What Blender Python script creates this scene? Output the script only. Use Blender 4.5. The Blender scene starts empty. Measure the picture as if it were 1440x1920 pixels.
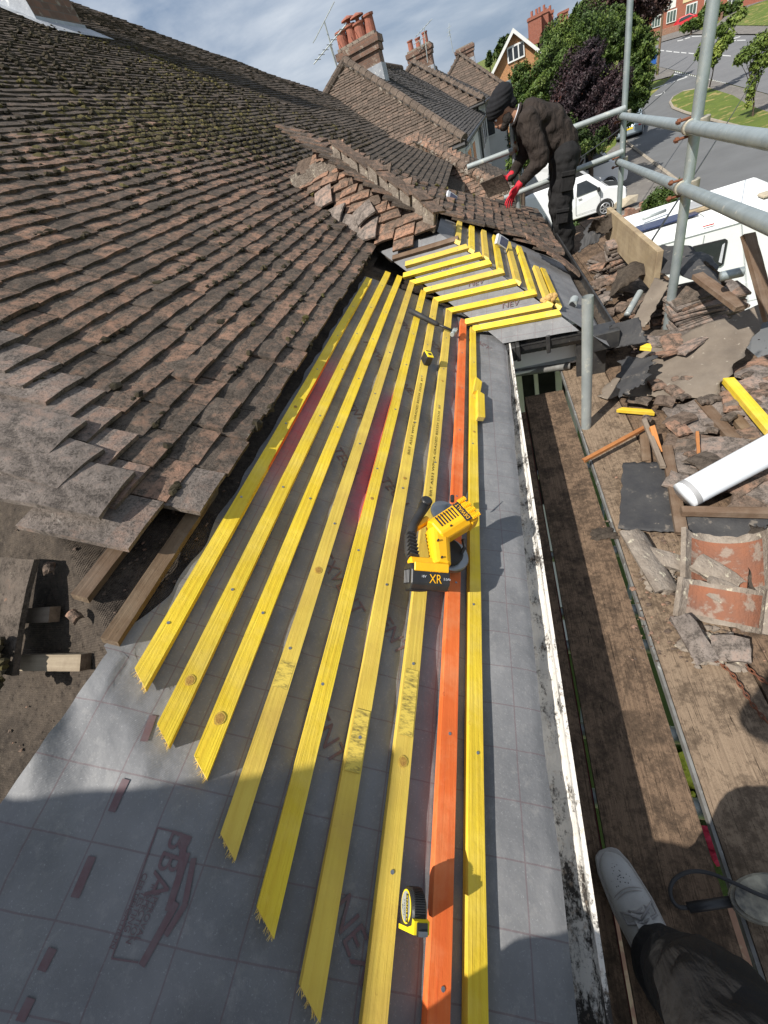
import bpy, bmesh, math, random
import numpy as np
from mathutils import Vector, Matrix, noise as mn
random.seed(7)
SC = bpy.context.scene
COL = SC.collection
rnd = random.random
def uni(a, b): return a + (b - a) * rnd()
# ------------------------------------------------------------------ camera model (fitted from the photo)
F = 753.0; CX, CY = 720.0, 960.0
def nrm(v): v = np.array(v, float); return v / np.linalg.norm(v)
def rc(x, y): return np.array([(x - CX) / F, -(y - CY) / F, -1.0])
Zv = -nrm(rc(1087, 1772)); Yv = rc(884, 188); Yv = nrm(Yv - Zv * np.dot(Yv, Zv)); Xv = np.cross(Yv, Zv)
RM = np.array([Xv, Yv, Zv])
def ray(x, y): return RM @ rc(x, y)
def onplane(x, y, p0, n): r = ray(x, y); return r * (np.dot(n, p0) / np.dot(n, r))
def atz(x, y, z): r = ray(x, y); return r * (z / r[2])
def aty(x, y, Y): r = ray(x, y); return r * (Y / r[1])
def depth(p): return -(RM.T @ np.array(p, float))[2]
class Frame:
    def __init__(s, o, ex, ey):
        s.o = np.array(o, float); s.ex = nrm(ex); s.ey = nrm(ey); s.n = np.cross(s.ex, s.ey)
    def P(s, a, b, c=0.0): return s.o + a * s.ex + b * s.ey + c * s.n
    def px(s, x, y, c=0.0):
        q = onplane(x, y, s.o + s.n * c, s.n) - s.o; return float(q @ s.ex), float(q @ s.ey)
TH = math.radians(35); ct, st = math.cos(TH), math.sin(TH)
S1 = Frame((0, 0, -1.15), (0, 1, 0), (-ct, 0, st))
P9 = np.array([-.189, 2.733, -1.018]); CC = np.array([.331, 2.643, -1.01])
S2 = Frame(P9, (.982, -.191, 0), (.191 * ct, .982 * ct, st))
S3 = Frame(CC, (0, 1, 0), (-ct, 0, st))
ZB, ZG = -1.45, -6.2
def gz(x, y): return ZG + max(0.0, y - 42) * .045
# ------------------------------------------------------------------ materials
def new_mat(name):
    m = bpy.data.materials.new(name); m.use_nodes = True
    nt = m.node_tree; b = nt.nodes['Principled BSDF']; return m, nt, b
class NB:
    def __init__(s, nt): s.nt = nt; s.L = nt.links
    def n(s, t, **k):
        x = s.nt.nodes.new(t)
        for a, v in k.items(): setattr(x, a, v)
        return x
    def link(s, a, b): s.L.new(a, b)
    def coord(s, kind='Object', scale=(1, 1, 1), rot=(0, 0, 0)):
        t = s.n('ShaderNodeTexCoord'); mp = s.n('ShaderNodeMapping')
        mp.inputs['Scale'].default_value = scale; mp.inputs['Rotation'].default_value = rot
        s.link(t.outputs[kind], mp.inputs['Vector']); return mp.outputs[0]
    def noise(s, vec, scale, detail=5, rough=.6, dist=0):
        x = s.n('ShaderNodeTexNoise'); x.inputs['Scale'].default_value = scale; x.inputs['Detail'].default_value = detail
        x.inputs['Roughness'].default_value = rough; x.inputs['Distortion'].default_value = dist
        if vec is not None: s.link(vec, x.inputs['Vector'])
        return x.outputs['Fac']
    def ramp(s, fac, stops, interp='LINEAR'):
        r = s.n('ShaderNodeValToRGB'); r.color_ramp.interpolation = interp; e = r.color_ramp.elements
        while len(e) < len(stops): e.new(.5)
        for i, (p, c) in enumerate(stops):
            e[i].position = p; e[i].color = (c, c, c, 1) if isinstance(c, (int, float)) else (*c, 1)
        s.link(fac, r.inputs[0]); return r.outputs[0]
    def mix(s, fac, a, b, mode='MIX'):
        x = s.n('ShaderNodeMix', data_type='RGBA', blend_type=mode)
        for sock, v in ((x.inputs[0], fac), (x.inputs[6], a), (x.inputs[7], b)):
            if isinstance(v, (int, float)): sock.default_value = v
            elif isinstance(v, tuple): sock.default_value = (*v, 1)
            else: s.link(v, sock)
        return x.outputs[2]
    def math(s, op, a, b=0.0, c=0.0):
        x = s.n('ShaderNodeMath', operation=op)
        for i, v in enumerate((a, b, c)):
            if isinstance(v, (int, float)): x.inputs[i].default_value = v
            else: s.link(v, x.inputs[i])
        return x.outputs[0]
    def sep(s, vec):
        x = s.n('ShaderNodeSeparateXYZ'); s.link(vec, x.inputs[0]); return x.outputs
    def bump(s, h, strength, dist, normal=None):
        x = s.n('ShaderNodeBump'); x.inputs['Strength'].default_value = strength; x.inputs['Distance'].default_value = dist
        s.link(h, x.inputs['Height'])
        if normal is not None: s.link(normal, x.inputs['Normal'])
        return x.outputs[0]
def mat(name, c1, c2=None, scale=6, rough=.75, bump=.3, bscale=60, bdist=.004, metal=0.0, spec=.4, stretch=(1, 1, 1), spots=None, sscale=30, sth=.62, tint=None, coat=0.0, kind='Object', rvar=0.0, fold=0.0):
    m, nt, b = new_mat(name); N = NB(nt)
    v = N.coord(kind, stretch)
    f = N.noise(v, scale, 6, .62)
    c2 = c2 or tuple(x * .7 for x in c1)
    col = N.mix(N.ramp(f, [(.32, 0.0), (.68, 1.0)]), c1, c2)
    if spots:
        g = N.noise(v, sscale, 4, .65)
        col = N.mix(N.ramp(g, [(sth, 0.0), (sth + .07, 1.0)]), col, spots)
    if tint:
        a = N.n('ShaderNodeAttribute', attribute_name='tint')
        col = N.mix(N.ramp(a.outputs['Fac'], [(.35, 0.0), (1.0, .85)]), col, tint)
        col = N.mix(1.0, col, N.ramp(a.outputs['Fac'], [(0, .62), (.5, 1.0), (1, .85)]), 'MULTIPLY')
    N.link(col, b.inputs['Base Color'])
    b.inputs['Roughness'].default_value = rough; b.inputs['Metallic'].default_value = metal
    b.inputs['Specular IOR Level'].default_value = spec; b.inputs['Coat Weight'].default_value = coat
    if rvar:
        N.link(N.math('MULTIPLY_ADD', f, rvar, rough - rvar * .5), b.inputs['Roughness'])
    if bump:
        nb = N.bump(N.noise(v, bscale, 4, .7), bump, bdist)
        if fold: nb = N.bump(N.noise(N.coord(kind, (1, 1, .55)), 13, 3, .5, 1.6), fold, .05, nb)
        N.link(nb, b.inputs['Normal'])
    return m
M = {}
def wood(name, ca, cb, cc, ax, rough=.7, knots=None, bump=.5, scale=1.0, grain=55, stain=(.45, .72), blotch=7):
    "timber: grain along axis ax (0,1,2), streaks and blotches"
    m, nt, b = new_mat(name); N = NB(nt)
    s = [grain * scale] * 3; s[ax] = 2.2 * scale
    v = N.coord('Object', tuple(s)); w = N.coord('Object')
    g = N.noise(v, 1.0, 5, .65, .6); bl = N.noise(w, blotch * scale, 6, .68)
    col = N.mix(N.ramp(g, [(.3, 0.0), (.7, 1.0)]), ca, cb)
    col = N.mix(N.ramp(bl, [(stain[0], 0.0), (stain[1], .9)]), col, cc)
    sp = N.noise(w, 42 * scale, 3, .7)
    if knots: col = N.mix(N.ramp(sp, [(.69, 0.0), (.75, .8)]), col, knots)
    rv = N.n('ShaderNodeObjectInfo').outputs['Random']; col = N.mix(1.0, col, N.ramp(rv, [(0, (.80, .77, .74)), (.5, (.97, .96, .98)), (1, (1.06, 1.04, .9))]), 'MULTIPLY')
    lg = N.noise(N.coord('Object', (3, 1, 1)), 1.3, 4, .6); col = N.mix(1.0, col, N.ramp(lg, [(.35, (.80, .78, .74)), (.6, (1.0, 1.0, 1.0))]), 'MULTIPLY')
    N.link(col, b.inputs['Base Color']); b.inputs['Roughness'].default_value = rough; b.inputs['Specular IOR Level'].default_value = .25
    N.link(N.bump(N.math('ADD', g, N.math('MULTIPLY', sp, .5)), bump, .0025), b.inputs['Normal'])
    return m
# fresh timber in the battens' own frames: their long axis is local X
M['yellow'] = wood('yellow_batten', (.86, .65, .05), (.70, .47, .035), (.82, .62, .12), 0, .62, (.60, .36, .05), .9, grain=85)
M['yellow2'] = wood('yellow_batten_pale', (.80, .61, .11), (.68, .47, .075), (.66, .46, .10), 0, .62, (.48, .29, .06), .6, grain=70)
M['orange'] = wood('orange_batten', (.85, .20, .045), (.74, .13, .03), (.86, .30, .12), 0, .62, (.45, .10, .03), .5)
M['oldend'] = mat('old_sawn_end', (.24, .17, .11), (.12, .08, .05), 60, .9, .8, 120)
M['cutend'] = mat('fresh_cut_end', (.86, .66, .22), (.75, .5, .12), 90, .8, .6, 150)
M['oldwood'] = wood('old_brown_timber', (.20, .135, .09), (.12, .078, .052), (.26, .20, .15), 0, .85, (.05, .03, .02), .8)
M['oldwoodY'] = wood('scaffold_timber', (.27, .188, .125), (.145, .094, .062), (.048, .032, .023), 1, .9, (.03, .02, .015), 1.0, grain=130, stain=(.40, .70), blotch=11)
M['sandwood'] = wood('sandy_scaffold_timber', (.33, .245, .17), (.215, .155, .105), (.085, .058, .042), 1, .9, (.05, .035, .025), 1.0, grain=130, stain=(.42, .72), blotch=13)
def board_mat(name, tan, brown, dirt, amt):
    m, nt, b = new_mat(name); N = NB(nt); o = N.coord('Object')
    g = N.noise(N.coord('Object', (230, 4, 230)), 1.0, 7, .72, .4); g2 = N.noise(N.coord('Object', (70, 1.1, 70)), 1.0, 5, .6, .8)
    d1 = N.noise(o, 8, 9, .72); d2 = N.noise(o, 46, 8, .78); d3 = N.noise(o, 190, 4, .8)
    col = N.mix(N.ramp(g, [(.34, 0.0), (.66, 1.0)]), tan, brown)
    col = N.mix(N.ramp(g2, [(.55, 0.0), (.75, .6)]), col, tuple(x * .55 for x in brown))
    k = N.math('ADD', N.math('MULTIPLY', d1, .55), N.math('MULTIPLY', d2, .45))
    col = N.mix(N.ramp(k, [(.50 - amt, 0.0), (.56 - amt, .55), (.66 - amt, .95)]), col, dirt)
    col = N.mix(N.ramp(d3, [(.60, 0.0), (.68, .8)]), col, tuple(x * .5 for x in dirt))
    cr = N.noise(N.coord('Object', (90, 1.6, 90)), 1.0, 3, .5, 1.2); ck = N.math('LESS_THAN', N.math('ABSOLUTE', N.math('SUBTRACT', cr, .5)), .006)
    col = N.mix(N.math('MULTIPLY', ck, .8), col, (.02, .014, .01))
    N.link(col, b.inputs['Base Color']); b.inputs['Roughness'].default_value = .92; b.inputs['Specular IOR Level'].default_value = .15
    N.link(N.bump(N.math('ADD', N.math('MULTIPLY', g, .6), N.math('MULTIPLY', d2, .9)), .8, .004), b.inputs['Normal']); return m
M['oldwoodY'] = board_mat('dirty_scaffold_timber', (.20, .135, .088), (.128, .085, .057), (.036, .026, .019), .04)
M['sandwood'] = board_mat('sandy_scaffold_timber', (.27, .20, .138), (.185, .132, .091), (.062, .044, .031), .02)
M['splinter'] = wood('split_orange_timber', (.55, .24, .08), (.40, .16, .06), (.30, .14, .07), 0, .75, None, .6)
M['greywood'] = wood('weathered_grey_timber', (.34, .29, .24), (.22, .18, .145), (.16, .12, .09), 0, .9, None, .9)
M['creamwood'] = wood('cream_toe_board', (.42, .34, .235), (.34, .265, .18), (.22, .165, .115), 0, .8, (.2, .14, .09), .4)
def tile_mat(name, dark, mid, red, lich, redamt=.5):
    m, nt, b = new_mat(name); N = NB(nt)
    v = N.coord('Object')
    big = N.noise(v, 9, 5, .6); fine = N.noise(v, 330, 3, .8); mid_ = N.noise(v, 38, 6, .7)
    a = N.n('ShaderNodeAttribute', attribute_name='tint').outputs['Fac']
    e = N.n('ShaderNodeAttribute', attribute_name='edge').outputs['Fac']
    k = N.math('ADD', N.math('MULTIPLY', big, .55), N.math('MULTIPLY', mid_, .45))
    col = N.mix(N.ramp(k, [(.38, 0.0), (.62, 1.0)]), dark, mid)
    pat = N.noise(v, 21, 5, .7)
    rr = N.math('ADD', N.math('ADD', N.math('MULTIPLY', pat, .95), N.math('MULTIPLY', a, redamt)), N.math('MULTIPLY', e, .13))
    col = N.mix(N.ramp(rr, [(.62, 0.0), (.92, .85)]), col, red)
    gra = N.noise(v, 120, 4, .85); dk = N.math('ADD', N.math('MULTIPLY', gra, .6), N.math('MULTIPLY', pat, .4))
    col = N.mix(N.ramp(dk, [(.40, .9), (.52, 0.0)]), col, tuple(x * .38 for x in dark))
    col = N.mix(N.ramp(fine, [(.58, 0.0), (.74, .45)]), col, lich)
    li = N.noise(v, 16, 5, .75, .8)
    col = N.mix(N.ramp(li, [(.66, 0.0), (.72, .75)]), col, lich)
    col = N.mix(1.0, col, N.ramp(a, [(0, .80), (.5, .98), (1, 1.08)]), 'MULTIPLY')
    N.link(col, b.inputs['Base Color']); b.inputs['Roughness'].default_value = .92; b.inputs['Specular IOR Level'].default_value = .15
    h = N.math('ADD', N.math('MULTIPLY', fine, .5), N.math('MULTIPLY', mid_, 1.6))
    N.link(N.bump(h, .9, .004), b.inputs['Normal'])
    return m
M['tile'] = tile_mat('old_clay_roof_tile', (.092, .074, .060), (.158, .126, .102), (.31, .178, .12), (.31, .275, .22), .20)
M['tiled'] = tile_mat('dark_weathered_roof_tile', (.078, .064, .053), (.125, .102, .083), (.19, .13, .095), (.24, .215, .17), .15)
M['tiler'] = tile_mat('reddish_roof_tile', (.12, .088, .068), (.20, .148, .115), (.37, .20, .13), (.34, .29, .235), .30)
M['tileg'] = tile_mat('greyed_loose_roof_tile', (.15, .125, .108), (.27, .225, .195), (.33, .20, .145), (.42, .38, .335), .25)
M['terracotta'] = mat('terracotta', (.27, .105, .055), (.165, .085, .06), 9, .92, .8, 70, .006, spots=(.25, .19, .15), sscale=17, sth=.52)
M['potclay'] = mat('chimney_pot_clay', (.36, .13, .085), (.26, .10, .07), 9, .85, .3, 40)
M['tileb'] = tile_mat('brown_street_roof_tile', (.105, .08, .064), (.165, .13, .104), (.24, .15, .11), (.30, .26, .21), .16)
M['tiles'] = tile_mat('slate_grey_street_roof_tile', (.085, .078, .075), (.13, .12, .115), (.17, .14, .125), (.24, .23, .21), .1)
M['mortar'] = mat('mortar_with_lichen', (.30, .255, .21), (.18, .145, .115), 18, .95, .9, 60, .012, spots=(.52, .47, .36), sscale=26, sth=.6)
M['moss'] = mat('moss', (.062, .048, .022), (.030, .023, .014), 30, 1.0, .8, 220, .004, tint=(.135, .112, .030))
def felt_mat():
    m, nt, b = new_mat('old_hessian_felt'); N = NB(nt); o = N.coord('Object')
    f = N.noise(o, 11, 8, .72); g = N.noise(o, 70, 6, .75)
    col = N.mix(N.ramp(f, [(.36, 0.0), (.64, 1.0)]), (.050, .041, .034), (.105, .084, .066)); col = N.mix(N.ramp(g, [(.54, 0.0), (.70, .8)]), col, (.15, .12, .092))
    col = N.mix(N.ramp(g, [(.34, .8), (.46, 0.0)]), col, (.022, .018, .015)); N.link(col, b.inputs['Base Color']); b.inputs['Roughness'].default_value = .96; b.inputs['Specular IOR Level'].default_value = .1
    ws = []
    for d in ('X', 'Y'):
        w = N.n('ShaderNodeTexWave', wave_type='BANDS', bands_direction=d); w.inputs['Scale'].default_value = 75; w.inputs['Distortion'].default_value = 1.5; N.link(o, w.inputs['Vector']); ws.append(w.outputs['Fac'])
    N.link(N.bump(N.math('ADD', N.math('MAXIMUM', ws[0], ws[1]), N.math('MULTIPLY', g, 2.0)), .8, .003), b.inputs['Normal']); return m
M['felt'] = felt_mat()
M['feltb'] = mat('black_bitumen_felt', (.030, .030, .033), (.055, .053, .052), 9, .7, .6, 60, .004, spots=(.15, .13, .11), sscale=19, sth=.60)
M['feltbr'] = mat('mud_brown_felt', (.20, .165, .13), (.13, .105, .083), 7, .95, .7, 120, .004, spots=(.30, .26, .21), sscale=35, sth=.64)
M['galv'] = mat('galvanised_steel', (.43, .48, .48), (.30, .345, .355), 14, .5, .05, 30, .001, .6, .5, spots=(.60, .61, .57), sscale=22, sth=.64, rvar=.3)
M['galvd'] = mat('galvanised_steel_dull', (.42, .45, .44), (.30, .33, .33), 10, .6, .2, 60, .002, .4, .5, spots=(.55, .55, .48), sscale=16, sth=.6)
M['rust'] = mat('rusty_iron', (.20, .075, .035), (.10, .04, .025), 40, .9, .6, 150)
M['ropeish'] = mat('coupler_zinc', (.47, .44, .36), (.30, .26, .2), 40, .6, .4, 120, .003, .5)
M['black'] = mat('black_rubber', (.022, .022, .024), (.035, .034, .034), 20, .6, .25, 200, .001, spots=(.12, .11, .10), sscale=70, sth=.7)
M['blackpl'] = mat('black_plastic', (.018, .018, .02), (.03, .03, .03), 20, .42, .1, 200, .001)
M['gutterblack'] = mat('black_gutter_plastic', (.02, .02, .022), (.05, .048, .045), 18, .4, .2, 60, .002, spots=(.2, .18, .15), sscale=50, sth=.66)
M['sawyellow'] = mat('yellow_tool_plastic', (.95, .50, .012), (.85, .42, .01), 20, .42, .12, 160, .001, spots=(.55, .36, .10), sscale=70, sth=.7)
M['tapeyellow'] = mat('yellow_tape_plastic', (.92, .72, .02), (.85, .62, .02), 30, .4, .05)
M['steel'] = mat('bright_steel', (.36, .37, .38), (.26, .27, .28), 20, .4, .1, 90, .001, .9)
M['whitepvc'] = mat('white_plastic_pipe', (.80, .84, .88), (.76, .80, .85), 4, .35, .03, 80)
M['greypvc'] = mat('grey_rubber_seal', (.36, .36, .37), (.3, .3, .3), 9, .6, .1)
M['lead'] = mat('lead_flashing', (.42, .44, .47), (.30, .32, .35), 6, .55, .3, 18, .006, .3, spots=(.66, .66, .66), sscale=9, sth=.6)
M['whitepaint'] = mat('white_paint', (.78, .78, .76), (.70, .70, .68), 5, .5, .08, 60)
M['vanwhite'] = mat('white_car_paint', (.80, .81, .82), (.78, .79, .80), 3, .28, 0, coat=.5)
M['camper'] = mat('motorhome_white_panel', (.80, .81, .80), (.76, .77, .75), 1.2, .38, .03, 20)
M['glass'] = mat('dark_window_glass', (.018, .022, .026), (.035, .040, .045), 2.5, .12, 0, spec=.5)
M['glassl'] = mat('light_window_glass', (.10, .14, .15), (.05, .07, .075), 3, .1, 0, spec=.8)
M['tyre'] = mat('tyre_rubber', (.02, .02, .02), (.03, .03, .03), 20, .85)
M['alloy'] = mat('alloy_wheel', (.6, .61, .62), (.5, .5, .5), 9, .35, 0, metal=.7)
M['carsilver'] = mat('blue_silver_car_paint', (.42, .50, .56), (.38, .46, .52), 3, .3, 0, metal=.4, coat=.5)
M['carred'] = mat('red_car_paint', (.55, .02, .03), (.45, .02, .03), 3, .3, 0, coat=.5)
M['glassd'] = mat('shaded_window_glass', (.012, .012, .013), (.03, .03, .032), 6, .6, 0, spec=.1)
M['redlamp'] = mat('red_lamp_plastic', (.50, .02, .015), (.4, .02, .02), 9, .3, 0)
M['plateyellow'] = mat('yellow_number_plate', (.80, .58, .03), (.75, .52, .03), 9, .5, 0)
M['asphalt'] = mat('asphalt', (.155, .155, .158), (.125, .125, .13), .5, .92, .4, 60, .004, spots=(.15, .15, .15), sscale=2.0, sth=.55)
M['asphaltd'] = mat('side_road_asphalt', (.135, .138, .14), (.108, .11, .112), .6, .92, .4, 50, .004, spots=(.125, .125, .125), sscale=2.4, sth=.57)
M['pave'] = mat('pavement_slabs', (.17, .155, .14), (.12, .11, .10), .9, .92, .4, 30, .004, spots=(.21, .195, .17), sscale=3, sth=.57)
M['marking'] = mat('white_road_paint', (.55, .55, .53), (.40, .40, .39), 3, .8, .2)
M['kerb'] = mat('kerb_stone', (.33, .29, .235), (.25, .215, .17), 3, .9, .3)
M['grass'] = mat('grass', (.115, .150, .020), (.070, .105, .014), 1.2, .95, .9, 25, .03, spots=(.27, .215, .075), sscale=1.1, sth=.55)
M['lawn'] = mat('garden_grass', (.085, .125, .02), (.05, .08, .014), 5, .95, .9, 90, .02)
M['brickpath'] = mat('brick_path', (.36, .21, .135), (.26, .14, .095), 5, .9, .4, 30, spots=(.42, .31, .19), sscale=4, sth=.55)
M['cloth'] = mat('black_faded_jersey', (.042, .033, .028), (.028, .022, .0195), 12, .95, .4, 260, .002, spec=.15, fold=.55)
M['trouser'] = mat('black_work_trousers', (.014, .0135, .014), (.022, .021, .021), 14, .9, .45, 200, .002, spec=.2, spots=(.10, .09, .08), sscale=75, sth=.74, fold=.3)
M['turban'] = mat('black_turban_cloth', (.011, .011, .013), (.018, .018, .020), 20, .9, .5, 160, .003, spec=.2)
M['skin'] = mat('skin', (.36, .19, .115), (.30, .15, .09), 18, .55, .15, 160, .001)
M['beard'] = mat('dark_beard', (.018, .014, .012), (.03, .024, .02), 60, .9, .8, 300, .003)
M['glove'] = mat('red_work_glove', (.56, .018, .035), (.45, .015, .03), 30, .75, .4, 220, .002)
M['leatherw'] = mat('white_worn_leather', (.42, .41, .395), (.33, .32, .305), 14, .6, .4, 120, .002, spots=(.20, .185, .17), sscale=40, sth=.66)
M['sole'] = mat('shoe_sole_rubber', (.33, .31, .29), (.24, .22, .2), 20, .8, .3)
M['lace'] = mat('grey_shoelace', (.30, .285, .28), (.24, .23, .225), 60, .9, .5, 300)
M['nail'] = mat('galvanised_nail_head', (.33, .35, .38), (.22, .23, .25), 90, .45, .1, 200, .0005, .8)
M['red_print'] = mat('faded_red_print', (.135, .078, .084), (.15, .11, .115), 55, .8, 0)
M['black_print'] = mat('black_ink_print', (.05, .035, .01), (.09, .065, .012), 60, .8, 0)
M['cardblue'] = mat('dark_blue_packet', (.05, .06, .12), (.12, .12, .16), 40, .5, .1)
M['cardwhite'] = mat('white_packet', (.62, .63, .66), (.5, .5, .53), 30, .5, .1)
M['foam'] = mat('dried_foam', (.62, .40, .14), (.45, .27, .1), 30, .9, .9, 80, .01)
M['blue'] = mat('blue_plastic', (.03, .13, .45), (.02, .09, .33), 4, .5, .1)
M['conc'] = mat('pale_stone', (.45, .39, .29), (.33, .28, .21), 5, .9, .5, 40)
M['flowery'] = mat('yellow_flowers', (.55, .52, .05), (.35, .4, .05), 30, .9, .5)
M['flowerr'] = mat('red_flowers', (.45, .03, .06), (.3, .02, .05), 30, .9, .5)
def brick_mat(name, c1, c2, mortar, scale, lich=None, kind='Object'):
    m, nt, b = new_mat(name); N = NB(nt)
    # bricks on every side of an upright block: run along x+y, courses along z
    t = N.n('ShaderNodeTexCoord'); s = N.sep(t.outputs[kind]); cb = N.n('ShaderNodeCombineXYZ')
    N.link(N.math('ADD', s[0], s[1]), cb.inputs[0]); N.link(s[2], cb.inputs[1])
    br = N.n('ShaderNodeTexBrick'); N.link(cb.outputs[0], br.inputs['Vector'])
    br.inputs['Scale'].default_value = scale; br.inputs['Mortar Size'].default_value = .018
    br.inputs['Color1'].default_value = (*c1, 1); br.inputs['Color2'].default_value = (*c2, 1); br.inputs['Mortar'].default_value = (*mortar, 1)
    col = br.outputs['Color']; g = N.noise(t.outputs[kind], 7, 5, .7)
    col = N.mix(N.ramp(g, [(.35, .5), (.65, 0.0)]), col, tuple(x * .55 for x in c1))
    if lich: col = N.mix(N.ramp(N.noise(t.outputs[kind], 5, 5, .75), [(.56, 0.0), (.64, .8)]), col, lich)
    N.link(col, b.inputs['Base Color']); b.inputs['Roughness'].default_value = .92
    N.link(N.bump(br.outputs['Fac'], .4, -.01), b.inputs['Normal']); return m
M['brickold'] = brick_mat('old_lichened_brick', (.24, .13, .09), (.15, .095, .072), (.17, .14, .115), 3.6, (.36, .32, .26))
M['brickred'] = brick_mat('red_brick', (.40, .12, .07), (.33, .10, .06), (.30, .24, .2), 4.0)
M['brickorange'] = brick_mat('orange_brick', (.56, .26, .10), (.44, .19, .08), (.46, .36, .25), 3.4)
M['brickwall'] = brick_mat('garden_wall_brick', (.33, .16, .10), (.24, .12, .08), (.32, .28, .23), 4.0, (.40, .33, .25))
M['render_w'] = mat('white_render', (.74, .74, .72), (.66, .66, .64), 1.5, .85, .1)
M['render_c'] = mat('cream_render', (.68, .56, .33), (.6, .5, .3), 1.5, .85, .1)
def leafmat(name, a, b_, c):
    m, nt, b = new_mat(name); N = NB(nt)
    t = N.n('ShaderNodeAttribute', attribute_name='tint').outputs['Fac']
    N.link(N.ramp(t, [(0, a), (.55, b_), (1, c)]), b.inputs['Base Color']); b.inputs['Roughness'].default_value = .55
    b.inputs['Specular IOR Level'].default_value = .3
    b.inputs['Subsurface Weight'].default_value = 0
    return m
M['leafg'] = leafmat('green_leaves', (.028, .052, .010), (.064, .105, .017), (.125, .165, .03))
M['leafp'] = leafmat('dark_purple_leaves', (.014, .009, .012), (.032, .019, .022), (.065, .034, .034))
M['leafd'] = leafmat('dark_green_leaves', (.018, .036, .008), (.045, .075, .014), (.09, .12, .02))
M['leafy'] = leafmat('young_tree_leaves', (.07, .11, .02), (.13, .18, .03), (.22, .26, .05))
M['leafb'] = leafmat('red_brown_leaves', (.024, .013, .014), (.05, .025, .022), (.09, .05, .035))
M['bark'] = mat('bark', (.12, .085, .06), (.07, .05, .035), 9, .95, .8, 40, .02)
# roof membrane: UV is in metres (along the roof, up the slope)
def membrane_mat():
    m, nt, b = new_mat('grey_breathable_membrane'); N = NB(nt)
    uv = N.n('ShaderNodeUVMap').outputs[0]; u, v, _ = N.sep(uv); o = N.coord('Object')
    f1 = N.noise(o, 5, 5, .6); f2 = N.noise(o, 260, 3, .7); f3 = N.noise(o, 34, 5, .75)
    col = N.mix(N.ramp(f1, [(.35, 0.0), (.65, 1.0)]), (.138, .139, .144), (.205, .204, .207))
    col = N.mix(N.ramp(f3, [(.54, 0.0), (.75, .45)]), col, (.30, .29, .275))
    col = N.mix(N.ramp(f2, [(.60, 0.0), (.75, .5)]), col, (.42, .42, .42))
    wob = N.math('MULTIPLY', N.math('SUBTRACT', f1, .5), .006)
    def lines(c, step, w):
        d = N.math('ABSOLUTE', N.math('SUBTRACT', N.math('FRACT', N.math('DIVIDE', N.math('ADD', c, wob), step)), .5))
        return N.math('LESS_THAN', N.math('MULTIPLY', N.math('SUBTRACT', .5, d), step), w)
    ln = N.math('MAXIMUM', lines(u, .1, .0013), lines(v, .1, .0013))
    col = N.mix(N.math('MULTIPLY', ln, .42), col, (.11, .05, .055))
    def box(c, a0, a1, s):
        x = N.n('ShaderNodeMapRange', interpolation_type='SMOOTHSTEP'); x.inputs[1].default_value = a0 - s; x.inputs[2].default_value = a0 + s; N.link(c, x.inputs[0])
        y = N.n('ShaderNodeMapRange', interpolation_type='SMOOTHSTEP'); y.inputs[1].default_value = a1 - s; y.inputs[2].default_value = a1 + s; y.inputs[3].default_value = 1; y.inputs[4].default_value = 0; N.link(c, y.inputs[0])
        return N.math('MULTIPLY', x.outputs[0], y.outputs[0])
    spray = N.math('MAXIMUM', N.math('MULTIPLY', box(u, .95, 1.75, .22), box(v, .845, .935, .022)),
                   N.math('MULTIPLY', box(u, .85, 1.6, .22), box(v, .555, .645, .03)))
    spray = N.math('MULTIPLY', spray, N.ramp(f3, [(.3, .55), (.6, 1.0)]))
    col = N.mix(N.math('MULTIPLY', spray, .6), col, (.42, .035, .075))
    N.link(col, b.inputs['Base Color']); b.inputs['Roughness'].default_value = .62; b.inputs['Specular IOR Level'].default_value = .35
    w1 = N.n('ShaderNodeTexWave', wave_type='BANDS', bands_direction='DIAGONAL'); w1.inputs['Scale'].default_value = 260; w1.inputs['Distortion'].default_value = .3
    N.link(o, w1.inputs['Vector'])
    h = N.math('ADD', N.math('MULTIPLY', w1.outputs['Fac'], .5), N.math('MULTIPLY', f2, .8))
    nb = N.bump(h, .22, .0008)
    N.link(N.bump(N.noise(o, 16, 4, .55), .35, .012, nb), b.inputs['Normal'])
    return m
M['membrane'] = membrane_mat()
def gutter_mat(lo=.385, hi=.46):
    m, nt, b = new_mat('flaking_white_gutter_paint'); N = NB(nt); o = N.coord('Object'); o2 = N.coord('Object', (1, .35, 1))
    a = N.noise(o2, 30, 6, .75); c = N.noise(o, 130, 3, .75); d = N.noise(o, 4, 4, .6)
    k = N.math('ADD', N.math('MULTIPLY', a, .62), N.math('ADD', N.math('MULTIPLY', c, .3), N.math('MULTIPLY', N.math('SUBTRACT', d, .5), .55)))
    col = N.mix(N.ramp(k, [(lo, 0.0), (hi, 1.0)]), (.032, .027, .023), (.64, .61, .56))
    col = N.mix(N.ramp(N.noise(o, 55, 4, .7), [(.56, 0.0), (.72, .7)]), col, (.40, .31, .23))
    N.link(col, b.inputs['Base Color']); b.inputs['Roughness'].default_value = .75
    N.link(N.bump(k, .7, .006), b.inputs['Normal']); return m
M['gutter'] = gutter_mat(); M['silt'] = gutter_mat(.36, .455)
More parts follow.
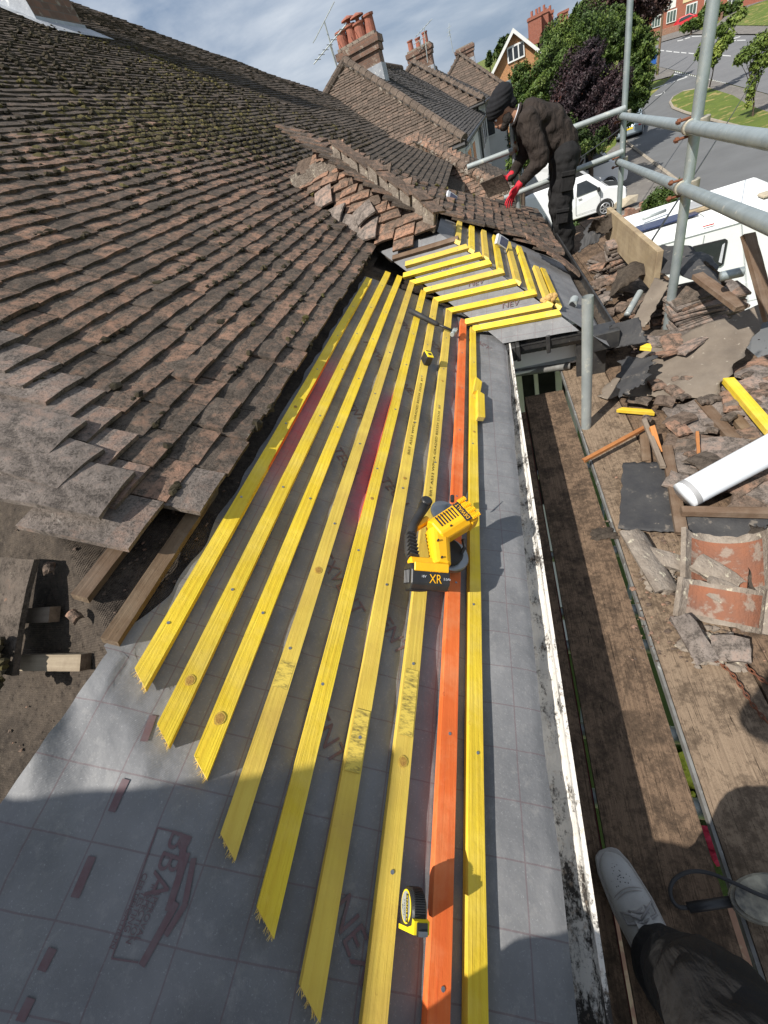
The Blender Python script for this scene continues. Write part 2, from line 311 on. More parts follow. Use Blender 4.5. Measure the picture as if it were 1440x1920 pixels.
# ------------------------------------------------------------------ object helpers
def link(name, me, m=None, parent=None, smooth=False):
    o = bpy.data.objects.new(name, me); COL.objects.link(o)
    if m is not None:
        for q in (m if isinstance(m, (list, tuple)) else [m]): me.materials.append(q)
    if smooth:
        for p in me.polygons: p.use_smooth = True
    if parent is not None: o.parent = parent; o.matrix_parent_inverse = parent.matrix_world.inverted()
    return o
def tag(o, label=None, cat=None, group=None, kind=None):
    if label: o['label'] = label
    if cat: o['category'] = cat
    if group: o['group'] = group
    if kind: o['kind'] = kind
    return o
def empty(name, loc=(0, 0, 0), label=None, cat=None, group=None, mw=None):
    o = bpy.data.objects.new(name, None); o.empty_display_size = .05; COL.objects.link(o)
    o.matrix_world = mw if mw is not None else Matrix.Translation(Vector(loc))
    return tag(o, label, cat, group)
class MB:
    "collects faces in world space; build() links them as ONE mesh whose origin is at `org` (a Matrix or point)"
    def __init__(s): s.v = []; s.f = []; s.t = []; s.uv = None; s.mi = []; s.e = []
    def add(s, verts, faces, tint=None, mi=0, edge=0.0):
        b = len(s.v); s.v += [tuple(map(float, p)) for p in verts]
        t = rnd() if tint is None else tint
        for q in faces: s.f.append([b + i for i in q]); s.t.append(t); s.mi.append(mi); s.e.append(edge)
    def box(s, o, ex, ey, ez, tint=None, mi=0):
        o, ex, ey, ez = map(np.array, (o, ex, ey, ez))
        v = [o + a * ex + b * ey + c * ez for c in (0, 1) for b in (0, 1) for a in (0, 1)]
        s.add(v, [(0, 2, 3, 1), (4, 5, 7, 6), (0, 1, 5, 4), (2, 6, 7, 3), (0, 4, 6, 2), (1, 3, 7, 5)], tint, mi)
    def cbox(s, c, hx, hy, hz, Rm=None, tint=None, mi=0):
        Rm = np.eye(3) if Rm is None else np.array(Rm); c = np.array(c, float)
        ex, ey, ez = Rm[:, 0] * hx, Rm[:, 1] * hy, Rm[:, 2] * hz
        s.box(c - ex - ey - ez, 2 * ex, 2 * ey, 2 * ez, tint, mi)
    def tube(s, pts, r, n=12, caps=True, tint=None, mi=0, flat=None):
        pts = [np.array(p, float) for p in pts]; rs = r if hasattr(r, '__len__') else [r] * len(pts)
        rings = []; up = None
        for i, p in enumerate(pts):
            d = nrm(pts[min(i + 1, len(pts) - 1)] - pts[max(i - 1, 0)])
            if up is None: up = np.array([0, 0, 1.]) if abs(d[2]) < .9 else np.array([1., 0, 0])
            sx = nrm(np.cross(up, d)); sy = np.cross(d, sx); up = sy
            rings.append([p + rs[i] * (math.cos(2 * math.pi * k / n) * sx + (flat or 1) * math.sin(2 * math.pi * k / n) * sy) for k in range(n)])
        v = [q for rg in rings for q in rg]; f = []
        for i in range(len(pts) - 1):
            for k in range(n): f.append((i * n + k, i * n + (k + 1) % n, (i + 1) * n + (k + 1) % n, (i + 1) * n + k))
        if caps: f.append(tuple(range(n))[::-1]); f.append(tuple((len(pts) - 1) * n + k for k in range(n)))
        s.add(v, f, tint, mi)
    def prism(s, poly, ext, tint=None, mi=0):
        "poly: list of 3D points (planar); ext: extrusion vector"
        poly = [np.array(p, float) for p in poly]; ext = np.array(ext, float); n = len(poly)
        s.add(poly + [p + ext for p in poly], [tuple(range(n))[::-1], tuple(range(n, 2 * n))] + [(i, (i + 1) % n, n + (i + 1) % n, n + i) for i in range(n)], tint, mi)
    def blob(s, c, r, jit=.25, sub=1, sc=(1, 1, 1), Rm=None, tint=None, mi=0):
        bm = bmesh.new(); bmesh.ops.create_icosphere(bm, subdivisions=sub, radius=1); bm.verts.index_update()
        Rm = np.eye(3) if Rm is None else Rm
        v = [np.array(c) + Rm @ (np.array(q.co) * np.array(sc) * r * (1 + uni(-jit, jit))) for q in bm.verts]
        s.add(v, [tuple(x.index for x in q.verts) for q in bm.faces], tint, mi); bm.free()
    def build(s, name, m, parent=None, org=None, smooth=False, bevel=0, attrs=True):
        me = bpy.data.meshes.new(name)
        mw = org if isinstance(org, Matrix) else Matrix.Translation(Vector([float(x) for x in org]) if org is not None else Vector((0, 0, 0)))
        inv = np.array(mw.inverted()); V = np.array(s.v, float).reshape(-1, 3)
        V = V @ inv[:3, :3].T + inv[:3, 3]
        me.from_pydata([tuple(q) for q in V], [], s.f)
        if attrs and s.f:
            a = me.attributes.new('tint', 'FLOAT', 'FACE'); a.data.foreach_set('value', s.t)
            a = me.attributes.new('edge', 'FLOAT', 'FACE'); a.data.foreach_set('value', s.e)
        if s.mi and max(s.mi): me.polygons.foreach_set('material_index', s.mi)
        if s.uv is not None:
            ul = me.uv_layers.new(name='UVMap')
            for lp in me.loops: ul.data[lp.index].uv = s.uv[lp.vertex_index]
        me.update()
        if bevel:
            bm = bmesh.new(); bm.from_mesh(me); bmesh.ops.remove_doubles(bm, verts=bm.verts, dist=1e-5)
            bmesh.ops.bevel(bm, geom=list(bm.edges), offset=bevel, segments=1, affect='EDGES', profile=.5); bm.to_mesh(me); bm.free()
        o = link(name, me, m, None, smooth); o.matrix_world = mw
        if parent is not None:
            o.parent = parent; o.matrix_parent_inverse = parent.matrix_world.inverted()
        return o
def frame_mat(o, ex, ey, ez):
    m = Matrix.Identity(4)
    for i, v in enumerate((ex, ey, ez, o)):
        for k in range(3): m[k][i] = float(v[k])
    return m
_tc = {}
def text_polys(txt):
    if txt in _tc: return _tc[txt]
    cu = bpy.data.curves.new('lettering', 'FONT'); cu.body = txt; cu.size = 1; cu.resolution_u = 3; cu.align_x = 'CENTER'; cu.align_y = 'CENTER'
    ob = bpy.data.objects.new('lettering', cu); COL.objects.link(ob); bpy.context.view_layer.update()
    me = ob.to_mesh(); v = [(q.co.x, q.co.y) for q in me.vertices]; f = [tuple(p.vertices) for p in me.polygons]
    ob.to_mesh_clear(); bpy.data.objects.remove(ob); bpy.data.curves.remove(cu)
    _tc[txt] = (v, f); return v, f
def put_text(mb, txt, o, ex, ey, size, fit=None, mi=0, surf=None):
    v, f = text_polys(txt); ex, ey = np.array(ex, float), np.array(ey, float); sx = size
    if fit:
        w = max(q[0] for q in v) - min(q[0] for q in v); sx = fit / w
    pts = [np.array(o) + q[0] * sx * ex + q[1] * size * ey for q in v]
    if surf: pts = [surf(p) for p in pts]
    mb.add(pts, f, .5, mi)
def remesh(name, parts, voxel, m, parent=None, smooth=4, wr=0.0, wrs=9.0, org=None):
    "one continuous skin over spheres strung along tapered limbs. parts: (p1,r1,p2,r2) or ('e',c,radii,R)"
    bm = bmesh.new()
    for p in parts:
        if isinstance(p[0], str):
            _, c, rad, Rm = p; mtx = Matrix.Translation(Vector(c)) @ (Matrix(Rm.tolist()).to_4x4() if Rm is not None else Matrix.Identity(4)) @ Matrix.Diagonal((*rad, 1))
            bmesh.ops.create_icosphere(bm, subdivisions=3, radius=1, matrix=mtx)
        else:
            a, r1, b_, r2 = p; a = Vector(a); b_ = Vector(b_); d = (b_ - a).length; k = max(2, int(d / (min(r1, r2) * .45)) + 1)
            for i in range(k):
                t = i / (k - 1); bmesh.ops.create_icosphere(bm, subdivisions=2, radius=r1 + (r2 - r1) * t, matrix=Matrix.Translation(a.lerp(b_, t)))
    me = bpy.data.meshes.new(name); bm.to_mesh(me); bm.free()
    o = bpy.data.objects.new(name, me); COL.objects.link(o)
    md = o.modifiers.new('r', 'REMESH'); md.mode = 'VOXEL'; md.voxel_size = voxel
    sm = o.modifiers.new('s', 'SMOOTH'); sm.iterations = smooth; sm.factor = .5
    bpy.context.view_layer.update(); dg = bpy.context.evaluated_depsgraph_get()
    me2 = bpy.data.meshes.new_from_object(o.evaluated_get(dg)); bpy.data.objects.remove(o); bpy.data.meshes.remove(me)
    if wr:
        for v in me2.vertices:
            q = v.co * wrs; k = mn.noise(Vector((q.x * .5, q.y * .5, q.z * 1.4))) + .5 * mn.noise(q * 2.3)
            v.co += v.normal * (k * wr)
    me2.name = name; me2.materials.clear(); o = link(name, me2, m, None, True)
    if org is not None:
        T = Vector([float(x) for x in org])
        for v in me2.vertices: v.co -= T
        o.matrix_world = Matrix.Translation(T)
    if parent is not None: o.parent = parent; o.matrix_parent_inverse = parent.matrix_world.inverted()
    return o
ORD = ['first', 'second', 'third', 'fourth', 'fifth', 'sixth', 'seventh', 'eighth', 'ninth', 'tenth', 'eleventh', 'twelfth']
# ================================================================== THE ROOF
house = empty('house', (-3, 5, ZG), 'house under re-roofing, its mossy brown tiled roof half stripped to grey membrane', 'house')
def sag(a, b): return .020 * mn.noise(Vector((a * .7, b * .9, 3.1))) + .010 * mn.noise(Vector((a * 2.1, b * 2.3, 8.1)))
def a_hip(b): return .266 + .82 * (b - .976)
vd = np.cross(S1.n, S2.n); vd /= vd[2]                   # valley direction per metre of height
hd = np.cross(S2.n, S3.n); hd /= hd[2]                   # bay hip direction
def a_valley(b): k = (b * st - (P9[2] + 1.15)) / 1.0; return float((P9 + vd * k)[1])
def one_tile(mb, S, a, b, w=.163, L=.265, th=.015, lift=0.0, skew=0.0, roll=0.0, sg=None, near=True, tint=None, c0=.035, c1=.004):
    s = sg or (lambda x, y: 0)
    def p(u, v, d):
        aa = a + u * w + skew * v * L; bb = b + v * L
        cc = c0 + (c1 - c0) * v + lift * (1 - v) + roll * (u - .5) + s(aa, bb) + .0035 * (1 - (2 * u - 1) ** 2) + d
        return S.P(aa, bb, cc)
    if near:
        v = [p(u, 0, 0) for u in (0, .5, 1)] + [p(u, .22, 0) for u in (0, .5, 1)] + [p(u, 1, 0) for u in (0, .5, 1)] + [p(u, 0, -th) for u in (0, .5, 1)] + [p(u, 1, -th) for u in (0, .5, 1)]
        t = rnd() if tint is None else tint
        mb.add(v, [(0, 1, 4, 3), (1, 2, 5, 4)], t, edge=1.0)
        mb.add(v, [(3, 4, 7, 6), (4, 5, 8, 7)], t, edge=0.0)
        mb.add(v, [(9, 10, 1, 0), (10, 11, 2, 1), (12, 9, 0, 3), (12, 3, 6), (11, 14, 5, 2), (14, 8, 5), (9, 12, 13, 10), (10, 13, 14, 11)], t, edge=.6)
    else:
        v = [p(0, 0, 0), p(1, 0, 0), p(1, 1, 0), p(0, 1, 0), p(0, 0, -th), p(1, 0, -th), p(1, 1, -th), p(0, 1, -th)]
        mb.add(v, [(0, 1, 2, 3), (4, 5, 1, 0), (7, 4, 0, 3), (5, 6, 2, 1)], rnd() if tint is None else tint, edge=.4)
G, W = .0905, .166
tiles = MB(); moss = MB(); tfar = MB(); tend = MB()
starts = {0: .66, 1: .50, 2: .60, 3: .70, 4: .775, 5: .84, 6: .87, 7: .91, 8: .95}
def moss_bits(S, a, b, c, n, dens):
    for _ in range(n):
        r = uni(.005, .017) * dens; t = .9 if (mn.noise(Vector((a * .55, b * .9, 1.7))) > .22 and rnd() < .65) else uni(0, .45)
        q = S.P(a + uni(-.05, .05), b + uni(-.004, .014), c + sag(a, b) + uni(-.004, .006))
        moss.blob(q, r, .4, 1, (1.5, 1.1, .75), np.array([S.ex, S.ey, S.n]).T, t)
for j in range(86):
    b = 1.012 + G * j
    a0 = starts.get(j, .9 + .03 * (j - 6) if j < 16 else 1.1); a0 = max(a0, -.4)
    x = -b * ct
    aend = a_valley(b + .02) + .10 if b < 1.98 else min(14.43 + x + 3.36, 14.6)
    if b >= 1.98: aend = min(aend, 10.9 + (b - 1.98) * 1.75)
    off = (j % 2) * .5 * W + uni(-.01, .01)
    a = a0 - (off if j > 13 else 0)
    while a < aend:
        near = (a < 5 and b < 3.2)
        clip = b > 1.98 and a > 11.5 and a > aend - .2
        if not clip:
            lf = abs(random.gauss(0, .0032)) + (.010 if rnd() < .03 else 0); first = a < a0 + .01 and j < 14
            if first: lf += .006
            one_tile(tend if first else (tiles if near else tfar), S1, a, b + uni(-.006, .006), uni(.158, .1635), lift=lf, skew=uni(-.012, .012), roll=uni(-.004, .004), sg=sag, near=near)
        if a < 9 and b < 6:
            d = .5 + mn.noise(Vector((a * .45 + 5, b * .8, .3)))
            if rnd() < (.35 if b < 1.35 else .75) * max(0.25, d * 1.5): moss_bits(S1, a + .08, b, .034, 4 if a < 4 else 2, 1.0 if a < 4 else 1.7)
        a += W
# more yellow-green cushions in the damp patch of the big slope
for _ in range(1300):
    px_, py_ = random.gauss(360, 130), random.gauss(235, 42)
    a, b = S1.px(px_, py_, .03)
    if 2.4 < b < 5.5 and 1.5 < a < 9: bj = 1.028 + G * round((b - 1.028) / G); moss.blob(S1.P(a, bj + .01, .03 + sag(a, b)), uni(.010, .032), .4, 1, (1.6, 1.2, .6), np.array([S1.ex, S1.ey, S1.n]).T, uni(.5, 1))
# strip of main slope beyond the bay
for j in range(-3, 12):
    b = .9 + G * j
    a = 4.4 + (j % 2) * .08
    while a < 10.6:
        one_tile(tfar, S1, a, b, .16, lift=abs(random.gauss(0, .004)), sg=sag, near=False); a += W
tiles.build('main_roof_tiles', M['tile'], house, (0, 0, 0)); tend.build('end_roof_tiles', M['tileg'], house, (0, 0, 0)); tfar.build('far_roof_tiles', M['tiled'], house, (0, 0, 0))
# sarking / roof body below the tiles so that no daylight shows
def hgrid(S, a0, a1, b0, b1, na, nb_, c):
    v = []; uv = []
    for i in range(na + 1):
        for j in range(nb_ + 1):
            a = a0 + (a1 - a0) * i / na
            B0 = b0(a) if callable(b0) else b0; B1 = b1(a) if callable(b1) else b1
            b = B0 + (B1 - B0) * j / nb_
            v.append(S.P(a, b, c(a, b) if callable(c) else c)); uv.append((a, b))
    f = [(i * (nb_ + 1) + j, (i + 1) * (nb_ + 1) + j, (i + 1) * (nb_ + 1) + j + 1, i * (nb_ + 1) + j + 1) for i in range(na) for j in range(nb_)]
    return v, f, uv
body = MB()
v, f, _ = hgrid(S1, .95, 14.55, lambda a: .98 if a < 9.2 else max(.98, 2.0 + (a - 10.9) / 1.75), lambda a: min(9.2, (17.70 - a) / ct), 80, 10, -.045); body.add(v, f, .5)
v, f, _ = hgrid(S1, 2.9, 10.5, .3, 2.2, 4, 4, -.10); body.add(v, f, .5)
body.build('sarking_felt', M['felt'], house, (0, 0, 0))
# old felt bared at the near hip, and the hip end itself
S0 = Frame(S1.P(a_hip(1.0), 1.0, 0), (1, 0, 0), (0, ct, st))
def feltc(a, b): return -.042 + .012 * mn.noise(Vector((a * 5, b * 5, .5))) + .006 * mn.noise(Vector((a * 17, b * 17, 2.5)))
of = MB(); v, f, _ = hgrid(S1, -.1, 3.3, .86, 2.2, 170, 66, lambda a, b: feltc(a, b) - max(0, a_hip(b) - .01 - a) * 1.3); of.add(v, f, .5)
of.build('old_felt', M['felt'], house, (0, 0, 0), smooth=True)
of = MB(); v, f, _ = hgrid(S0, -2.2, .9, -1.5, lambda a: -a / ct - .03, 60, 60, lambda a, b: -.05 + .012 * mn.noise(Vector((a * 5, b * 5, 4.5)))); of.add(v, f, .5)
of.build('hip_end_felt', M['felt'], house, (0, 0, 0), smooth=True)
# ------------------------------------------------------------------ membrane on the long slope, bent over the hip at the near end
EDGE = np.array([S1.px(x, y, .010) for x, y in ((1085, 1920), (1048, 1600), (1010, 1300), (985, 1050), (955, 700), (950, 650))])
def mem_bot(a): return float(np.interp(a, EDGE[:, 0], EDGE[:, 1])) + .003 * mn.noise(Vector((a * 5, 3, 3))) if a > -.2 else float(EDGE[0, 1])
def memc(a, b):
    c = -.0255
    s = .5 + .5 * math.cos(2 * math.pi * (a - .1) / .40)
    c -= .007 * (1 - s) * (1 if .25 < b < 1.0 else .3)
    k_ = 1.0 if b > .19 else .35
    c += k_ * (.004 * mn.noise(Vector((a * 6, b * 14, 1.0))) + .0022 * mn.noise(Vector((a * 19, b * 40, 5.0))))
    if b < .175:                                    # lies flatter over the eaves board, its lip bending into the gutter
        t = max(0.0, min(1.0, (.175 - b) / max(.05, .175 - mem_bot(a)))); c += .041 * t ** .75 - .006 * max(0, t - .85) / .15
    h = a_hip(b) - .06 - a
    if h > 0:
        c -= .40 * h * (h / (h + .10))
        th = math.atan2(b - 1.15, a - .32)
        c += .050 * min(1, h / .13) * mn.noise(Vector((th * 2.6, h * 1.2, 2.0))) + .016 * min(1, h / .12) * math.sin(th * 9 + 3 * h)
    return c
def project(p): q = RM.T @ np.array(p, float); return CX + F * q[0] / -q[2], CY - F * q[1] / -q[2]
def left_edge(a):
    "the free edge of the sheet on the hip end runs straight down to the left"
    b = .80
    while b < 2.4:
        x, y = project(S1.P(a, b, memc(a, b)))
        if x < 195 - (y - 1235) * .709: break
        b += .004
    return b
LE = np.array([(a, left_edge(a)) for a in np.linspace(-.64, .30, 40)])
def mem_top(a):
    if a > .30: return .988 + .012 * mn.noise(Vector((a * 9, 0, 4))) + max(0, .07 - abs(a - .30) * .45)
    return float(np.interp(a, LE[:, 0], LE[:, 1]))
mm = MB(); v, f, uv = hgrid(S1, -.62, 3.02, mem_bot, mem_top, 300, 110, memc); mm.add(v, f, .5); mm.uv = uv
memb = mm.build('roof_membrane', M['membrane'], house, (0, 0, 0), smooth=True)
# flap of the next width lapping under it on the hip end
mm = MB(); v, f, uv = hgrid(S1, -.62, .28, .12, 1.0, 60, 60, lambda a, b: memc(a, b) - .008 - .01 * mn.noise(Vector((a * 5, b * 5, 9)))); mm.add(v, f, .5); mm.uv = uv
mm.build('membrane_lap', M['membrane'], house, (0, 0, 0), smooth=True)
def on_mem(p):
    q = np.array(p) - S1.o; a, b = float(q @ S1.ex), float(q @ S1.ey); return S1.P(a, b, memc(a, b) + .0022)
def printed(name, mb, parent=None): return mb.build(name, M['red_print'], parent or memb, mb.v[0])
# large faded words repeating along the sheet, and the certification panel
for (a, b, t) in ((1.45, .735, 'VENT'), (.62, .60, 'EXVENT'), (1.98, .72, 'NEXVENT'), (2.45, .63, 'VENT'), (.25, .55, 'VENT'), (1.05, .50, 'TECH'), (1.12, .70, 'TECH'), (1.75, .52, 'NEX'), (-.05, .42, 'NEX'), (.52, .44, 'VENT'), (2.55, .13, 'NEV'), (2.35, .44, 'TECH')):
    pr = MB(); put_text(pr, t, S1.P(a, b, 0), S1.ex * -.75 - S1.ey * .66, S1.ex * .66 - S1.ey * .75, .058, surf=on_mem); printed('printed_word', pr)
def mp(x, y): a, b = S1.px(x, y, -.07); return a, b
def quad_on(c0, c1, w):     # printed bar from pixel c0 to c1 on the sheet
    a0 = np.array(mp(*c0)); a1 = np.array(mp(*c1)); d = nrm(a1 - a0); p = np.array([-d[1], d[0]]) * w
    k = 8; vs = []; pr = MB()
    for i in range(k + 1):
        q = a0 + (a1 - a0) * i / k
        for s_ in (-1, 1): vs.append(on_mem(S1.P(*(q + s_ * p))))
    pr.add(vs, [(2 * i, 2 * i + 1, 2 * i + 3, 2 * i + 2) for i in range(k)], .5); printed('printed_bar' if w > .006 else 'printed_logo', pr)
for c0, c1 in (((243, 1467), (213, 1524)), ((172, 1606), (134, 1684)), ((86, 1784), (60, 1830)), ((36, 1886), (10, 1935)), ((292, 1352), (276, 1400))): quad_on(c0, c1, .0068)
for c0, c1, w in (((350, 1572), (340, 1640), .0055), ((354, 1600), (318, 1706), .0055), ((334, 1690), (264, 1812), .0055), ((366, 1610), (350, 1690), .0045), ((352, 1690), (312, 1752), .0045), ((300, 1555), (205, 1800), .0012), ((205, 1800), (258, 1806), .0012), ((300, 1555), (345, 1566), .0012)): quad_on(c0, c1, w)
ca = np.array(mp(318, 1620)); dn = np.array(mp(280, 1700)) - ca; dn = nrm(dn); exx = S1.ex * dn[0] + S1.ey * dn[1]; eyy = np.cross(S1.n, exx)
pr = MB(); put_text(pr, 'BBA', S1.P(*ca), exx, eyy, .052, fit=.088, surf=on_mem); printed('printed_word', pr)
for i, t in enumerate(('APPROVAL', 'INSPECTION', 'TESTING', 'CERTIFICATION')):
    pr = MB(); q = np.array(mp(278 - i * 12, 1715 - i * 3)); put_text(pr, t, S1.P(*q), exx, eyy, .013, surf=on_mem); printed('printed_word', pr)
# bay: membrane on the return slope and on the front slope
def s2L(b): return -.59 - 1.04 * (b - .668) - .03
def s2R(b): return -.21 - .99 * (b - .73)
def bayc(a, b): return -.027 + .005 * mn.noise(Vector((a * 7, b * 9, 3.3))) - (0.0 if b > -.02 else 0.0)
mm = MB(); vs = []; uv = []
for i in range(61):
    for j in range(61):
        b = -.13 + .92 * j / 60; L, Rr = s2L(b), s2R(b); a = L + (Rr - L) * i / 60
        vs.append(S2.P(a, b, bayc(a, b) + (-.02 * ((-.02 - b) / .11) ** 2 if b < -.02 else 0))); uv.append((a + 10, b))
mm.add(vs, [(i * 61 + j, (i + 1) * 61 + j, (i + 1) * 61 + j + 1, i * 61 + j + 1) for i in range(60) for j in range(60)], .5); mm.uv = uv
mm.build('bay_membrane', M['membrane'], house, (0, 0, 0), smooth=True)
mm = MB(); vs = []; uv = []
def s3near(b): return .04 + .95 * b
for i in range(51):
    for j in range(51):
        b = -.30 + 1.1 * j / 50; L, Rr = s3near(b), 1.7; a = L + (Rr - L) * i / 50
        vs.append(S3.P(a, b, bayc(a + 3, b) - .002)); uv.append((a + 20, b))
mm.add(vs, [(i * 51 + j, (i + 1) * 51 + j, (i + 1) * 51 + j + 1, i * 51 + j + 1) for i in range(50) for j in range(50)], .5); mm.uv = uv
mm.build('front_membrane', M['membrane'], house, (0, 0, 0), smooth=True)
for (a, b) in ((.25, .11), (.02, .32), (-.2, .5), (-.25, .15)):
    pr = MB(); put_text(pr, 'NEV', S2.P(a, b, -.019), S2.ex, S2.ey, .055); printed('printed_word', pr, house)
# ------------------------------------------------------------------ bay tiles still in place
bt = MB()
for j in range(12):                                  # return slope, above the new battens
    b = .70 + G * j; a = s2L(b) - .02 + uni(0, .08); e = s2R(b) - .06
    while a < e - .05:
        if not (j == 0 and rnd() < .25):
            one_tile(bt, S2, a, b + uni(-.015, .015), .16, lift=abs(random.gauss(0, .008)), skew=uni(-.05, .05), roll=uni(-.012, .012))
        if rnd() < .5: moss_bits(S2, a + .08, b, .03, 2, 1.2)
        a += W
bt.build('bay_return_tiles', M['tiler'], house, (0, 0, 0))
bt = MB()
for j in range(-4, 24):                              # front slope of the bay
    b = -.27 + G * (j + 4); a = 1.27 + (.14 if b < .3 else 0) - (.0 if b > .8 else .0) + (j % 2) * .08
    if b > .86: a = s3near(b) + .02
    e = 2.15 + (.77 - b) * 1.1 if b < .77 else 2.15
    while a < e:
        one_tile(bt, S3, a, b + uni(-.008, .008), .16, lift=abs(random.gauss(0, .006)), skew=uni(-.03, .03), roll=uni(-.01, .01), near=True)
        if rnd() < .4: moss_bits(S3, a + .08, b, .03, 2, 1.1)
        a += W
bt.build('bay_front_tiles', M['tile'], house, (0, 0, 0))
bb = MB()                                             # boarding under them
for S, q in ((S3, [(.0, -.05), (2.9, -.05), (2.1, .77), (2.1, 1.78), (s3near(1.78), 1.78)]), (S2, [(s2R(.7) + .02, .7), (s2R(1.7), 1.7), (s2L(1.7), 1.7), (s2L(.7), .7)])):
    P_ = [S.P(a, b, -.05) for a, b in q]; bb.prism(P_, -S.n * .02)
top = [S3.P(s3near(1.76), 1.76, 0), S3.P(2.9, 1.76, 0), S1.P(5.5, 2.02, 0), S2.P(s2L(1.7), 1.7, 0)]
bb.prism(top, (0, 0, -.03)); bb.build('bay_boarding', M['felt'], house, (0, 0, 0))
hipm = MB()                                           # the exposed cut ends along the bay hip, with old mortar
for k in range(10):
    b = .80 + .098 * k; c0 = S2.P(s2R(b), b, .02); c1 = S2.P(s2R(b + .092), b + .092, .02)
    d = c1 - c0; up = nrm(S2.n + S3.n); side = nrm(np.cross(d, up)); side = side if side[1] < 0 else -side; h = uni(.115, .15)
    hipm.box(c0 - up * .03 + side * uni(.012, .03), d * .94, -side * .016, up * h, uni(.2, .7))
    hipm.box(c0 + up * (h - .028) + side * .030, d * 1.12 + up * .016, -side * .11 - up * .03, up * .013, uni(0, .6), 1)
hipm.build('hip_tile_ends', [M['mortar'], M['tiler']], house, (0, 0, 0))
ver = MB()
A_, B_ = S2.P(s2R(1.70), 1.70, .0), S2.P(s2L(1.66), 1.66, .0)
for i in range(9):
    t = i / 9; ver.cbox(A_ + (B_ - A_) * (t + .05) + np.array([0, 0, .02 + uni(-.01, .012)]), .036, .05, uni(.05, .075), Matrix.Rotation(uni(-.15, .15), 3, 'Z'), rnd())
ver.build('verge_mortar', M['mortar'], house, (0, 0, 0))
# next bay along the terrace: reddish return slope, mortared hip, dark front
Tn = np.array([0, 6.9, -.30]); S2n = Frame(P9 + Tn, S2.ex, S2.ey); S3n = Frame(CC + Tn, S3.ex, S3.ey); nb2 = MB(); nb3 = MB()
for j in range(24):
    b = -.25 + G * j; a = s2L(b) - .75
    while a < s2R(b) - .06: one_tile(nb2, S2n, a, b, .16, lift=abs(random.gauss(0, .008)), near=False); a += W
for j in range(22):
    b = -.25 + G * j; a = s3near(b) + .02
    while a < 3.2: one_tile(nb3, S3n, a, b, .16, lift=abs(random.gauss(0, .005)), near=False); a += W
nb2.build('next_bay_return_tiles', M['tiler'], house, (0, 0, 0)); nb3.build('next_bay_front_tiles', M['tiled'], house, (0, 0, 0))
rg = MB()
for k in range(24):
    b = -.2 + .082 * k; p = S2n.P(s2R(b), b, .05); rg.blob(p, .085, .35, 1, (1.3, 1, .8), None, rnd())
for k in range(11):                                   # half-round ridge tiles bedded in the mortar
    b = -.15 + .165 * k; c0 = S2n.P(s2R(b), b, .05); c1 = S2n.P(s2R(b + .15), b + .15, .05); rg.tube([c0, c1], .085, 10, True, rnd(), 1)
rg.build('next_bay_hip', [M['mortar'], M['tiler']], house, (0, 0, 0))
moss.build('moss', M['moss'], house, (0, 0, 0)); house.children[-1]['kind'] = 'stuff'
# ------------------------------------------------------------------ chimney at the top of the slope
ch = MB(); y0, y1, x0, x1 = 7.30, 8.22, -5.72, -5.06
def zr(x): return -1.15 - .7002 * x
pq = [(x1, y0), (x1, y1), (x0, y1), (x0, y0)]
ch.box((x0, y0, 1.9), (x1 - x0, 0, 0), (0, y1 - y0, 0), (0, 0, 3.2))
chim = ch.build('chimney_stack', M['brickold'], house, (0, 0, 0))
ld = MB()
ap = [S1.P(y0 - .12, -x1 / ct - .32, .045), S1.P(y1 + .10, -x1 / ct - .32, .045), S1.P(y1 + .06, -x1 / ct + .0, .05), S1.P(y0 - .08, -x1 / ct + .0, .05)]
ld.prism(ap, S1.n * .006)
ld.box((x1 + .004, y0 - .02, zr(x1) + .02), (.008, 0, 0), (0, y1 - y0 + .04, 0), (0, 0, .07))
ld.prism([(x1 + .01, y0 - .006, zr(x1)), (x0, y0 - .006, zr(x0)), (x0, y0 - .006, zr(x0) + .25), (x1 + .01, y0 - .006, zr(x1) + .22)], (0, -.008, 0))
ld.prism([S1.P(y0 - .16, -x1 / ct - .2, .045), S1.P(y0, -x1 / ct - .2, .05), S1.P(y0, -x0 / ct, .05), S1.P(y0 - .16, -x0 / ct, .045)], S1.n * .006)
ld.build('lead_flashing', M['lead'], chim, (0, 0, 0))
# unseen block added behind the photographer to shade the sheet on the hip end
c2 = MB(); c2.box((-1.82, -1.35, -2.4), (.66, 0, 0), (0, .62, 0), (0, 0, 3.0)); c2.build('added_shade_block', M['brickold'], house, (0, 0, 0))
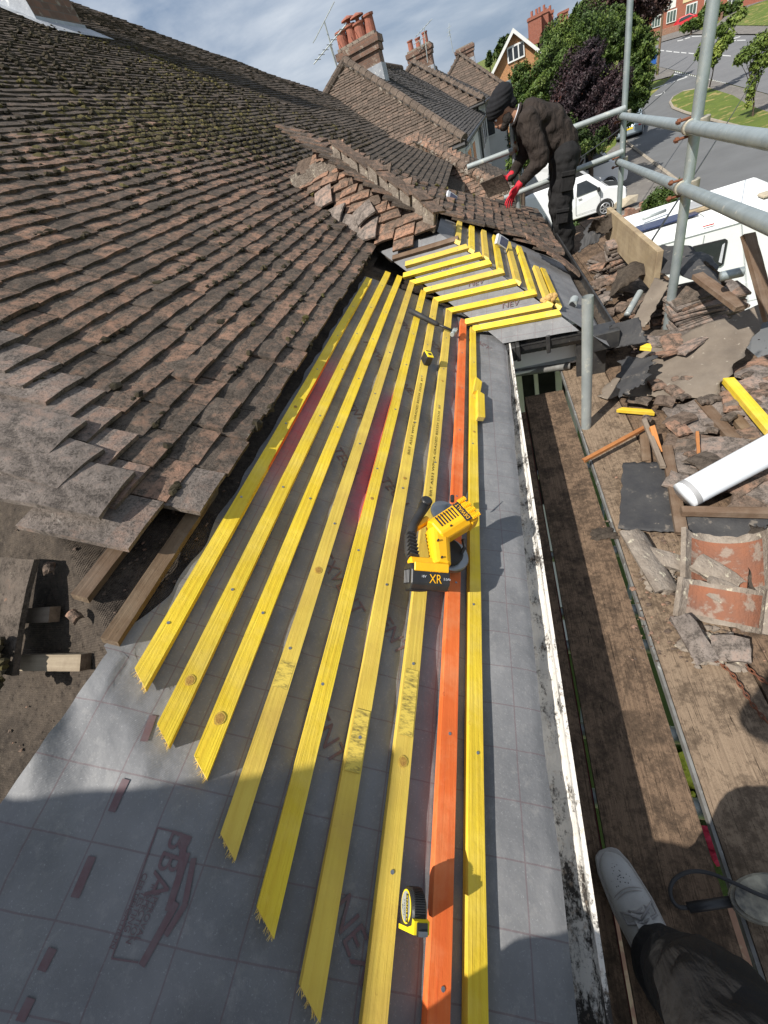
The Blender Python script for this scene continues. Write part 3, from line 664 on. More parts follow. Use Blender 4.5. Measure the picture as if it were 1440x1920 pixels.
# ------------------------------------------------------------------ eaves: fascia, gutters, wall, window under the return eaves
fa = MB(); fa.box((-.085, -3, -1.42), (.022, 0, 0), (0, 5.70, 0), (0, 0, .255)); fa.box((-.30, -3, -1.42), (.24, 0, 0), (0, 5.70, 0), (0, 0, .012))
fa.box((.0, 2.70, -1.36), (.47, -.02, 0), (0, .022, 0), (0, 0, .20)); fa.box((.50, 2.66, -1.42), (.022, 0, 0), (0, 3.4, 0), (0, 0, .2))
fa.build('fascia', M['whitepaint'], house, (0, 0, 0))
def gutter(name, A, B, out, m, r=.052, fill=None):
    A, B, out = np.array(A, float), np.array(B, float), np.array(out, float); up = np.array([0, 0, 1.]); g = MB(); N_ = 60
    prof = [(-.042, .012), (-.044, -.02), (-.034, -.046), (-.008, -.060), (.020, -.050), (.036, -.024), (.040, .010), (.050, .012), (.050, .004), (.046, .002), (.043, -.028), (.024, -.058), (-.010, -.069), (-.042, -.052), (-.052, -.02), (-.050, .012)]
    s = r / .052; vs = []
    for i in range(N_ + 1):
        p = A + (B - A) * i / N_
        for x, z in prof: vs.append(p + out * x * s + up * (z * s + .0018 * mn.noise(Vector((i * .5, x * 40, 1)))))
    n = len(prof); g.add(vs, [(i * n + k, (i + 1) * n + k, (i + 1) * n + (k + 1) % n, i * n + (k + 1) % n) for i in range(N_) for k in range(n)], .5)
    o = g.build(name, m, house, (0, 0, 0))
    if fill:
        d = MB(); vs = []; L = max(2, int(np.linalg.norm(B - A) / .012))
        for i in range(L + 1):
            p = A + (B - A) * i / L
            for x in (-.036, -.018, 0, .016, .032): vs.append(p + out * x * s + up * s * (-.044 + .012 * abs(x) / .03 + .012 * mn.noise(Vector((p[1] * 30, p[0] * 30 + x * 90, 0))) - .004))
        d.add(vs, [(i * 5 + k, (i + 1) * 5 + k, (i + 1) * 5 + k + 1, i * 5 + k + 1) for i in range(L) for k in range(4)], .5)
        d.build('gutter_silt', M['silt'] if fill == 1 else fill, o, (0, 0, 0), smooth=True)
    return o
gutter('white_gutter', (-.014, -2.0, -1.152), (.002, 2.62, -1.152), (1, 0, 0), M['gutter'], .046, 1)
gb = gutter('return_gutter', (.035, 2.635, -1.165), (.50, 2.585, -1.165), (-.105, -.994, 0), M['gutterblack'], .055, M['gutter'])
gutter('front_gutter', (.60, 2.50, -1.215), (.60, 5.9, -1.215), (1, 0, 0), M['gutterblack'], .05, M['felt'])
for c_, h_ in (((.26, 2.556, -1.18), (.012, .008, .055)), ((.045, 2.60, -1.19), (.028, .05, .045)), ((.56, 2.55, -1.21), (.07, .07, .05)), ((.085, 2.60, -1.19), (.012, .06, .05))):
    br = MB(); br.cbox(c_, *h_); br.build('gutter_bracket', M['gutterblack'], gb, c_, bevel=.004)
wl = MB(); wl.box((-.42, -3, ZG), (.12, 0, 0), (0, 6.2, 0), (0, 0, 4.79)); wl.box((-.3, 3.05, ZG), (.8, 0, 0), (0, .12, 0), (0, 0, 4.78)); wl.box((.42, 3.17, ZG), (.1, 0, 0), (0, 2.7, 0), (0, 0, 4.78))
wl.box((-.3, 2.72, -1.42), (.78, 0, 0), (0, .33, 0), (0, 0, .012)); wl.build('house_wall', M['render_w'], house, (0, 0, 0))
wf = MB()
for x, w in ((-.29, .05), (-.10, .035), (.06, .045), (.19, .03), (.34, .045)): wf.box((x, 2.99, -3.0), (w, 0, 0), (0, .04, 0), (0, 0, 1.56))
wf.box((-.30, 2.992, -1.47), (.72, 0, 0), (0, .04, 0), (0, 0, .06)); wf.box((-.30, 2.992, -3.04), (.72, 0, 0), (0, .04, 0), (0, 0, .06))
wfo = wf.build('window', M['whitepaint'], house, (0, 0, 0), bevel=.004); gl = MB(); gl.box((-.29, 3.008, -3.0), (.70, 0, 0), (0, .012, 0), (0, 0, 1.54)); gl.build('pane', M['glassd'], wfo, (0, 0, 0))
bp = MB(); bp.box((.42, 2.58, -1.52), (.16, -.015, 0), (0, .02, 0), (0, 0, .34)); bp.build('fascia_end', M['gutterblack'], house, (0, 0, 0))
M['knot'] = mat('timber_knot', (.46, .27, .05), (.30, .15, .03), 120, .7, .4, 200)
M['knotring'] = mat('knot_ring', (.40, .24, .05), (.62, .42, .06), 160, .7, .3, 200)
def scuff_mat():
    m, nt, b = new_mat('black_scuff_on_yellow_timber'); N = NB(nt); f = N.noise(N.coord('Object', (.5, 2.2, 1)), 55, 6, .75)
    N.link(N.mix(N.ramp(f, [(.44, 0.0), (.66, .9)]), (.74, .54, .09), (.05, .04, .02)), b.inputs['Base Color']); b.inputs['Roughness'].default_value = .8; return m
M['scuff'] = scuff_mat()
# ================================================================== NEW BATTENS
def batten(S, a0, a1, b, m, skew0=0.0, skew1=0.0, w=.038, th=.0245, label='', group='', cat='batten', nails=None, end=None, c=0.0, name='roofing_batten', da=0.0):
    "top face between b-w and b; ends may be mitred (skew = shift of the lower edge)"
    mid = S.P((a0 + a1) / 2, b - w / 2, c - th / 2)
    ex = nrm(S.ex + S.ey * da); ey = np.cross(S.n, ex); mw = frame_mat(mid, ex, ey, S.n); L = (a1 - a0) / 2; mb = MB(); n = 24
    ring = []
    for i in range(n + 1):
        t = i / n; r = []
        for (yy, zz) in ((w / 2, th / 2), (-w / 2, th / 2), (-w / 2, -th / 2), (w / 2, -th / 2)):
            lo = -L + (skew0 if yy < 0 else 0); hi = L + (skew1 if yy < 0 else 0)
            x = lo + (hi - lo) * t; bow = .0015 * mn.noise(Vector((x * 1.7 + b * 9, b * 5, 0))); rg_ = .0006 * mn.noise(Vector((x * 45, yy * 99, b * 7)))
            q = mid + ex * x + ey * (yy + bow + rg_) + S.n * (zz + .0018 * mn.noise(Vector((x * 1.2, b * 11, 4))))
            r.append(q)
        ring.append(r)
    vs = [q for r in ring for q in r]
    fs = [(i * 4 + k, i * 4 + (k + 1) % 4, (i + 1) * 4 + (k + 1) % 4, (i + 1) * 4 + k) for i in range(n) for k in range(4)]
    mb.add(vs, fs, .5, 0); mb.add(vs, [(3, 2, 1, 0), (n * 4, n * 4 + 1, n * 4 + 2, n * 4 + 3)], .5, 1)
    o = mb.build(name, [m, M['oldend'] if name == 'old_batten' else M['cutend']], None, mw); tag(o, label, cat, group)
    for x in (nails if nails is not None else []):
        nb_ = MB(); q = mid + ex * x + ey * uni(-.007, .007) + S.n * (th / 2)
        nb_.tube([q - S.n * .001, q + S.n * .0014], .0036, 8); nb_.build('nail', M['nail'], o, q)
    return o, mid, ex, ey
bS1 = [.966, .873, .786, .690, .595, .498, .394, .291, .222]
farA = [2.92, 3.17, 3.18, 3.15, 3.07, 3.02, 2.885, 2.82, 2.74]
nearA = [.266, .180, .145, .044, -.036, -.11, -.40, -.60, -.62]
dsc = ['yellow batten nearest the old tiles, rough sawn, with red spray on one edge', 'second yellow batten from the old tiles on the long slope, rough sawn', 'third yellow batten from the old tiles, a round knot near its cut end', 'fourth yellow batten from the old tiles on the long slope, splintered at its near end',
       'fifth yellow batten from the old tiles, striped grain and a faint red sprayed edge', 'sixth batten from the old tiles, duller yellow with printed grading text and a black scuff', 'seventh batten from the old tiles, duller yellow, lying under the circular saw', 'orange batten, the only orange one, between yellow battens beside the eaves', 'yellow batten nearest the gutter, last of the long slope, with a round knot']
for i in range(9):
    m = M['orange'] if i == 7 else (M['yellow2'] if i in (3, 5, 6) else M['yellow'])
    na = [-1.2 + .40 * k + uni(-.02, .02) for k in range(7)]; L = (farA[i] - nearA[i]) / 2
    na = [x for x in na if abs(x) < L - .1]
    sk = .031 if i < 6 else 0
    w = .039 if i != 8 else .036
    o, mid, ex, ey = batten(S1, nearA[i], farA[i], bS1[i], m, -sk, 0, w, label=dsc[i], group='battens of the long slope', nails=na)
    for (kx, kr) in {2: [(.215, .011)], 1: [(.27, .010)], 3: [(.62, .010)], 6: [(.22, .010), (1.9, .007)], 8: [(-.145, .012), (1.55, .006)], 0: [(1.3, .007)], 4: [(.95, .006)], 5: [(1.1, .006)]}.get(i, []):
        for kk, (r_, mm_) in enumerate(((kr, M['knotring']), (kr * .72, M['knot']))):
            kb_ = MB(); q = S1.P(kx, bS1[i] - w * .52, .0004 + .0004 * kk); kb_.prism([q + S1.ex * r_ * 1.15 * math.cos(t_) * (1 + .08 * math.sin(3 * t_)) + S1.ey * r_ * math.sin(t_) for t_ in np.linspace(0, 2 * math.pi, 22, endpoint=False)], S1.n * .0008); kb_.build('knot', mm_, o, q)
    for (x0_, x1_) in {5: [(.18, .30)], 6: [(.27, .42)], 3: [(.30, .36)]}.get(i, []):
        sc_ = MB(); v_, f_, _ = hgrid(S1, x0_, x1_, bS1[i] - w + .003, bS1[i] - .003, 6, 3, .0009); sc_.add(v_, f_, .5); sc_.build('black_scuff', M['scuff'], o, S1.P(x0_, bS1[i], 0))
    if i in (5, 6):
        t = MB(); a = 1.55 if i == 5 else 1.36; q = S1.P(a, bS1[i] - w / 2, .0012)
        put_text(t, 'BRT A553 WPCA GRADED BS5534 25X38  BT', q, S1.ex, S1.ey, .013, fit=.62); t.build('grading_stamp', M['black_print'], o, q)
    if i in (0, 4):
        s_ = MB(); a0, a1 = (.95, 1.75) if i == 0 else (.85, 1.65)
        if i == 0: s_.box(S1.P(a0, bS1[i] - w - .0012, -.024), S1.ex * (a1 - a0), S1.ey * .0005, S1.n * .022)
        else: s_.box(S1.P(a0, bS1[i] + .0008, -.024), S1.ex * (a1 - a0), S1.ey * .0005, S1.n * .022)
        s_.build('sprayed_edge', M['orange'], o, S1.P(a0, bS1[i], 0))
    if i < 7:
        fz = MB(); a = nearA[i]
        for _ in range(26):
            u = rnd(); q = S1.P(a - sk * u, bS1[i] - w * u, uni(-.022, 0)); d = S1.ex * -uni(.002, .010) + S1.ey * uni(-.004, .005) + S1.n * uni(-.002, .004); fz.tube([q, q + d], [.0006, .0003], 4)
        fz.build('splinters', M['cutend'], o, S1.P(a, bS1[i], 0))
s2l = [(-.508, .617), (-.517, .528), (-.46, .452), (-.347, .365), (-.261, .270), (-.17, .167), (-.032, .060), (.021, .001)]
s2r = [-.059, .036, .103, .189, .265, .389, .477, .528]
for i in range(8):
    a0, b = s2l[i]; L = (s2r[i] - a0) / 2
    batten(S2, a0, s2r[i], b, M['yellow'] if i % 3 else M['yellow2'], 0, .02, label=f'{ORD[i]} pale yellow batten down the short return slope behind the orange batten' if i not in (0, 7) else ('uppermost pale yellow batten of the short return slope, touching the old tiles' if i == 0 else 'lowest pale yellow batten of the short return slope, just above the black gutter'),
           group='battens of the short return slope', nails=[-L + .06, 0, L - .06])
s3 = [(.651, 1.30, .667, -.0), (.564, 1.32, .563, 0), (.518, 1.30, .459, 0), (.36, 1.27, .363, 0), (.249, 1.25, .252, 0), (.162, 1.24, .156, 0), (.047, .80, .062, 0), (.07, .82, .002, 0)]
for i, (a0, a1, b, _) in enumerate(s3):
    L = (a1 - a0) / 2
    batten(S3, a0, a1, b, M['yellow'] if i % 2 else M['yellow2'], -.02, 0, label=f'{ORD[i]} yellow batten from the top on the front slope below the crouching roofer' if i not in (0, 7) else ('short yellow batten at the top of the front slope, half under old tiles' if i == 0 else 'yellow batten nearest the front gutter, last on the front slope'),
           group='battens of the front slope', nails=[-L + .05, L - .08])
# old timber battens left on the stripped part
ob = [(S1, .308, .80, 1.062, .0), (S1, .381, .80, 1.172, .0), (S1, .60, .95, 1.30, 0), (S1, .60, .95, 1.40, 0)]
lab = ['long old brown batten poking out under the lowest loose tiles', 'shorter old brown batten above it, its end broken, below the lowest loose tiles', 'stub of old brown batten showing at the left edge, under the stepped tiles', 'topmost stub of old batten at the left edge under the tiles']
for i, (S, a0, a1, b, _) in enumerate(ob):
    batten(S, a0, a1, b, M['oldwood'], 0, 0, .036, .024, lab[i], 'old battens at the near hip', c=-.004, name='old_batten')
for i, (x0, y0, x1, y1) in enumerate(((42, 1176, 98, 1166), (62, 1274, 156, 1258))):
    a0, b0 = S0.px(x0, y0, -.02); a1, b1 = S0.px(x1, y1, -.02)
    batten(S0, min(a0, a1) - .05, a1, b1 + .036, M['greywood'], 0, 0, .036, .024, ('short pale stub of old batten on the hip end, upper of two', 'short pale stub of old batten on the hip end, lower of two')[i], 'old battens at the near hip', c=-.012, name='old_batten')
batten(S2, -.62, -.12, .70, M['oldwood'], 0, 0, .036, .024, 'old brown batten just above the pale yellow battens of the return slope', None, c=0, name='old_batten')
# ------------------------------------------------------------------ loose tiles
def loose_tile(p, ex, ey, label, group, m=None, w=.165, L=.265, th=.013, parent=None, name='roof_tile', curve=.006, brk=False):
    p, ex, ey = np.array(p, float), nrm(ex), np.array(ey, float); ey = nrm(ey - ex * np.dot(ex, ey)); nz = np.cross(ex, ey); mb = MB(); vs = []
    for k in (0, 1):
        for j in range(5):
            for i in range(5):
                u, v = i / 4, j / 4; rag = (uni(-.09, .09) * min(w, L) if brk and (j in (0, 4)) else uni(-.0015, .0015)) if (i in (0, 4) or j in (0, 4)) else 0
                vs.append(p + ex * ((u - .5) * w + rag) + ey * ((v - .5) * L + rag) + nz * (curve * (1 - (2 * u - 1) ** 2) + curve * .8 * (1 - (2 * v - 1) ** 2) - k * th))
    f = [(j * 5 + i, j * 5 + i + 1, (j + 1) * 5 + i + 1, (j + 1) * 5 + i) for j in range(4) for i in range(4)]
    f += [(25 + j * 5 + i, 25 + (j + 1) * 5 + i, 25 + (j + 1) * 5 + i + 1, 25 + j * 5 + i + 1) for j in range(4) for i in range(4)]
    ed = [0, 1, 2, 3, 4, 9, 14, 19, 24, 23, 22, 21, 20, 15, 10, 5]
    f += [(ed[i], 25 + ed[i], 25 + ed[(i + 1) % 16], ed[(i + 1) % 16]) for i in range(16)]
    mb.add(vs, f, rnd()); o = mb.build(name, m or M['tileg'], parent, frame_mat(p, ex, ey, nz))
    if parent is None: tag(o, label, 'roof tile', group)
    return o
for i, (x, y, rot, lift, lb) in enumerate(((607, 372, .25, .06, 'loose grey tile leaning beside the bay hip, uppermost on the return slope'), (627, 406, 1.35, .05, 'loose pale tile lying flat across others on the return slope, left of the upright one'), (648, 422, 1.1, .035, 'mortar-stained loose tile half under the flat one on the return slope'), (690, 432, .02, .05, 'square pale tile standing nearest the yellow battens on the return slope'), (683, 400, .5, .065, 'pale tile with a rounded end resting on the square one'), (655, 445, 2.0, .03, 'lowest loose tile on the return slope, at the valley'))):
    a, b = S2.px(x, y, lift); ex = S2.ex * math.cos(rot) + S2.ey * math.sin(rot); ey = -S2.ex * math.sin(rot) + S2.ey * math.cos(rot)
    tl = nrm(ey + S2.n * uni(-.25, .12)); loose_tile(S2.P(a, b, lift + .01), ex, tl, lb, 'loose tiles on the return slope', w=.16, L=.20)
# two lowest loose tiles of the big slope and the tile at the left edge
for (x, y, lb, r) in ((28, 1150, 'mossy old tile at the left edge of the hip end, long and upright', 1.45),):
    a, b = S0.px(x - 12, y, .02); ex = S0.ex * math.cos(r) + S0.ey * math.sin(r); loose_tile(S0.P(a, b, .03), ex, np.cross(S0.n, ex), lb, None, M['tile'], L=.15, w=.26)
a, b = S0.px(24, 1240, .02)
mo = MB()
for _ in range(70): mo.blob(S0.P(a + uni(-.05, .03), b + uni(-.05, .05), .05 + uni(0, .012)), uni(.008, .018), .4, 1, (1, 1, .7), None, uni(.1, .8))
tag(mo.build('moss_clump', M['moss'], None, S0.P(a, b, .05)), 'dark clump of moss on the tile at the left edge', 'moss')
for i in range(10):
    a, b = uni(.25, .62), uni(1.15, 1.75)
    q = S1.P(a, b, -.02 - max(0, a_hip(b) - a) * .5); r = uni(0, 3); s_ = uni(.012, .03)
    loose_tile(q, S1.ex * math.cos(r) + S1.ey * math.sin(r), S1.ey * math.cos(r) - S1.ex * math.sin(r) + S1.n * uni(-.3, .3), 'small broken tile crumb on the old felt at the near hip', 'tile crumbs on the old felt', M['tiler'], s_, s_ * 1.4, .01, name='tile_fragment', brk=True)
# loose tiles slipped out of the stepped end of the big slope
for (x, y, r, lf, lb) in ((118, 905, .06, .052, 'grey-white loose tile jutting out lowest at the stepped end of the big slope'), (60, 850, -.05, .050, 'grey-white loose tile jutting left, second from the bottom of the stepped end'), (30, 800, .04, .050, 'pale loose tile at the left edge, third from the bottom of the stepped end')):
    a, b = S1.px(x, y, lf); ex = S1.ex * math.cos(r) + S1.ey * math.sin(r); loose_tile(S1.P(a, b, lf), ex, np.cross(S1.n, ex) - S1.n * .10, lb, 'loose tiles at the stepped end', M['tileg'], .165, .265)
# grit on the bared felt
cr = MB()
for _ in range(300):
    a, b = uni(-1.2, .3), uni(-.5, .6)
    if b < -a / ct - .04: cr.blob(S0.P(a, b, -.045 + .012 * mn.noise(Vector((a * 5, b * 5, 4.5)))), uni(.001, .0045), .5, 1, (1.3, 1, .4), None, rnd())
for _ in range(260):
    a, b = uni(.2, .9), uni(.99, 1.5)
    if a > a_hip(b): cr.blob(S1.P(a, b, -.038), uni(.0015, .006), .5, 1, (1.2, 1, .6), None, rnd())
tag(cr.build('felt_grit', M['tiler'], house, (0, 0, 0), attrs=True), kind='stuff')
# stack left on the near end of the front slope
for k in range(6):
    loose_tile(S3.P(1.20 + uni(-.02, .02) - .02 * k, .0 - .045 * k, .035 + .007 * (5 - k)), S3.ex + S3.ey * uni(-.15, .05), S3.ey * .35 - S3.ex + S3.n * .05, 'reddish tile in the loose pile at the lower corner of the front slope', 'tiles piled on the front slope', M['tiler'], .165, .265)
# ================================================================== TOOLS
def s1p(x, y, c): a, b = S1.px(x, y, c); return S1.P(a, b, c)
sw = empty('circular_saw', s1p(830, 1010, .01), 'yellow and black cordless circular saw lying across the battens', 'circular saw')
def ebox(mb, c, ex, ey, hx, hy, hz, tint=None, mi=0):
    ex = nrm(ex); ez = nrm(np.cross(ex, ey)); ey = np.cross(ez, ex); mb.cbox(c, hx, hy, hz, np.array([ex, ey, ez]).T, tint, mi); return ex, ey, ez
def chamf(c, ex, ey, ez, sec, L, taper=1.0):
    "octagonal bar: section half sizes (h along ey, w along ez), length L along ex, centred at c"
    o = []
    for s_, k in ((-1, 1.0), (1, taper)):
        for (y, z) in ((1, .55), (.55, 1), (-.55, 1), (-1, .55), (-1, -.55), (-.55, -1), (.55, -1), (1, -.55)): o.append(c + ex * (s_ * L / 2) + ey * (y * sec[0] * k) + ez * (z * sec[1] * k))
    f = [(i, (i + 1) % 8, 8 + (i + 1) % 8, 8 + i) for i in range(8)] + [tuple(range(8))[::-1], tuple(range(8, 16))]
    return o, f
q0, q1 = s1p(818, 1000, .085), s1p(880, 961, .125); ax = nrm(q1 - q0); az = nrm(np.cross(ax, np.cross(S1.n, ax))); ay = np.cross(az, ax)
mo = MB(); v, f = chamf(q0 + ax * .045, ax, ay, az, (.040, .040), .105, 1.06); mo.add(v, f, .5); v, f = chamf(q0 + ax * .113, ax, ay, az, (.0445, .044), .030, .95); mo.add(v, f, .5)
for k in range(5):
    for s_ in (-.6, -.2, .2, .6): mo.cbox(q0 + ax * (.104 + .006 * k) + ay * .0445 * s_ * 1.2 + az * .0435, .0018, .007, .002, np.array([ax, ay, az]).T)
mo.build('motor_housing', M['sawyellow'], sw, q0, bevel=.004)
lb = MB(); lc = q0 + ax * .092 + az * .0428; lb.cbox(lc, .011, .034, .0012, np.array([ax, ay, az]).T, .5); lbo = lb.build('label', M['blackpl'], sw, lc)
tx = MB(); put_text(tx, 'DEWALT', lc + az * .0018, -ay if False else ay, -ax, .017, fit=.058); tx.build('label_text', M['sawyellow'], lbo, lc)
vn = MB()
for k in range(7): vn.cbox(q0 + ax * (.012 + .010 * k) + az * .0412 + ay * .012, .0022, .018, .0012, np.array([ax, ay, az]).T)
vn.build('cooling_slots', M['blackpl'], sw, q0)
nk = MB(); n0, n1 = s1p(820, 1003, .085), s1p(826, 1056, .085); nd = nrm(n1 - n0); nz_ = nrm(np.cross(nd, np.cross(S1.n, nd))); ny_ = np.cross(nz_, nd)
v, f = chamf((n0 + n1) / 2, nd, ny_, nz_, (.034, .030), float(np.linalg.norm(n1 - n0)) + .02, .8); nk.add(v, f, .5)
ebox(nk, s1p(790, 982, .07), s1p(812, 972, .07) - s1p(782, 990, .07), S1.n, .034, .012, .012)
ebox(nk, s1p(800, 1060, .08), s1p(845, 1068, .08) - s1p(770, 1062, .08), S1.ex, .052, .020, .014)
nk.build('body_shell', M['sawyellow'], sw, n0, bevel=.005)
hd_ = MB(); hp = [(798, 946), (786, 966), (775, 984), (769, 1008), (770, 1032), (776, 1050), (788, 1058), (806, 1062), (834, 1068)]
hd_.tube([s1p(x, y, .075 + .01 * math.sin(i)) for i, (x, y) in enumerate(hp)], [.018, .015, .0145, .017, .0185, .019, .016, .011, .009], 14); hd_.build('rubber_handle', M['black'], sw, n0, smooth=True)
for (x, y, c) in ((822, 1012, .118), (829, 1044, .114), (846, 985, .136), (812, 1058, .093), (838, 1062, .093)):
    q = s1p(x, y, c); c_ = MB(); c_.tube([q - S1.n * .006, q + S1.n * .0012], .0032, 8); c_.build('screw', M['blackpl'], sw, q)
for k in range(7):
    t = k / 6; q = s1p(770 + 5 * t, 1004 + 40 * t, .086); c_ = MB(); c_.cbox(q, .013, .0016, .0165, np.array([S1.ey, S1.ex, S1.n]).T); c_.build('grip_rib', M['blackpl'], sw, q, bevel=.0008)
kn = MB(); kc = s1p(797, 945, .075); kn.tube([kc - S1.n * .015, kc + S1.n * .022], .019, 18); kn.build('front_knob', M['blackpl'], sw, kc, bevel=.004)
bt_ = MB(); bc = s1p(800, 1083, .066); bx = nrm(s1p(842, 1090, .06) - s1p(760, 1084, .06)); by = nrm(np.cross(S1.n, bx)); bz = nrm(S1.n * .88 - by * .47); by2 = np.cross(bz, bx)
v, f = chamf(bc, bx, by2, bz, (.036, .032), .112, 1.0); bt_.add(v, f, .5)
for k in range(5): bt_.cbox(bc - bx * (.030 - .0 * k) + bz * (.018 - .010 * k) - by2 * .036, .024, .003, .0028, np.array([bx, by2, bz]).T)
for k in range(4): bt_.cbox(bc - bx * .057 + bz * (.014 - .011 * k), .002, .02, .003, np.array([bx, by2, bz]).T)
bat = bt_.build('battery', M['blackpl'], sw, bc, bevel=.003)
tx = MB(); tc = bc + bz * .0335 + bx * .012
put_text(tx, 'XR', tc - by2 * .006, bx, by2, .034, fit=.036); put_text(tx, 'DEWALT', tc + by2 * .0165, bx, by2, .010, fit=.034); tx.build('battery_text', M['sawyellow'], bat, tc)
tx = MB(); put_text(tx, '18V', tc - bx * .034, bx, by2, .009); put_text(tx, '5.0Ah', tc + bx * .034 - by2 * .004, bx, by2, .009); tx.build('battery_figures', M['cardwhite'], bat, tc)
bs = MB(); ebox(bs, bc + bz * .034 + by2 * .026, bx, by2, .050, .012, .003); bs.build('battery_shoe', M['sawyellow'], sw, bc, bevel=.002)
gd = MB(); gc = s1p(842, 1040, .030); gd.tube([gc - S1.n * .009, gc + S1.n * .009], .062, 40); gd.build('blade_guard', M['steel'], sw, gc, bevel=.003)
gd = MB(); gc = s1p(835, 962, .030); gd.tube([gc - S1.n * .003, gc + S1.n * .003], .052, 40); gd.build('blade', M['steel'], sw, gc)
gd = MB(); gc = s1p(838, 1035, .040); gd.tube([gc - S1.n * .006, gc + S1.n * .014], .050, 30); gd.build('gear_case', M['black'], sw, gc, bevel=.004)
sh = MB(); p0 = s1p(866, 948, .055); sh.prism([p0, p0 + S1.ex * .045 + S1.n * .035 - S1.ey * .006, p0 + S1.ex * .012 - S1.ey * .016 + S1.n * .002], S1.n * .003)
sh.build('base_shoe', M['steel'], sw, p0)
lv = MB(); lv.tube([s1p(848, 930, .06), s1p(848, 940, .06)], .007, 8); lv.tube([s1p(868, 1012, .075), s1p(872, 1024, .075), s1p(866, 1036, .06)], .006, 8); lv.build('guard_lever', M['blackpl'], sw, p0)
# tape measure standing on the rib between the battens
nl = nrm((-.74, -.10, .66)); ty = nrm(np.array([.04, 1, .03]) - nl * np.dot(nl, (.04, 1, .03))); tx_ = np.cross(ty, nl); tc = s1p(775, 1702, .028); nl, ty, tx_ = nl * .78, ty * .78, tx_ * .78
def case(mb, c, r, th, corner=True, mi=0):
    pts = []
    for k in range(40):
        a_ = 2 * math.pi * k / 40; x, y = math.cos(a_), math.sin(a_)
        if corner and y < -.25: s_ = 1 + .32 * min(1, (-y - .25) / .5) * abs(x) ** .5 if x * 1 > -2 else 1
        else: s_ = 1
        pts.append(c + tx_ * x * r * (s_ if x < 0 else s_) * .98 + ty * max(y * s_, -1.02) * r)
    mb.prism([p - nl * th / 2 for p in pts], nl * th, .5, mi)
tm = empty('tape_measure', tc - S1.n * .03, 'black and yellow tape measure on edge beside the orange batten', 'tape measure', 'tape measures on the battens')
c_ = MB(); case(c_, tc, .035, .034); c_.build('case', M['blackpl'], tm, tc, bevel=.003)
c_ = MB()
for k in range(15): a_ = -.35 + .11 * k; d = tx_ * math.cos(a_) + ty * math.sin(a_); c_.cbox(tc + d * .0352, .0012, .0012, .013, np.array([d, np.cross(nl, d), nl]).T)
c_.build('grip_ribs', M['black'], tm, tc)
c_ = MB(); c_.prism([tc + nl * .0172 + tx_ * .0245 * math.cos(k * math.pi / 18) + ty * (.0275 * math.sin(k * math.pi / 18) + .002) for k in range(36)], nl * .0008); lab_ = c_.build('label', M['tapeyellow'], tm, tc)
c_ = MB(); c_.prism([tc + nl * .0182 + tx_ * .0215 * math.cos(k * math.pi / 18) + ty * (.0245 * math.sin(k * math.pi / 18) + .002) for k in range(36)], nl * .0006); c_.build('label_face', M['galvd'], lab_, tc)
c_ = MB(); c_.cbox(tc + nl * .0190 + tx_ * .008, .0055, .0225, .0003, np.array([tx_, ty, nl]).T); c_.build('label_band', M['blackpl'], lab_, tc)
t_ = MB(); put_text(t_, 'STANLEY', tc + nl * .0196 + tx_ * .008, -ty, tx_, .0085, fit=.040); t_.build('label_text', M['tapeyellow'], lab_, tc)
t_ = MB(); put_text(t_, 'TYLON', tc + nl * .0192 - tx_ * .006, -ty, tx_, .0085, fit=.026); put_text(t_, '8m', tc + nl * .0192 - tx_ * .015, -ty, tx_, .006); t_.build('label_small_text', M['blackpl'], lab_, tc)
c_ = MB(); c_.prism([tc - nl * .0178 + tx_ * x + ty * y for x, y in ((-.034, -.0365), (.041, -.0365), (.043, -.016), (.033, -.013), (.030, -.024), (.010, -.029), (-.034, -.029))], nl * .0356); c_.build('yellow_stripe', M['tapeyellow'], tm, tc)
c_ = MB(); c_.cbox(tc + tx_ * .040 - ty * .028, .006, .010, .012, np.array([tx_, ty, nl]).T); c_.build('blade_mouth', M['blackpl'], tm, tc); c_ = MB(); c_.cbox(tc + tx_ * .047 - ty * .034, .002, .004, .010, np.array([tx_, ty, nl]).T); c_.build('end_hook', M['steel'], tm, tc)
# second tape, further up, yellow face to the camera
t2 = empty('tape_measure', s1p(808, 668, .02), 'small tape measure with a bright yellow front between two battens', 'tape measure', 'tape measures on the battens')
fy = nrm(s1p(811, 676, .05) - s1p(799, 653, .05)); fx = nrm(np.cross(fy, S1.n)); fc0 = s1p(805, 664, .05)
c_ = MB(); ebox(c_, fc0 - S1.n * .026 + fx * .004, fx, fy, .020, .030, .025); c_.build('case', M['blackpl'], t2, fc0, bevel=.006)
c_ = MB(); ebox(c_, fc0, fx, fy, .0175, .029, .003); c_.build('yellow_front', M['tapeyellow'], t2, fc0, bevel=.002)
c_ = MB(); ebox(c_, fc0 + S1.n * .0035 + fy * .005, fx, fy, .008, .009, .001); c_.build('lock_button', M['blackpl'], t2, fc0)
c_ = MB(); ebox(c_, fc0 + S1.n * .0035 - fy * .024, fx, fy, .012, .0035, .001); c_.build('blade_mouth', M['blackpl'], t2, fc0)
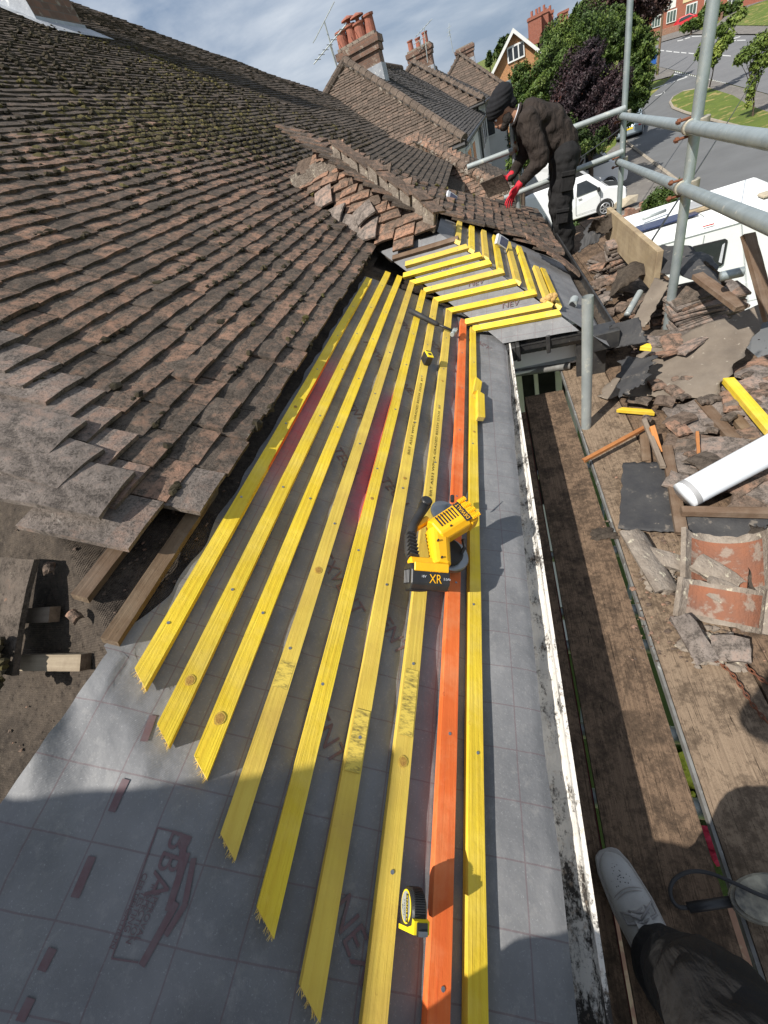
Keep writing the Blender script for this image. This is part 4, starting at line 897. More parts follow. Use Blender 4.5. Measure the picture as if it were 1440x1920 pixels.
# hammer
hm = empty('hammer', s1p(800, 595, .01), 'black rubber-handled hammer lying across the upper battens', 'hammer')
h0, h1, h2 = s1p(768, 582, .018), s1p(818, 607, .022), s1p(846, 619, .026)
c_ = MB(); c_.tube([h0, h0 + (h1 - h0) * .5, h1, h1 + (h2 - h1) * .2], [.016, .0155, .014, .008], 12); c_.build('grip', M['black'], hm, h0, smooth=True)
c_ = MB(); c_.tube([h1, h2 + (h2 - h1) * .1], .0078, 10); c_.build('shaft', M['blackpl'], hm, h1, smooth=True)
c_ = MB(); hx = nrm(h2 - h1); hc = h2 + hx * .022; hs = nrm(np.cross(S1.n, hx)); c_.tube([hc - hs * .055 - S1.n * .002, hc - hs * .035, hc - hs * .030, hc + hs * .02, hc + hs * .07], [.014, .014, .011, .013, .004], 14); ebox(c_, hc, hx, hs, .014, .016, .015); c_.build('head', M['galvd'], hm, hc, bevel=.002)
# batten offcuts on the membrane
def offcut(P0, P1, up, label, m=None, w=.038, th=.024, group='yellow batten offcuts', chop=.02):
    P0, P1 = np.array(P0, float), np.array(P1, float); ex = nrm(P1 - P0); ey = nrm(np.cross(up, ex)); ez = np.cross(ex, ey); mid = (P0 + P1) / 2; L = np.linalg.norm(P1 - P0) / 2; mb = MB()
    vs = [mid + ex * x + ey * y + ez * z for x, y, z in ((-L, -w / 2, -th / 2), (L, -w / 2, -th / 2), (L - chop, w / 2, -th / 2), (-L + chop, w / 2, -th / 2), (-L, -w / 2, th / 2), (L, -w / 2, th / 2), (L - chop, w / 2, th / 2), (-L + chop, w / 2, th / 2))]
    mb.add(vs, [(0, 3, 2, 1), (4, 5, 6, 7), (0, 1, 5, 4), (2, 3, 7, 6)], .5, 0); mb.add(vs, [(0, 4, 7, 3), (1, 2, 6, 5)], .5, 1)
    o = mb.build('batten_offcut', [m or M['yellow'], M['cutend']], None, frame_mat(mid, ex, ey, ez), bevel=.0012); return tag(o, label, 'offcut', group)
offcut(s1p(897, 712, .005), s1p(892, 740, .005), S1.n, 'short yellow offcut on the eaves membrane, further of the pair', chop=.03)
offcut(s1p(900, 737, .012), s1p(901, 788, .012), S1.n, 'short yellow offcut on the eaves membrane, nearer of the pair')
# paper packets tucked by the battens
for (x, y, S, lb) in ((846, 372, S3, 'small blue and white packet standing at the top of the front battens'), (940, 455, S3, 'small blue and white packet leaning on a front slope batten')):
    a, b = S.px(x, y, .03); p = empty('nail_packet', S.P(a, b, .02), lb, 'packet', 'packets among the front battens'); u = nrm(S.n * .5 + np.array([-.5, 0, .3])); c_ = MB(); ebox(c_, S.P(a, b, .035), nrm(np.array([.5, .35, -.55])), u, .055, .034, .012); c_.build('carton', M['cardwhite'], p, S.P(a, b, .03), bevel=.003)
    c_ = MB(); c = S.P(a, b, .035); e = nrm(np.array([.5, .35, -.55])); n_ = nrm(np.cross(e, u)); ebox(c_, c + n_ * (.0135 if n_[1] < 0 else -.0135) + e * .012, e, u, .038, .026, .001); ebox(c_, c + u * .0345 + e * .015, e, n_, .034, .008, .0008); c_.build('printed_panel', M['cardblue'], p, c)
# can and foam at the bay corner
cn = empty('foam_can', atz(1075, 568, -1.12), 'dirty grey tin lying at the front corner of the bay', 'tin'); p = atz(1075, 568, -1.12); c_ = MB(); c_.tube([p + np.array([-.01, -.03, .0]), p + np.array([.012, .03, .01])], .026, 18); c_.build('tin', M['galvd'], cn, p); c_ = MB(); c_.tube([p + np.array([-.0105, -.0315, 0]), p + np.array([-.0108, -.034, 0])], .021, 18); c_.build('opening', M['blackpl'], cn, p)
c_ = MB(); p = S3.P(.085, .045, .0)
for _ in range(14): c_.blob(p + np.array([uni(-.035, .035), uni(-.02, .02), uni(-.01, .015)]), uni(.012, .022), .2, 2)
tag(c_.build('foam_blob', M['foam'], None, p, smooth=True), 'orange-brown blob of hardened foam at the end of the front battens', 'foam')
def smooth_path(P, k=6):
    P = [np.array(p, float) for p in P]; Q = [2 * P[0] - P[1]] + P + [2 * P[-1] - P[-2]]; out = []
    for i in range(1, len(Q) - 2):
        for t in np.linspace(0, 1, k, endpoint=False): out.append(.5 * (2 * Q[i] + (Q[i + 1] - Q[i - 1]) * t + (2 * Q[i - 1] - 5 * Q[i] + 4 * Q[i + 1] - Q[i + 2]) * t * t + (3 * Q[i] - Q[i - 1] - 3 * Q[i + 1] + Q[i + 2]) * t ** 3))
    return out + [P[-1]]
# ================================================================== SCAFFOLD
def tube_obj(name, p0, p1, label, cat='scaffold tube', group=None, r=.0242, m=None, n=20):
    p0, p1 = np.array(p0, float), np.array(p1, float); mb = MB(); k = 6; mb.tube([p0 + (p1 - p0) * i / k for i in range(k + 1)], r, n, False); 
    mb.tube([p0, p0 + nrm(p1 - p0) * .002], r, n, True); 
    return tag(mb.build(name, m or M['galv'], None, p0, smooth=True), label, cat, group)
def px_at(x, y, X, Y): r = ray(x, y); return r * (math.hypot(X, Y) / math.hypot(r[0], r[1]))
M['oldsteel'] = mat('dirty_steel', (.22, .22, .21), (.12, .11, .10), 16, .75, .3, 60, .002, .2, spots=(.36, .36, .33), sscale=20, sth=.6)
GS = 'scaffold standards'; GR = 'scaffold guard rails'
A1, A2, A3, A4 = (1.31, 5.51), (.983, 2.834), (.332, 5.45), (.375, 2.02)
tube_obj('scaffold_standard', (*A1, ZG), (*A1, 1.6), 'tall scaffold upright behind the white van bonnet, far outer corner', group=GS)
tube_obj('scaffold_standard', (*A2, ZG), (*A2, 1.6), 'tall scaffold upright nearest the motorhome, crossing the road view', group=GS)
tube_obj('scaffold_standard', (*A3, ZG), (.332, 5.45, .02), 'scaffold upright rising behind the turbaned man', group=GS)
zt = px_at(1101, 556, *A4)[2]; tube_obj('scaffold_standard', (*A4, ZG), (*A4, zt), 'short scaffold upright cut off at roof height beside the bay corner', group=GS, m=M['galvd'])
def vdir(p, q): return nrm(np.array(q) - np.array(p))
off = np.array([-.05, 0, 0])
u1 = px_at(1165, 217, *A1); u2 = px_at(1293, 238, *A2); d = vdir(u1, u2); tube_obj('guard_rail', u1 - d * .04, u2 + d * 1.9, 'upper scaffold guard rail running beside the motorhome towards the camera', group=GR)
l1 = px_at(1160, 303, *A1); l2 = px_at(1277, 352, *A2); d2_ = vdir(l1, l2); tube_obj('guard_rail', l1 - d2_ * .04, l2 + d2_ * 1.9, 'lower scaffold guard rail running beside the motorhome towards the camera', group=GR)
e0 = px_at(1172, 203, 1.31, 5.46); e1 = aty(876, 314, 5.40); tube_obj('guard_rail', e0, e1, 'pale upper cross rail ending over the roof left of the bending man', group=GR, m=M['ropeish'] if False else M['galvd'])
e0 = px_at(1168, 284, 1.31, 5.46); e1 = aty(945, 372, 5.40); tube_obj('guard_rail', e0, e1, 'pale lower cross rail passing behind the legs of the bending man', group=GR, m=M['galvd'])
def coupler(p, rail, label):
    p = np.array(p, float); e = empty('tube_coupler', p, label, 'coupler', 'scaffold couplers'); rail = nrm(rail); s_ = nrm(np.cross(rail, (0, 0, 1)))
    c_ = MB(); c_.tube([p - rail * .022, p + rail * .022], .031, 18); q = p + s_ * .048 if (p + s_ * .048)[0] > p[0] else p - s_ * .048; c_.tube([q - np.array([0, 0, .022]), q + np.array([0, 0, .022])], .031, 18); c_.build('clamp', M['ropeish'], e, p, bevel=.003)
    for k in (-1, 1):
        c_ = MB(); b0 = p + np.array([0, 0, .034 * k]) + s_ * .01; c_.tube([b0 - s_ * .035, b0 + s_ * .050], .006, 8); c_.tube([b0 + s_ * .030, b0 + s_ * .044], .0125, 6); c_.build('bolt', M['rust'], e, b0)
for p, dd, l in ((u1, d, 'rusty bolted coupler on the upper rail at the far outer upright'), (l1, d2_, 'rusty bolted coupler on the lower rail at the far outer upright'), (u2, d, 'rusty bolted coupler on the upper rail at the motorhome upright'), (l2, d2_, 'rusty bolted coupler on the lower rail at the motorhome upright'), ((.345, 5.41, aty(965, 275, 5.41)[2]), (1, 0, 0), 'coupler on the upper cross rail by the bending man')): coupler(p, dd, l)
# boards
def board(x0, x1, y0, y1, z, label, group='scaffold boards', m=None, name='scaffold_board', th=.038):
    mb = MB(); n = 60; vs = []
    for i in range(n + 1):
        y = y0 + (y1 - y0) * i / n
        for (x, dz) in ((x0, 0), (x0 + (x1 - x0) * .33, .001), (x0 + (x1 - x0) * .66, .001), (x1, 0), (x1, -th), (x0, -th)):
            vs.append((x + .0025 * mn.noise(Vector((y * 3, x * 9, 1))), y, z + dz + .003 * mn.noise(Vector((y * 1.5, x * 3, 2)))))
    k = 6; mb.add(vs, [(i * k + j, (i + 1) * k + j, (i + 1) * k + (j + 1) % k, i * k + (j + 1) % k) for i in range(n) for j in range(k)] + [tuple(range(k)), tuple(n * k + j for j in range(k))[::-1]], .5)
    return tag(mb.build(name, m or M['oldwoodY'], None, ((x0 + x1) / 2, (y0 + y1) / 2, z)), label, 'scaffold board', group)
board(-.143, .082, -1.4, 2.3, ZB - .008, 'scaffold board tucked under the white gutter, mostly hidden')
board(.095, .322, -1.4, 2.46, ZB, 'wide dirty scaffold board the photographer stands on')
for i, (x0, lb) in enumerate(((.352, 'scaffold board just beyond the gap with the grass below'), (.584, 'second scaffold board beyond the gap, under the broken ridge tiles'), (.816, 'third scaffold board beyond the gap, under rubble'), (1.048, 'outermost scaffold board, under the rubble by the upright'))):
    board(x0, x0 + .226, -1.4 if i < 3 else -.6, 5.9 + .1 * i, ZB + .002 * i, lb, m=M['sandwood'] if i == 0 else None)
board(.10, .325, 3.3, 6.2, ZB - .002, 'scaffold board under the feet of the bending man')
tube_obj('red_strap', (.082, -1.2, ZB - .03), (.086, 2.4, ZB - .03), 'thin dark red bar in the gap beside the gutter board', 'bar', r=.003, m=mat('dark_red_paint', (.14, .02, .02), (.09, .015, .015), 20, .6))
c_ = MB(); c_.box((.342, -1.4, ZB - .032), (.004, 0, 0), (0, 7.0, 0), (0, 0, .026)); c_.box((.342, -1.4, ZB - .006), (.008, 0, 0), (0, 7, 0), (0, 0, .004)); tag(c_.build('steel_edge_strip', M['oldsteel'], None, (.34, 1, ZB - .05)), 'long grey steel edge strip along the gap between the scaffold boards', 'steel strip')
for i, (x, y) in enumerate(((1165, 1040), (1190, 1152), (1212, 1218), (1275, 1384), (1310, 1520), (1130, 880), (1075, 640))):
    Y = float(atz(x, y, ZB - .09)[1]); tube_obj('scaffold_transom', (-.36, Y, ZB - .066), (1.32, Y, ZB - .066), 'steel cross tube glimpsed in the gap under the boards', 'scaffold tube', 'cross tubes under the boards')
tube_obj('scaffold_ledger', (-.05, 2.78, -1.425), (.40, 2.70, -1.425), 'dark cross tube in front of the window below the return gutter', m=M['oldsteel'])
# cream toe board standing on edge
T0, T1 = atz(1150, 445, -1.40), atz(1262, 520, -1.40)
tb0, tb1 = np.array([.965, 4.55, ZB + .01]), np.array([.935, 2.95, ZB + .01])
t0 = px_at(1146, 392, 1.02, 4.75); t1 = px_at(1246, 462, .96, 3.15)
c_ = MB(); dt = t1 - t0; s_ = nrm(np.cross(dt, (0, 0, 1))); c_.prism([t0, t1, t1 - np.array([0, 0, .24]), t0 - np.array([0, 0, .24])], s_ * .036); tag(c_.build('toe_board', M['creamwood'], None, frame_mat((t0 + t1) / 2, nrm(dt), nrm(np.cross((0, 0, 1), dt)), np.array([0, 0, 1.])), bevel=.003), 'cream painted toe board standing on edge beside the motorhome', 'toe board')
# ================================================================== RUBBLE ON THE BOARDS
def sheet(name, c, label, m, amp=.012, jag=.01, cat='felt', th=.004, n=26, bend=0.0, fr=6, group=None, hole=None):
    "c: four corners (px, py, z): near-left, near-right, far-right, far-left"
    P = [atz(x, y, z) for x, y, z in c]; mb = MB(); sd = uni(0, 99); top = []; 
    for j in range(n + 1):
        for i in range(n + 1):
            u, v = i / n, j / n; p = (P[0] * (1 - u) + P[1] * u) * (1 - v) + (P[3] * (1 - u) + P[2] * u) * v
            q = p.copy(); ed = 1.0 if (i in (0, n) or j in (0, n)) else 0
            q[0] += ed * jag * mn.noise(Vector((u * 9 + sd, v * 9, 0))) * 1.6; q[1] += ed * jag * mn.noise(Vector((u * 9, v * 9 + sd, 5))) * 1.6
            q[2] += amp * (mn.noise(Vector((p[0] * fr + sd, p[1] * fr, 2))) + .4 * mn.noise(Vector((p[0] * fr * 3 + sd, p[1] * fr * 3, 7)))) + bend * math.sin(math.pi * u)
            top.append(q)
    N_ = (n + 1) ** 2; f = [(j * (n + 1) + i, j * (n + 1) + i + 1, (j + 1) * (n + 1) + i + 1, (j + 1) * (n + 1) + i) for j in range(n) for i in range(n)]
    if hole: f = [q for q in f if np.hypot((q[0] % (n + 1)) / n - hole[0], (q[0] // (n + 1)) / n - hole[1]) > hole[2]]
    vs = top + [q - np.array([0, 0, th]) for q in top]; ed = [i for i in range(n + 1)] + [(j + 1) * (n + 1) + n for j in range(n)] + [n * (n + 1) + n - 1 - i for i in range(n)] + [(n - 1 - j) * (n + 1) for j in range(n - 1)]
    f2 = f + [tuple(N_ + k for k in q[::-1]) for q in f] + [(ed[k], N_ + ed[k], N_ + ed[(k + 1) % len(ed)], ed[(k + 1) % len(ed)]) for k in range(len(ed))]
    mb.add(vs, f2, .5); return tag(mb.build(name, m, None, np.mean(P, 0), smooth=True), label, cat, group)
zz = ZB
sheet('felt_sheet', [(1118, 742, zz + .03), (1335, 750, zz + .06), (1470, 552, zz + .24), (1222, 650, zz + .16)], 'large mud-brown sheet of old roofing felt with a small hole, spread over the rubble', M['feltbr'], .022, .02, group=None, hole=(.62, .22, .035), n=34)
sheet('felt_sheet', [(1160, 745, zz + .12), (1210, 718, zz + .17), (1228, 668, zz + .20), (1163, 672, zz + .16)], 'torn black felt scrap hanging below the bay corner', M['feltb'], .02, .02)
sheet('felt_sheet', [(1150, 655, zz + .18), (1213, 640, zz + .20), (1198, 594, zz + .31), (1142, 612, zz + .30)], 'black felt flap folded over the end of the front gutter', M['feltb'], .01, .006)
sheet('felt_sheet', [(1235, 510, zz + .30), (1360, 555, zz + .34), (1340, 480, zz + .36), (1222, 464, zz + .32)], 'dark grey stiff felt sheet over the tile stack by the motorhome window', M['feltb'], .02, .018, bend=.03)
sheet('felt_sheet', [(1290, 500, zz + .32), (1362, 545, zz + .30), (1358, 520, zz + .36), (1322, 488, zz + .37)], 'grey felt strip beside the scaffold tube end at the motorhome', M['felt'], .01, .01)
sheet('felt_sheet', [(1182, 610, zz + .16), (1210, 612, zz + .16), (1256, 530, zz + .30), (1228, 520, zz + .30)], 'stiff brown felt slab leaning against the larger tile stack', M['feltbr'], .006, .008)
sheet('felt_sheet', [(1128, 585, zz + .10), (1170, 540, zz + .20), (1228, 500, zz + .27), (1160, 505, zz + .25)], 'folded brown felt beside the bay eaves, its inside dark', M['felt'], .03, .01, bend=.05)
sheet('felt_sheet', [(1085, 470, zz + .18), (1120, 450, zz + .22), (1148, 405, zz + .34), (1100, 425, zz + .32)], 'crumpled black felt by the feet of the bending man', M['feltb'], .05, .02, fr=9)
sheet('felt_sheet', [(1098, 440, zz + .26), (1150, 430, zz + .28), (1150, 395, zz + .40), (1112, 410, zz + .40)], 'brown felt scrap crumpled against the cream toe board', M['felt'], .05, .02, fr=9)
sheet('felt_sheet', [(1160, 992, zz + .03), (1268, 998, zz + .03), (1246, 866, zz + .03), (1168, 867, zz + .03)], 'square piece of black felt lying flat beside the white pipe', M['feltb'], .008, .006)
sheet('felt_sheet', [(1290, 1010, zz + .03), (1445, 1010, zz + .03), (1445, 955, zz + .06), (1275, 955, zz + .05)], 'black felt under the timber below the white pipe', M['feltb'], .015, .012)
sheet('felt_sheet', [(1400, 1120, zz + .05), (1460, 1180, zz + .05), (1460, 990, zz + .05), (1405, 985, zz + .05)], 'brown felt at the right edge beside the ridge tiles', M['felt'], .02, .012)
# tile stacks: tiles on edge, leaning
def stack(x0, y0, x1, y1, z, n, lab, group, w=.17, L=.26, m=None, yaw=0.0):
    p0, p1 = atz(x0, y0, z), atz(x1, y1, z)
    for k in range(n):
        t = k / max(1, n - 1); p = p0 + (p1 - p0) * t + np.array([uni(-.012, .012), uni(-.008, .008), uni(-.01, .01)])
        ex = nrm(np.array([1, .30 + yaw + uni(-.12, .12), uni(-.10, .10)])); ey = nrm(np.array([-.15, .72 + uni(-.1, .1), .62 + uni(-.12, .12)]))
        loose_tile(p, ex, ey, lab, group, random.choice([M['tileg'], M['tiler'], M['tile'], M['tileg']]) if m is None else m, L, w, .013, curve=.007)
def pile(x, y, n, lab, group, yaw=0.0, lean=0.0, L=.265, z0=.03, dx=0.0):
    p0 = atz(x, y, zz + z0)
    for k in range(n):
        p = p0 + np.array([uni(-.018, .018) + dx * k, uni(-.014, .014) + lean * k, .0155 * k + uni(-.002, .003)]); r = yaw + uni(-.16, .16)
        ex = nrm((math.cos(r), math.sin(r), uni(-.05, .05))); ey = nrm((-math.sin(r), math.cos(r), .16 + uni(-.07, .07)))
        loose_tile(p, ex, ey, lab, group, random.choice([M['tileg'], M['tiler'], M['tile'], M['tileg'], M['tiler']]), L, .165, .0125, curve=.006)
pile(1300, 622, 15, 'weathered tile in the large flat-stacked pile under the dark felt', 'tiles in the large pile', .10, .004)
pile(1262, 610, 12, 'weathered tile in the left half of the large pile, behind the brown felt slab', 'tiles in the left half of the large pile', -.15, .006, z0=.02)
pile(1335, 600, 11, 'weathered tile in the right half of the large pile, under the brown plank', 'tiles in the right half of the large pile', .2, .004, z0=.04)
pile(1195, 560, 6, 'weathered tile in the loose heap between the bay corner and the felt slab', 'tiles in the loose heap', .9, .006, .24)
pile(1225, 590, 5, 'weathered tile in the slumped heap left of the felt slab', 'tiles in the slumped heap', -.3, .01, .24)
pile(1275, 655, 5, 'weathered tile in the low jumble in front of the large pile', 'tiles in the low jumble', .5, .0, z0=.02)
pile(1235, 648, 4, 'reddish tile in the low heap left of the large pile', 'tiles in the low heap', -.6, .0, z0=.02)
pile(1168, 498, 13, 'weathered tile in the small pile beside the cream toe board', 'tiles in the small pile', .05, .004, .24)
pile(1135, 500, 7, 'weathered tile in the lower pile left of the small pile', 'tiles in the lower left pile', .4, .0, .22)
k = 0
for (x, y) in ((1130, 560), (1140, 585), (1128, 530), (1150, 548), (1165, 575), (1120, 500), (1195, 470), (1160, 520), (1215, 645), (1248, 660), (1230, 640), (1262, 642), (1290, 648)):
    r = uni(0, 3); p = atz(x, y, zz + .12 + uni(0, .05)); loose_tile(p, (math.cos(r), math.sin(r), uni(-.3, .3)), (-math.sin(r), math.cos(r), uni(-.3, .3)), 'broken reddish tile among the rubble below the bay eaves', 'broken tiles below the bay eaves', random.choice([M['tiler'], M['tileg']]), uni(.07, .14), uni(.08, .16), .013, brk=True)
for (x, y, sz) in ((1310, 790, .20), (1350, 850, .22), (1290, 830, .17), (1390, 870, .18), (1330, 760, .16), (1300, 870, .16), (1425, 760, .2), (1400, 730, .17), (1435, 690, .22), (1420, 910, .2), (1430, 950, .18), (1385, 900, .16), (1345, 900, .15), (1275, 770, .13), (1435, 820, .2), (1300, 720, .16), (1415, 700, .13)):
    r = uni(0, 3); p = atz(x, y, zz + .035 + uni(0, .03)); loose_tile(p, (math.cos(r), math.sin(r), uni(-.12, .12)), (-math.sin(r), math.cos(r), uni(-.12, .12)), 'broken pinkish grey slab of tile strewn around the white pipe', 'broken slabs around the white pipe', random.choice([M['tiler'], M['tileg'], M['tileg']]), sz * .8, sz, .013, brk=True, name='tile_fragment')
# crumbs of mortar and clay, uncountable grit
gr = MB()
for _ in range(1500):
    x, y = random.choice([(uni(1120, 1440), uni(560, 1000)), (uni(1080, 1260), uni(430, 640)), (uni(1180, 1440), uni(980, 1240))]); gr.blob(atz(x, y, zz + .004), uni(.001, .0045) if rnd() < .9 else uni(.004, .009), .5, 1, (1.3, 1, .5), None, rnd())
tag(gr.build('grit', M['tiler'], None, atz(1280, 800, zz)), kind='stuff')
# half-round ridge tiles broken open
def lumps(c, n, s, label):
    mb = MB()
    for _ in range(n): mb.blob(np.array(c) + np.array([uni(-s, s), uni(-s, s), uni(0, .012)]), uni(.004, .016), .5, 1, (1.3, 1, .6), None, rnd())
    tag(mb.build('mortar_crumbs', M['mortar'], None, c), label, 'crumbs', 'mortar crumbs by the ridge tiles')
lumps(atz(1330, 1215, zz + .006), 60, .07, 'mortar crumbs spilled below the ridge tiles')
lumps(atz(1240, 1090, zz + .006), 40, .05, 'mortar crumbs left of the ridge tiles')
def half_round(c, axis, up, r, L, a0, a1, label, th=.016, m=None, rag=.012):
    c = np.array(c, float); ax_ = nrm(axis); up = nrm(np.array(up) - ax_ * np.dot(up, ax_)); sd = np.cross(ax_, up); na, nl_ = 18, 8; vs = []
    for k in (0, 1):
        for j in range(nl_ + 1):
            for i in range(na + 1):
                t = math.radians(a0 + (a1 - a0) * i / na); rr = r - k * th; l = (j / nl_ - .5) * L + (rag * mn.noise(Vector((i * .6, c[0] * 50 + j, 0))) if j in (0, nl_) else 0)
                vs.append(c + ax_ * l + (sd * math.cos(t) + up * math.sin(t)) * rr)
    w = na + 1; N_ = w * (nl_ + 1); f0 = [(j * w + i, j * w + i + 1, (j + 1) * w + i + 1, (j + 1) * w + i) for j in range(nl_) for i in range(na)]
    ed = [i for i in range(w)] + [(j + 1) * w + na for j in range(nl_)] + [nl_ * w + na - 1 - i for i in range(na)] + [(nl_ - 1 - j) * w for j in range(nl_ - 1)]
    mb = MB(); mb.add(vs, f0, .5, 1); inner = lambda q: all(2 <= (k % w) <= na - 2 and 1 <= (k // w) <= nl_ - 1 for k in q); mb.add(vs, [tuple(N_ + k for k in q[::-1]) for q in f0 if inner(q)], .5, 0); mb.add(vs, [tuple(N_ + k for k in q[::-1]) for q in f0 if not inner(q)], .5, 1); mb.add(vs, [(ed[k], N_ + ed[k], N_ + ed[(k + 1) % len(ed)], ed[(k + 1) % len(ed)]) for k in range(len(ed))], .5, 1)
    return tag(mb.build('ridge_tile', [M['terracotta'], M['mortar']], None, c), label, 'ridge tile', 'broken half round ridge tiles')
half_round(atz(1345, 1075, zz + .02) + np.array([0, 0, .115]), (.25, .9, .30), (.1, -.2, -1), .13, .22, 22, 165, 'largest half-round ridge tile, orange inside, lying open beside the boards')
half_round(atz(1335, 1175, zz + .03) + np.array([0, .02, .105]), (.3, .85, .62), (.05, -.45, -1), .125, .13, 20, 165, 'shorter ridge tile with a rust-brown inside, in front of the largest one')
half_round(atz(1215, 1060, zz + .03) - np.array([.04, 0, .04]), (-.2, .95, .15), (.7, .1, .5), .10, .26, 40, 150, 'lichened ridge tile piece standing against the steel edge strip')
for (x, y, r, lb, w_, l_) in ((1345, 1075, .7, 'mortar-crusted grey tile piece lying inside the largest ridge tile', .07, .14), (1300, 1195, .2, 'pale mortar-covered shard below the ridge tiles', .06, .15), (1375, 1120, .9, 'dusty tile shard leaning in the shorter ridge tile', .08, .15), (1370, 1215, -.3, 'grey mortar lump at the foot of the ridge tiles', .09, .07), (1255, 1050, 1.2, 'mossy shard between the ridge tiles', .06, .13)):
    loose_tile(atz(x, y, zz + .05), (math.cos(r), math.sin(r), .2), (-math.sin(r), math.cos(r), .25), lb, 'mortar shards by the ridge tiles', M['mortar'] if r > .5 else M['tileg'], w_, l_, .018, brk=True, name='mortar_shard')
# timbers
def timber(P0, P1, w, th, label, m='oldwood', up=(0, 0, 1), group='old timbers on the scaffold', name='old_timber'):
    P0, P1 = np.array(P0, float), np.array(P1, float); ex = nrm(P1 - P0); ey = nrm(np.cross(up, ex)); ez = np.cross(ex, ey); mid = (P0 + P1) / 2; L = np.linalg.norm(P1 - P0) / 2; mb = MB(); n = 14; vs = []
    for i in range(n + 1):
        x = -L + 2 * L * i / n
        for y, z in ((w / 2, th / 2), (-w / 2, th / 2), (-w / 2, -th / 2), (w / 2, -th / 2)): vs.append(mid + ex * (x + (uni(-.006, .006) if i in (0, n) else 0)) + ey * (y + .0015 * mn.noise(Vector((x * 30, y * 99, 1)))) + ez * (z + .0015 * mn.noise(Vector((x * 30, y * 99, 7)))))
    mb.add(vs, [(i * 4 + k, i * 4 + (k + 1) % 4, (i + 1) * 4 + (k + 1) % 4, (i + 1) * 4 + k) for i in range(n) for k in range(4)] + [(3, 2, 1, 0), (n * 4, n * 4 + 1, n * 4 + 2, n * 4 + 3)], .5)
    return tag(mb.build(name, M[m], None, frame_mat(mid, ex, ey, ez)), label, 'timber', group)
tz = zz + .045
timber(atz(1306, 516, zz + .40), atz(1390, 578, zz + .34), .05, .024, 'brown plank lying over the large tile stack')
timber(atz(1402, 440, zz + .62), atz(1445, 600, zz + .30), .048, .024, 'brown batten standing upright in front of the white motorhome side')
timber(atz(1312, 752, tz), atz(1392, 842, tz), .045, .022, 'brown batten left of the yellow one, running under the white pipe')
timber(atz(1340, 735, tz - .01), atz(1414, 826, tz - .01), .04, .022, 'darker brown batten between its paler neighbour and the yellow batten')
timber(atz(1250, 838, tz), atz(1278, 1000, tz), .040, .022, 'old batten along the edge of the square black felt')
timber(atz(1278, 958, tz + .03), atz(1450, 962, tz + .03), .034, .024, 'old batten lying crosswise below the white pipe')
timber(atz(1094, 864, tz + .01), atz(1212, 800, tz + .015), .020, .014, 'split orange-brown stick lying by the foot of the short upright', 'splinter')
timber(atz(1222, 800, tz + .06), atz(1236, 848, tz), .022, .018, 'rusty brown stake end beside the split orange stick', 'splinter')
timber(atz(1207, 786, tz + .05), atz(1243, 876, tz + .02), .020, .014, 'grey weathered splinter of batten crossing the orange stick', 'greywood')
timber(atz(1307, 810, tz + .03), atz(1312, 880, tz + .03), .012, .008, 'thin bright orange-brown splinter between slabs of tile', 'splinter')
timber(atz(1440, 895, tz), atz(1405, 860, tz), .034, .022, 'brown batten stub showing under the right end of the white pipe')
timber(atz(1205, 795, tz - .02), atz(1212, 866, tz - .02), .036, .018, 'short old batten lying behind the square black felt')
offcut(atz(1202, 650, zz + .22), atz(1224, 652, zz + .215), (0, 0, 1), 'stubby yellow offcut on the big felt sheet')
offcut(atz(1157, 768, zz + .03), atz(1229, 774, zz + .03), (0, 0, 1), 'thin yellow offcut lying below the edge of the big felt sheet', w=.026, th=.02)
offcut(atz(1364, 712, zz + .09), atz(1448, 810, zz + .09), (0, 0, 1), 'longer yellow batten piece above the white pipe', w=.042, th=.03, chop=.01)
for _ in range(80):
    x, y = random.choice([(uni(1195, 1440), uni(720, 800)), (uni(1120, 1240), uni(470, 620)), (uni(1100, 1235), uni(500, 650)), (uni(1270, 1440), uni(700, 930))]); r = uni(0, 3); sz = uni(.04, .12)
    loose_tile(atz(x, y, zz + .03 + uni(0, .05)), (math.cos(r), math.sin(r), uni(-.25, .25)), (-math.sin(r), math.cos(r), uni(-.25, .25)), 'small jagged fragment of old tile strewn through the rubble', 'small tile fragments in the rubble', random.choice([M['tiler'], M['tile'], M['tileg']]), sz * .7, sz, .013, brk=True, name='tile_fragment')
# white pipe
pp0, pp1 = atz(1282, 930, zz + .10), atz(1475, 826, zz + .20); pd = nrm(pp1 - pp0); pw = empty('plastic_pipe', pp0, 'fat white plastic pipe slanting in from the right over the rubble', 'pipe')
c_ = MB(); c_.tube([pp0 + (pp1 - pp0) * t * 1.4 for t in (0, .1, .3, .5, .75, 1)], .055, 40, True); c_.build('pipe', M['whitepvc'], pw, pp0, smooth=True)
c_ = MB(); c_.tube([pp0 + pd * .012, pp0 + pd * .032], .0563, 40, False); c_.build('seal_ring', M['greypvc'], pw, pp0, smooth=True)
tube_obj('scaffold_tube_end', (*(atz(1350, 519, -.98)),), atz(1394, 509, -.98), 'cut end of a scaffold tube showing against the motorhome below its window', r=.022)
tube_obj('grey_pipe', atz(1176, 590, zz + .15), atz(1200, 548, zz + .2), 'grey plastic pipe piece half buried beside the felt slab', 'pipe', r=.020, m=M['galvd'])
def loose_strip(pts, r, label, name, m, flat=.35, cat='strip'):
    c_ = MB(); c_.tube(pts, r, 8, True, flat=flat); return tag(c_.build(name, m, None, pts[0], smooth=True), label, cat)
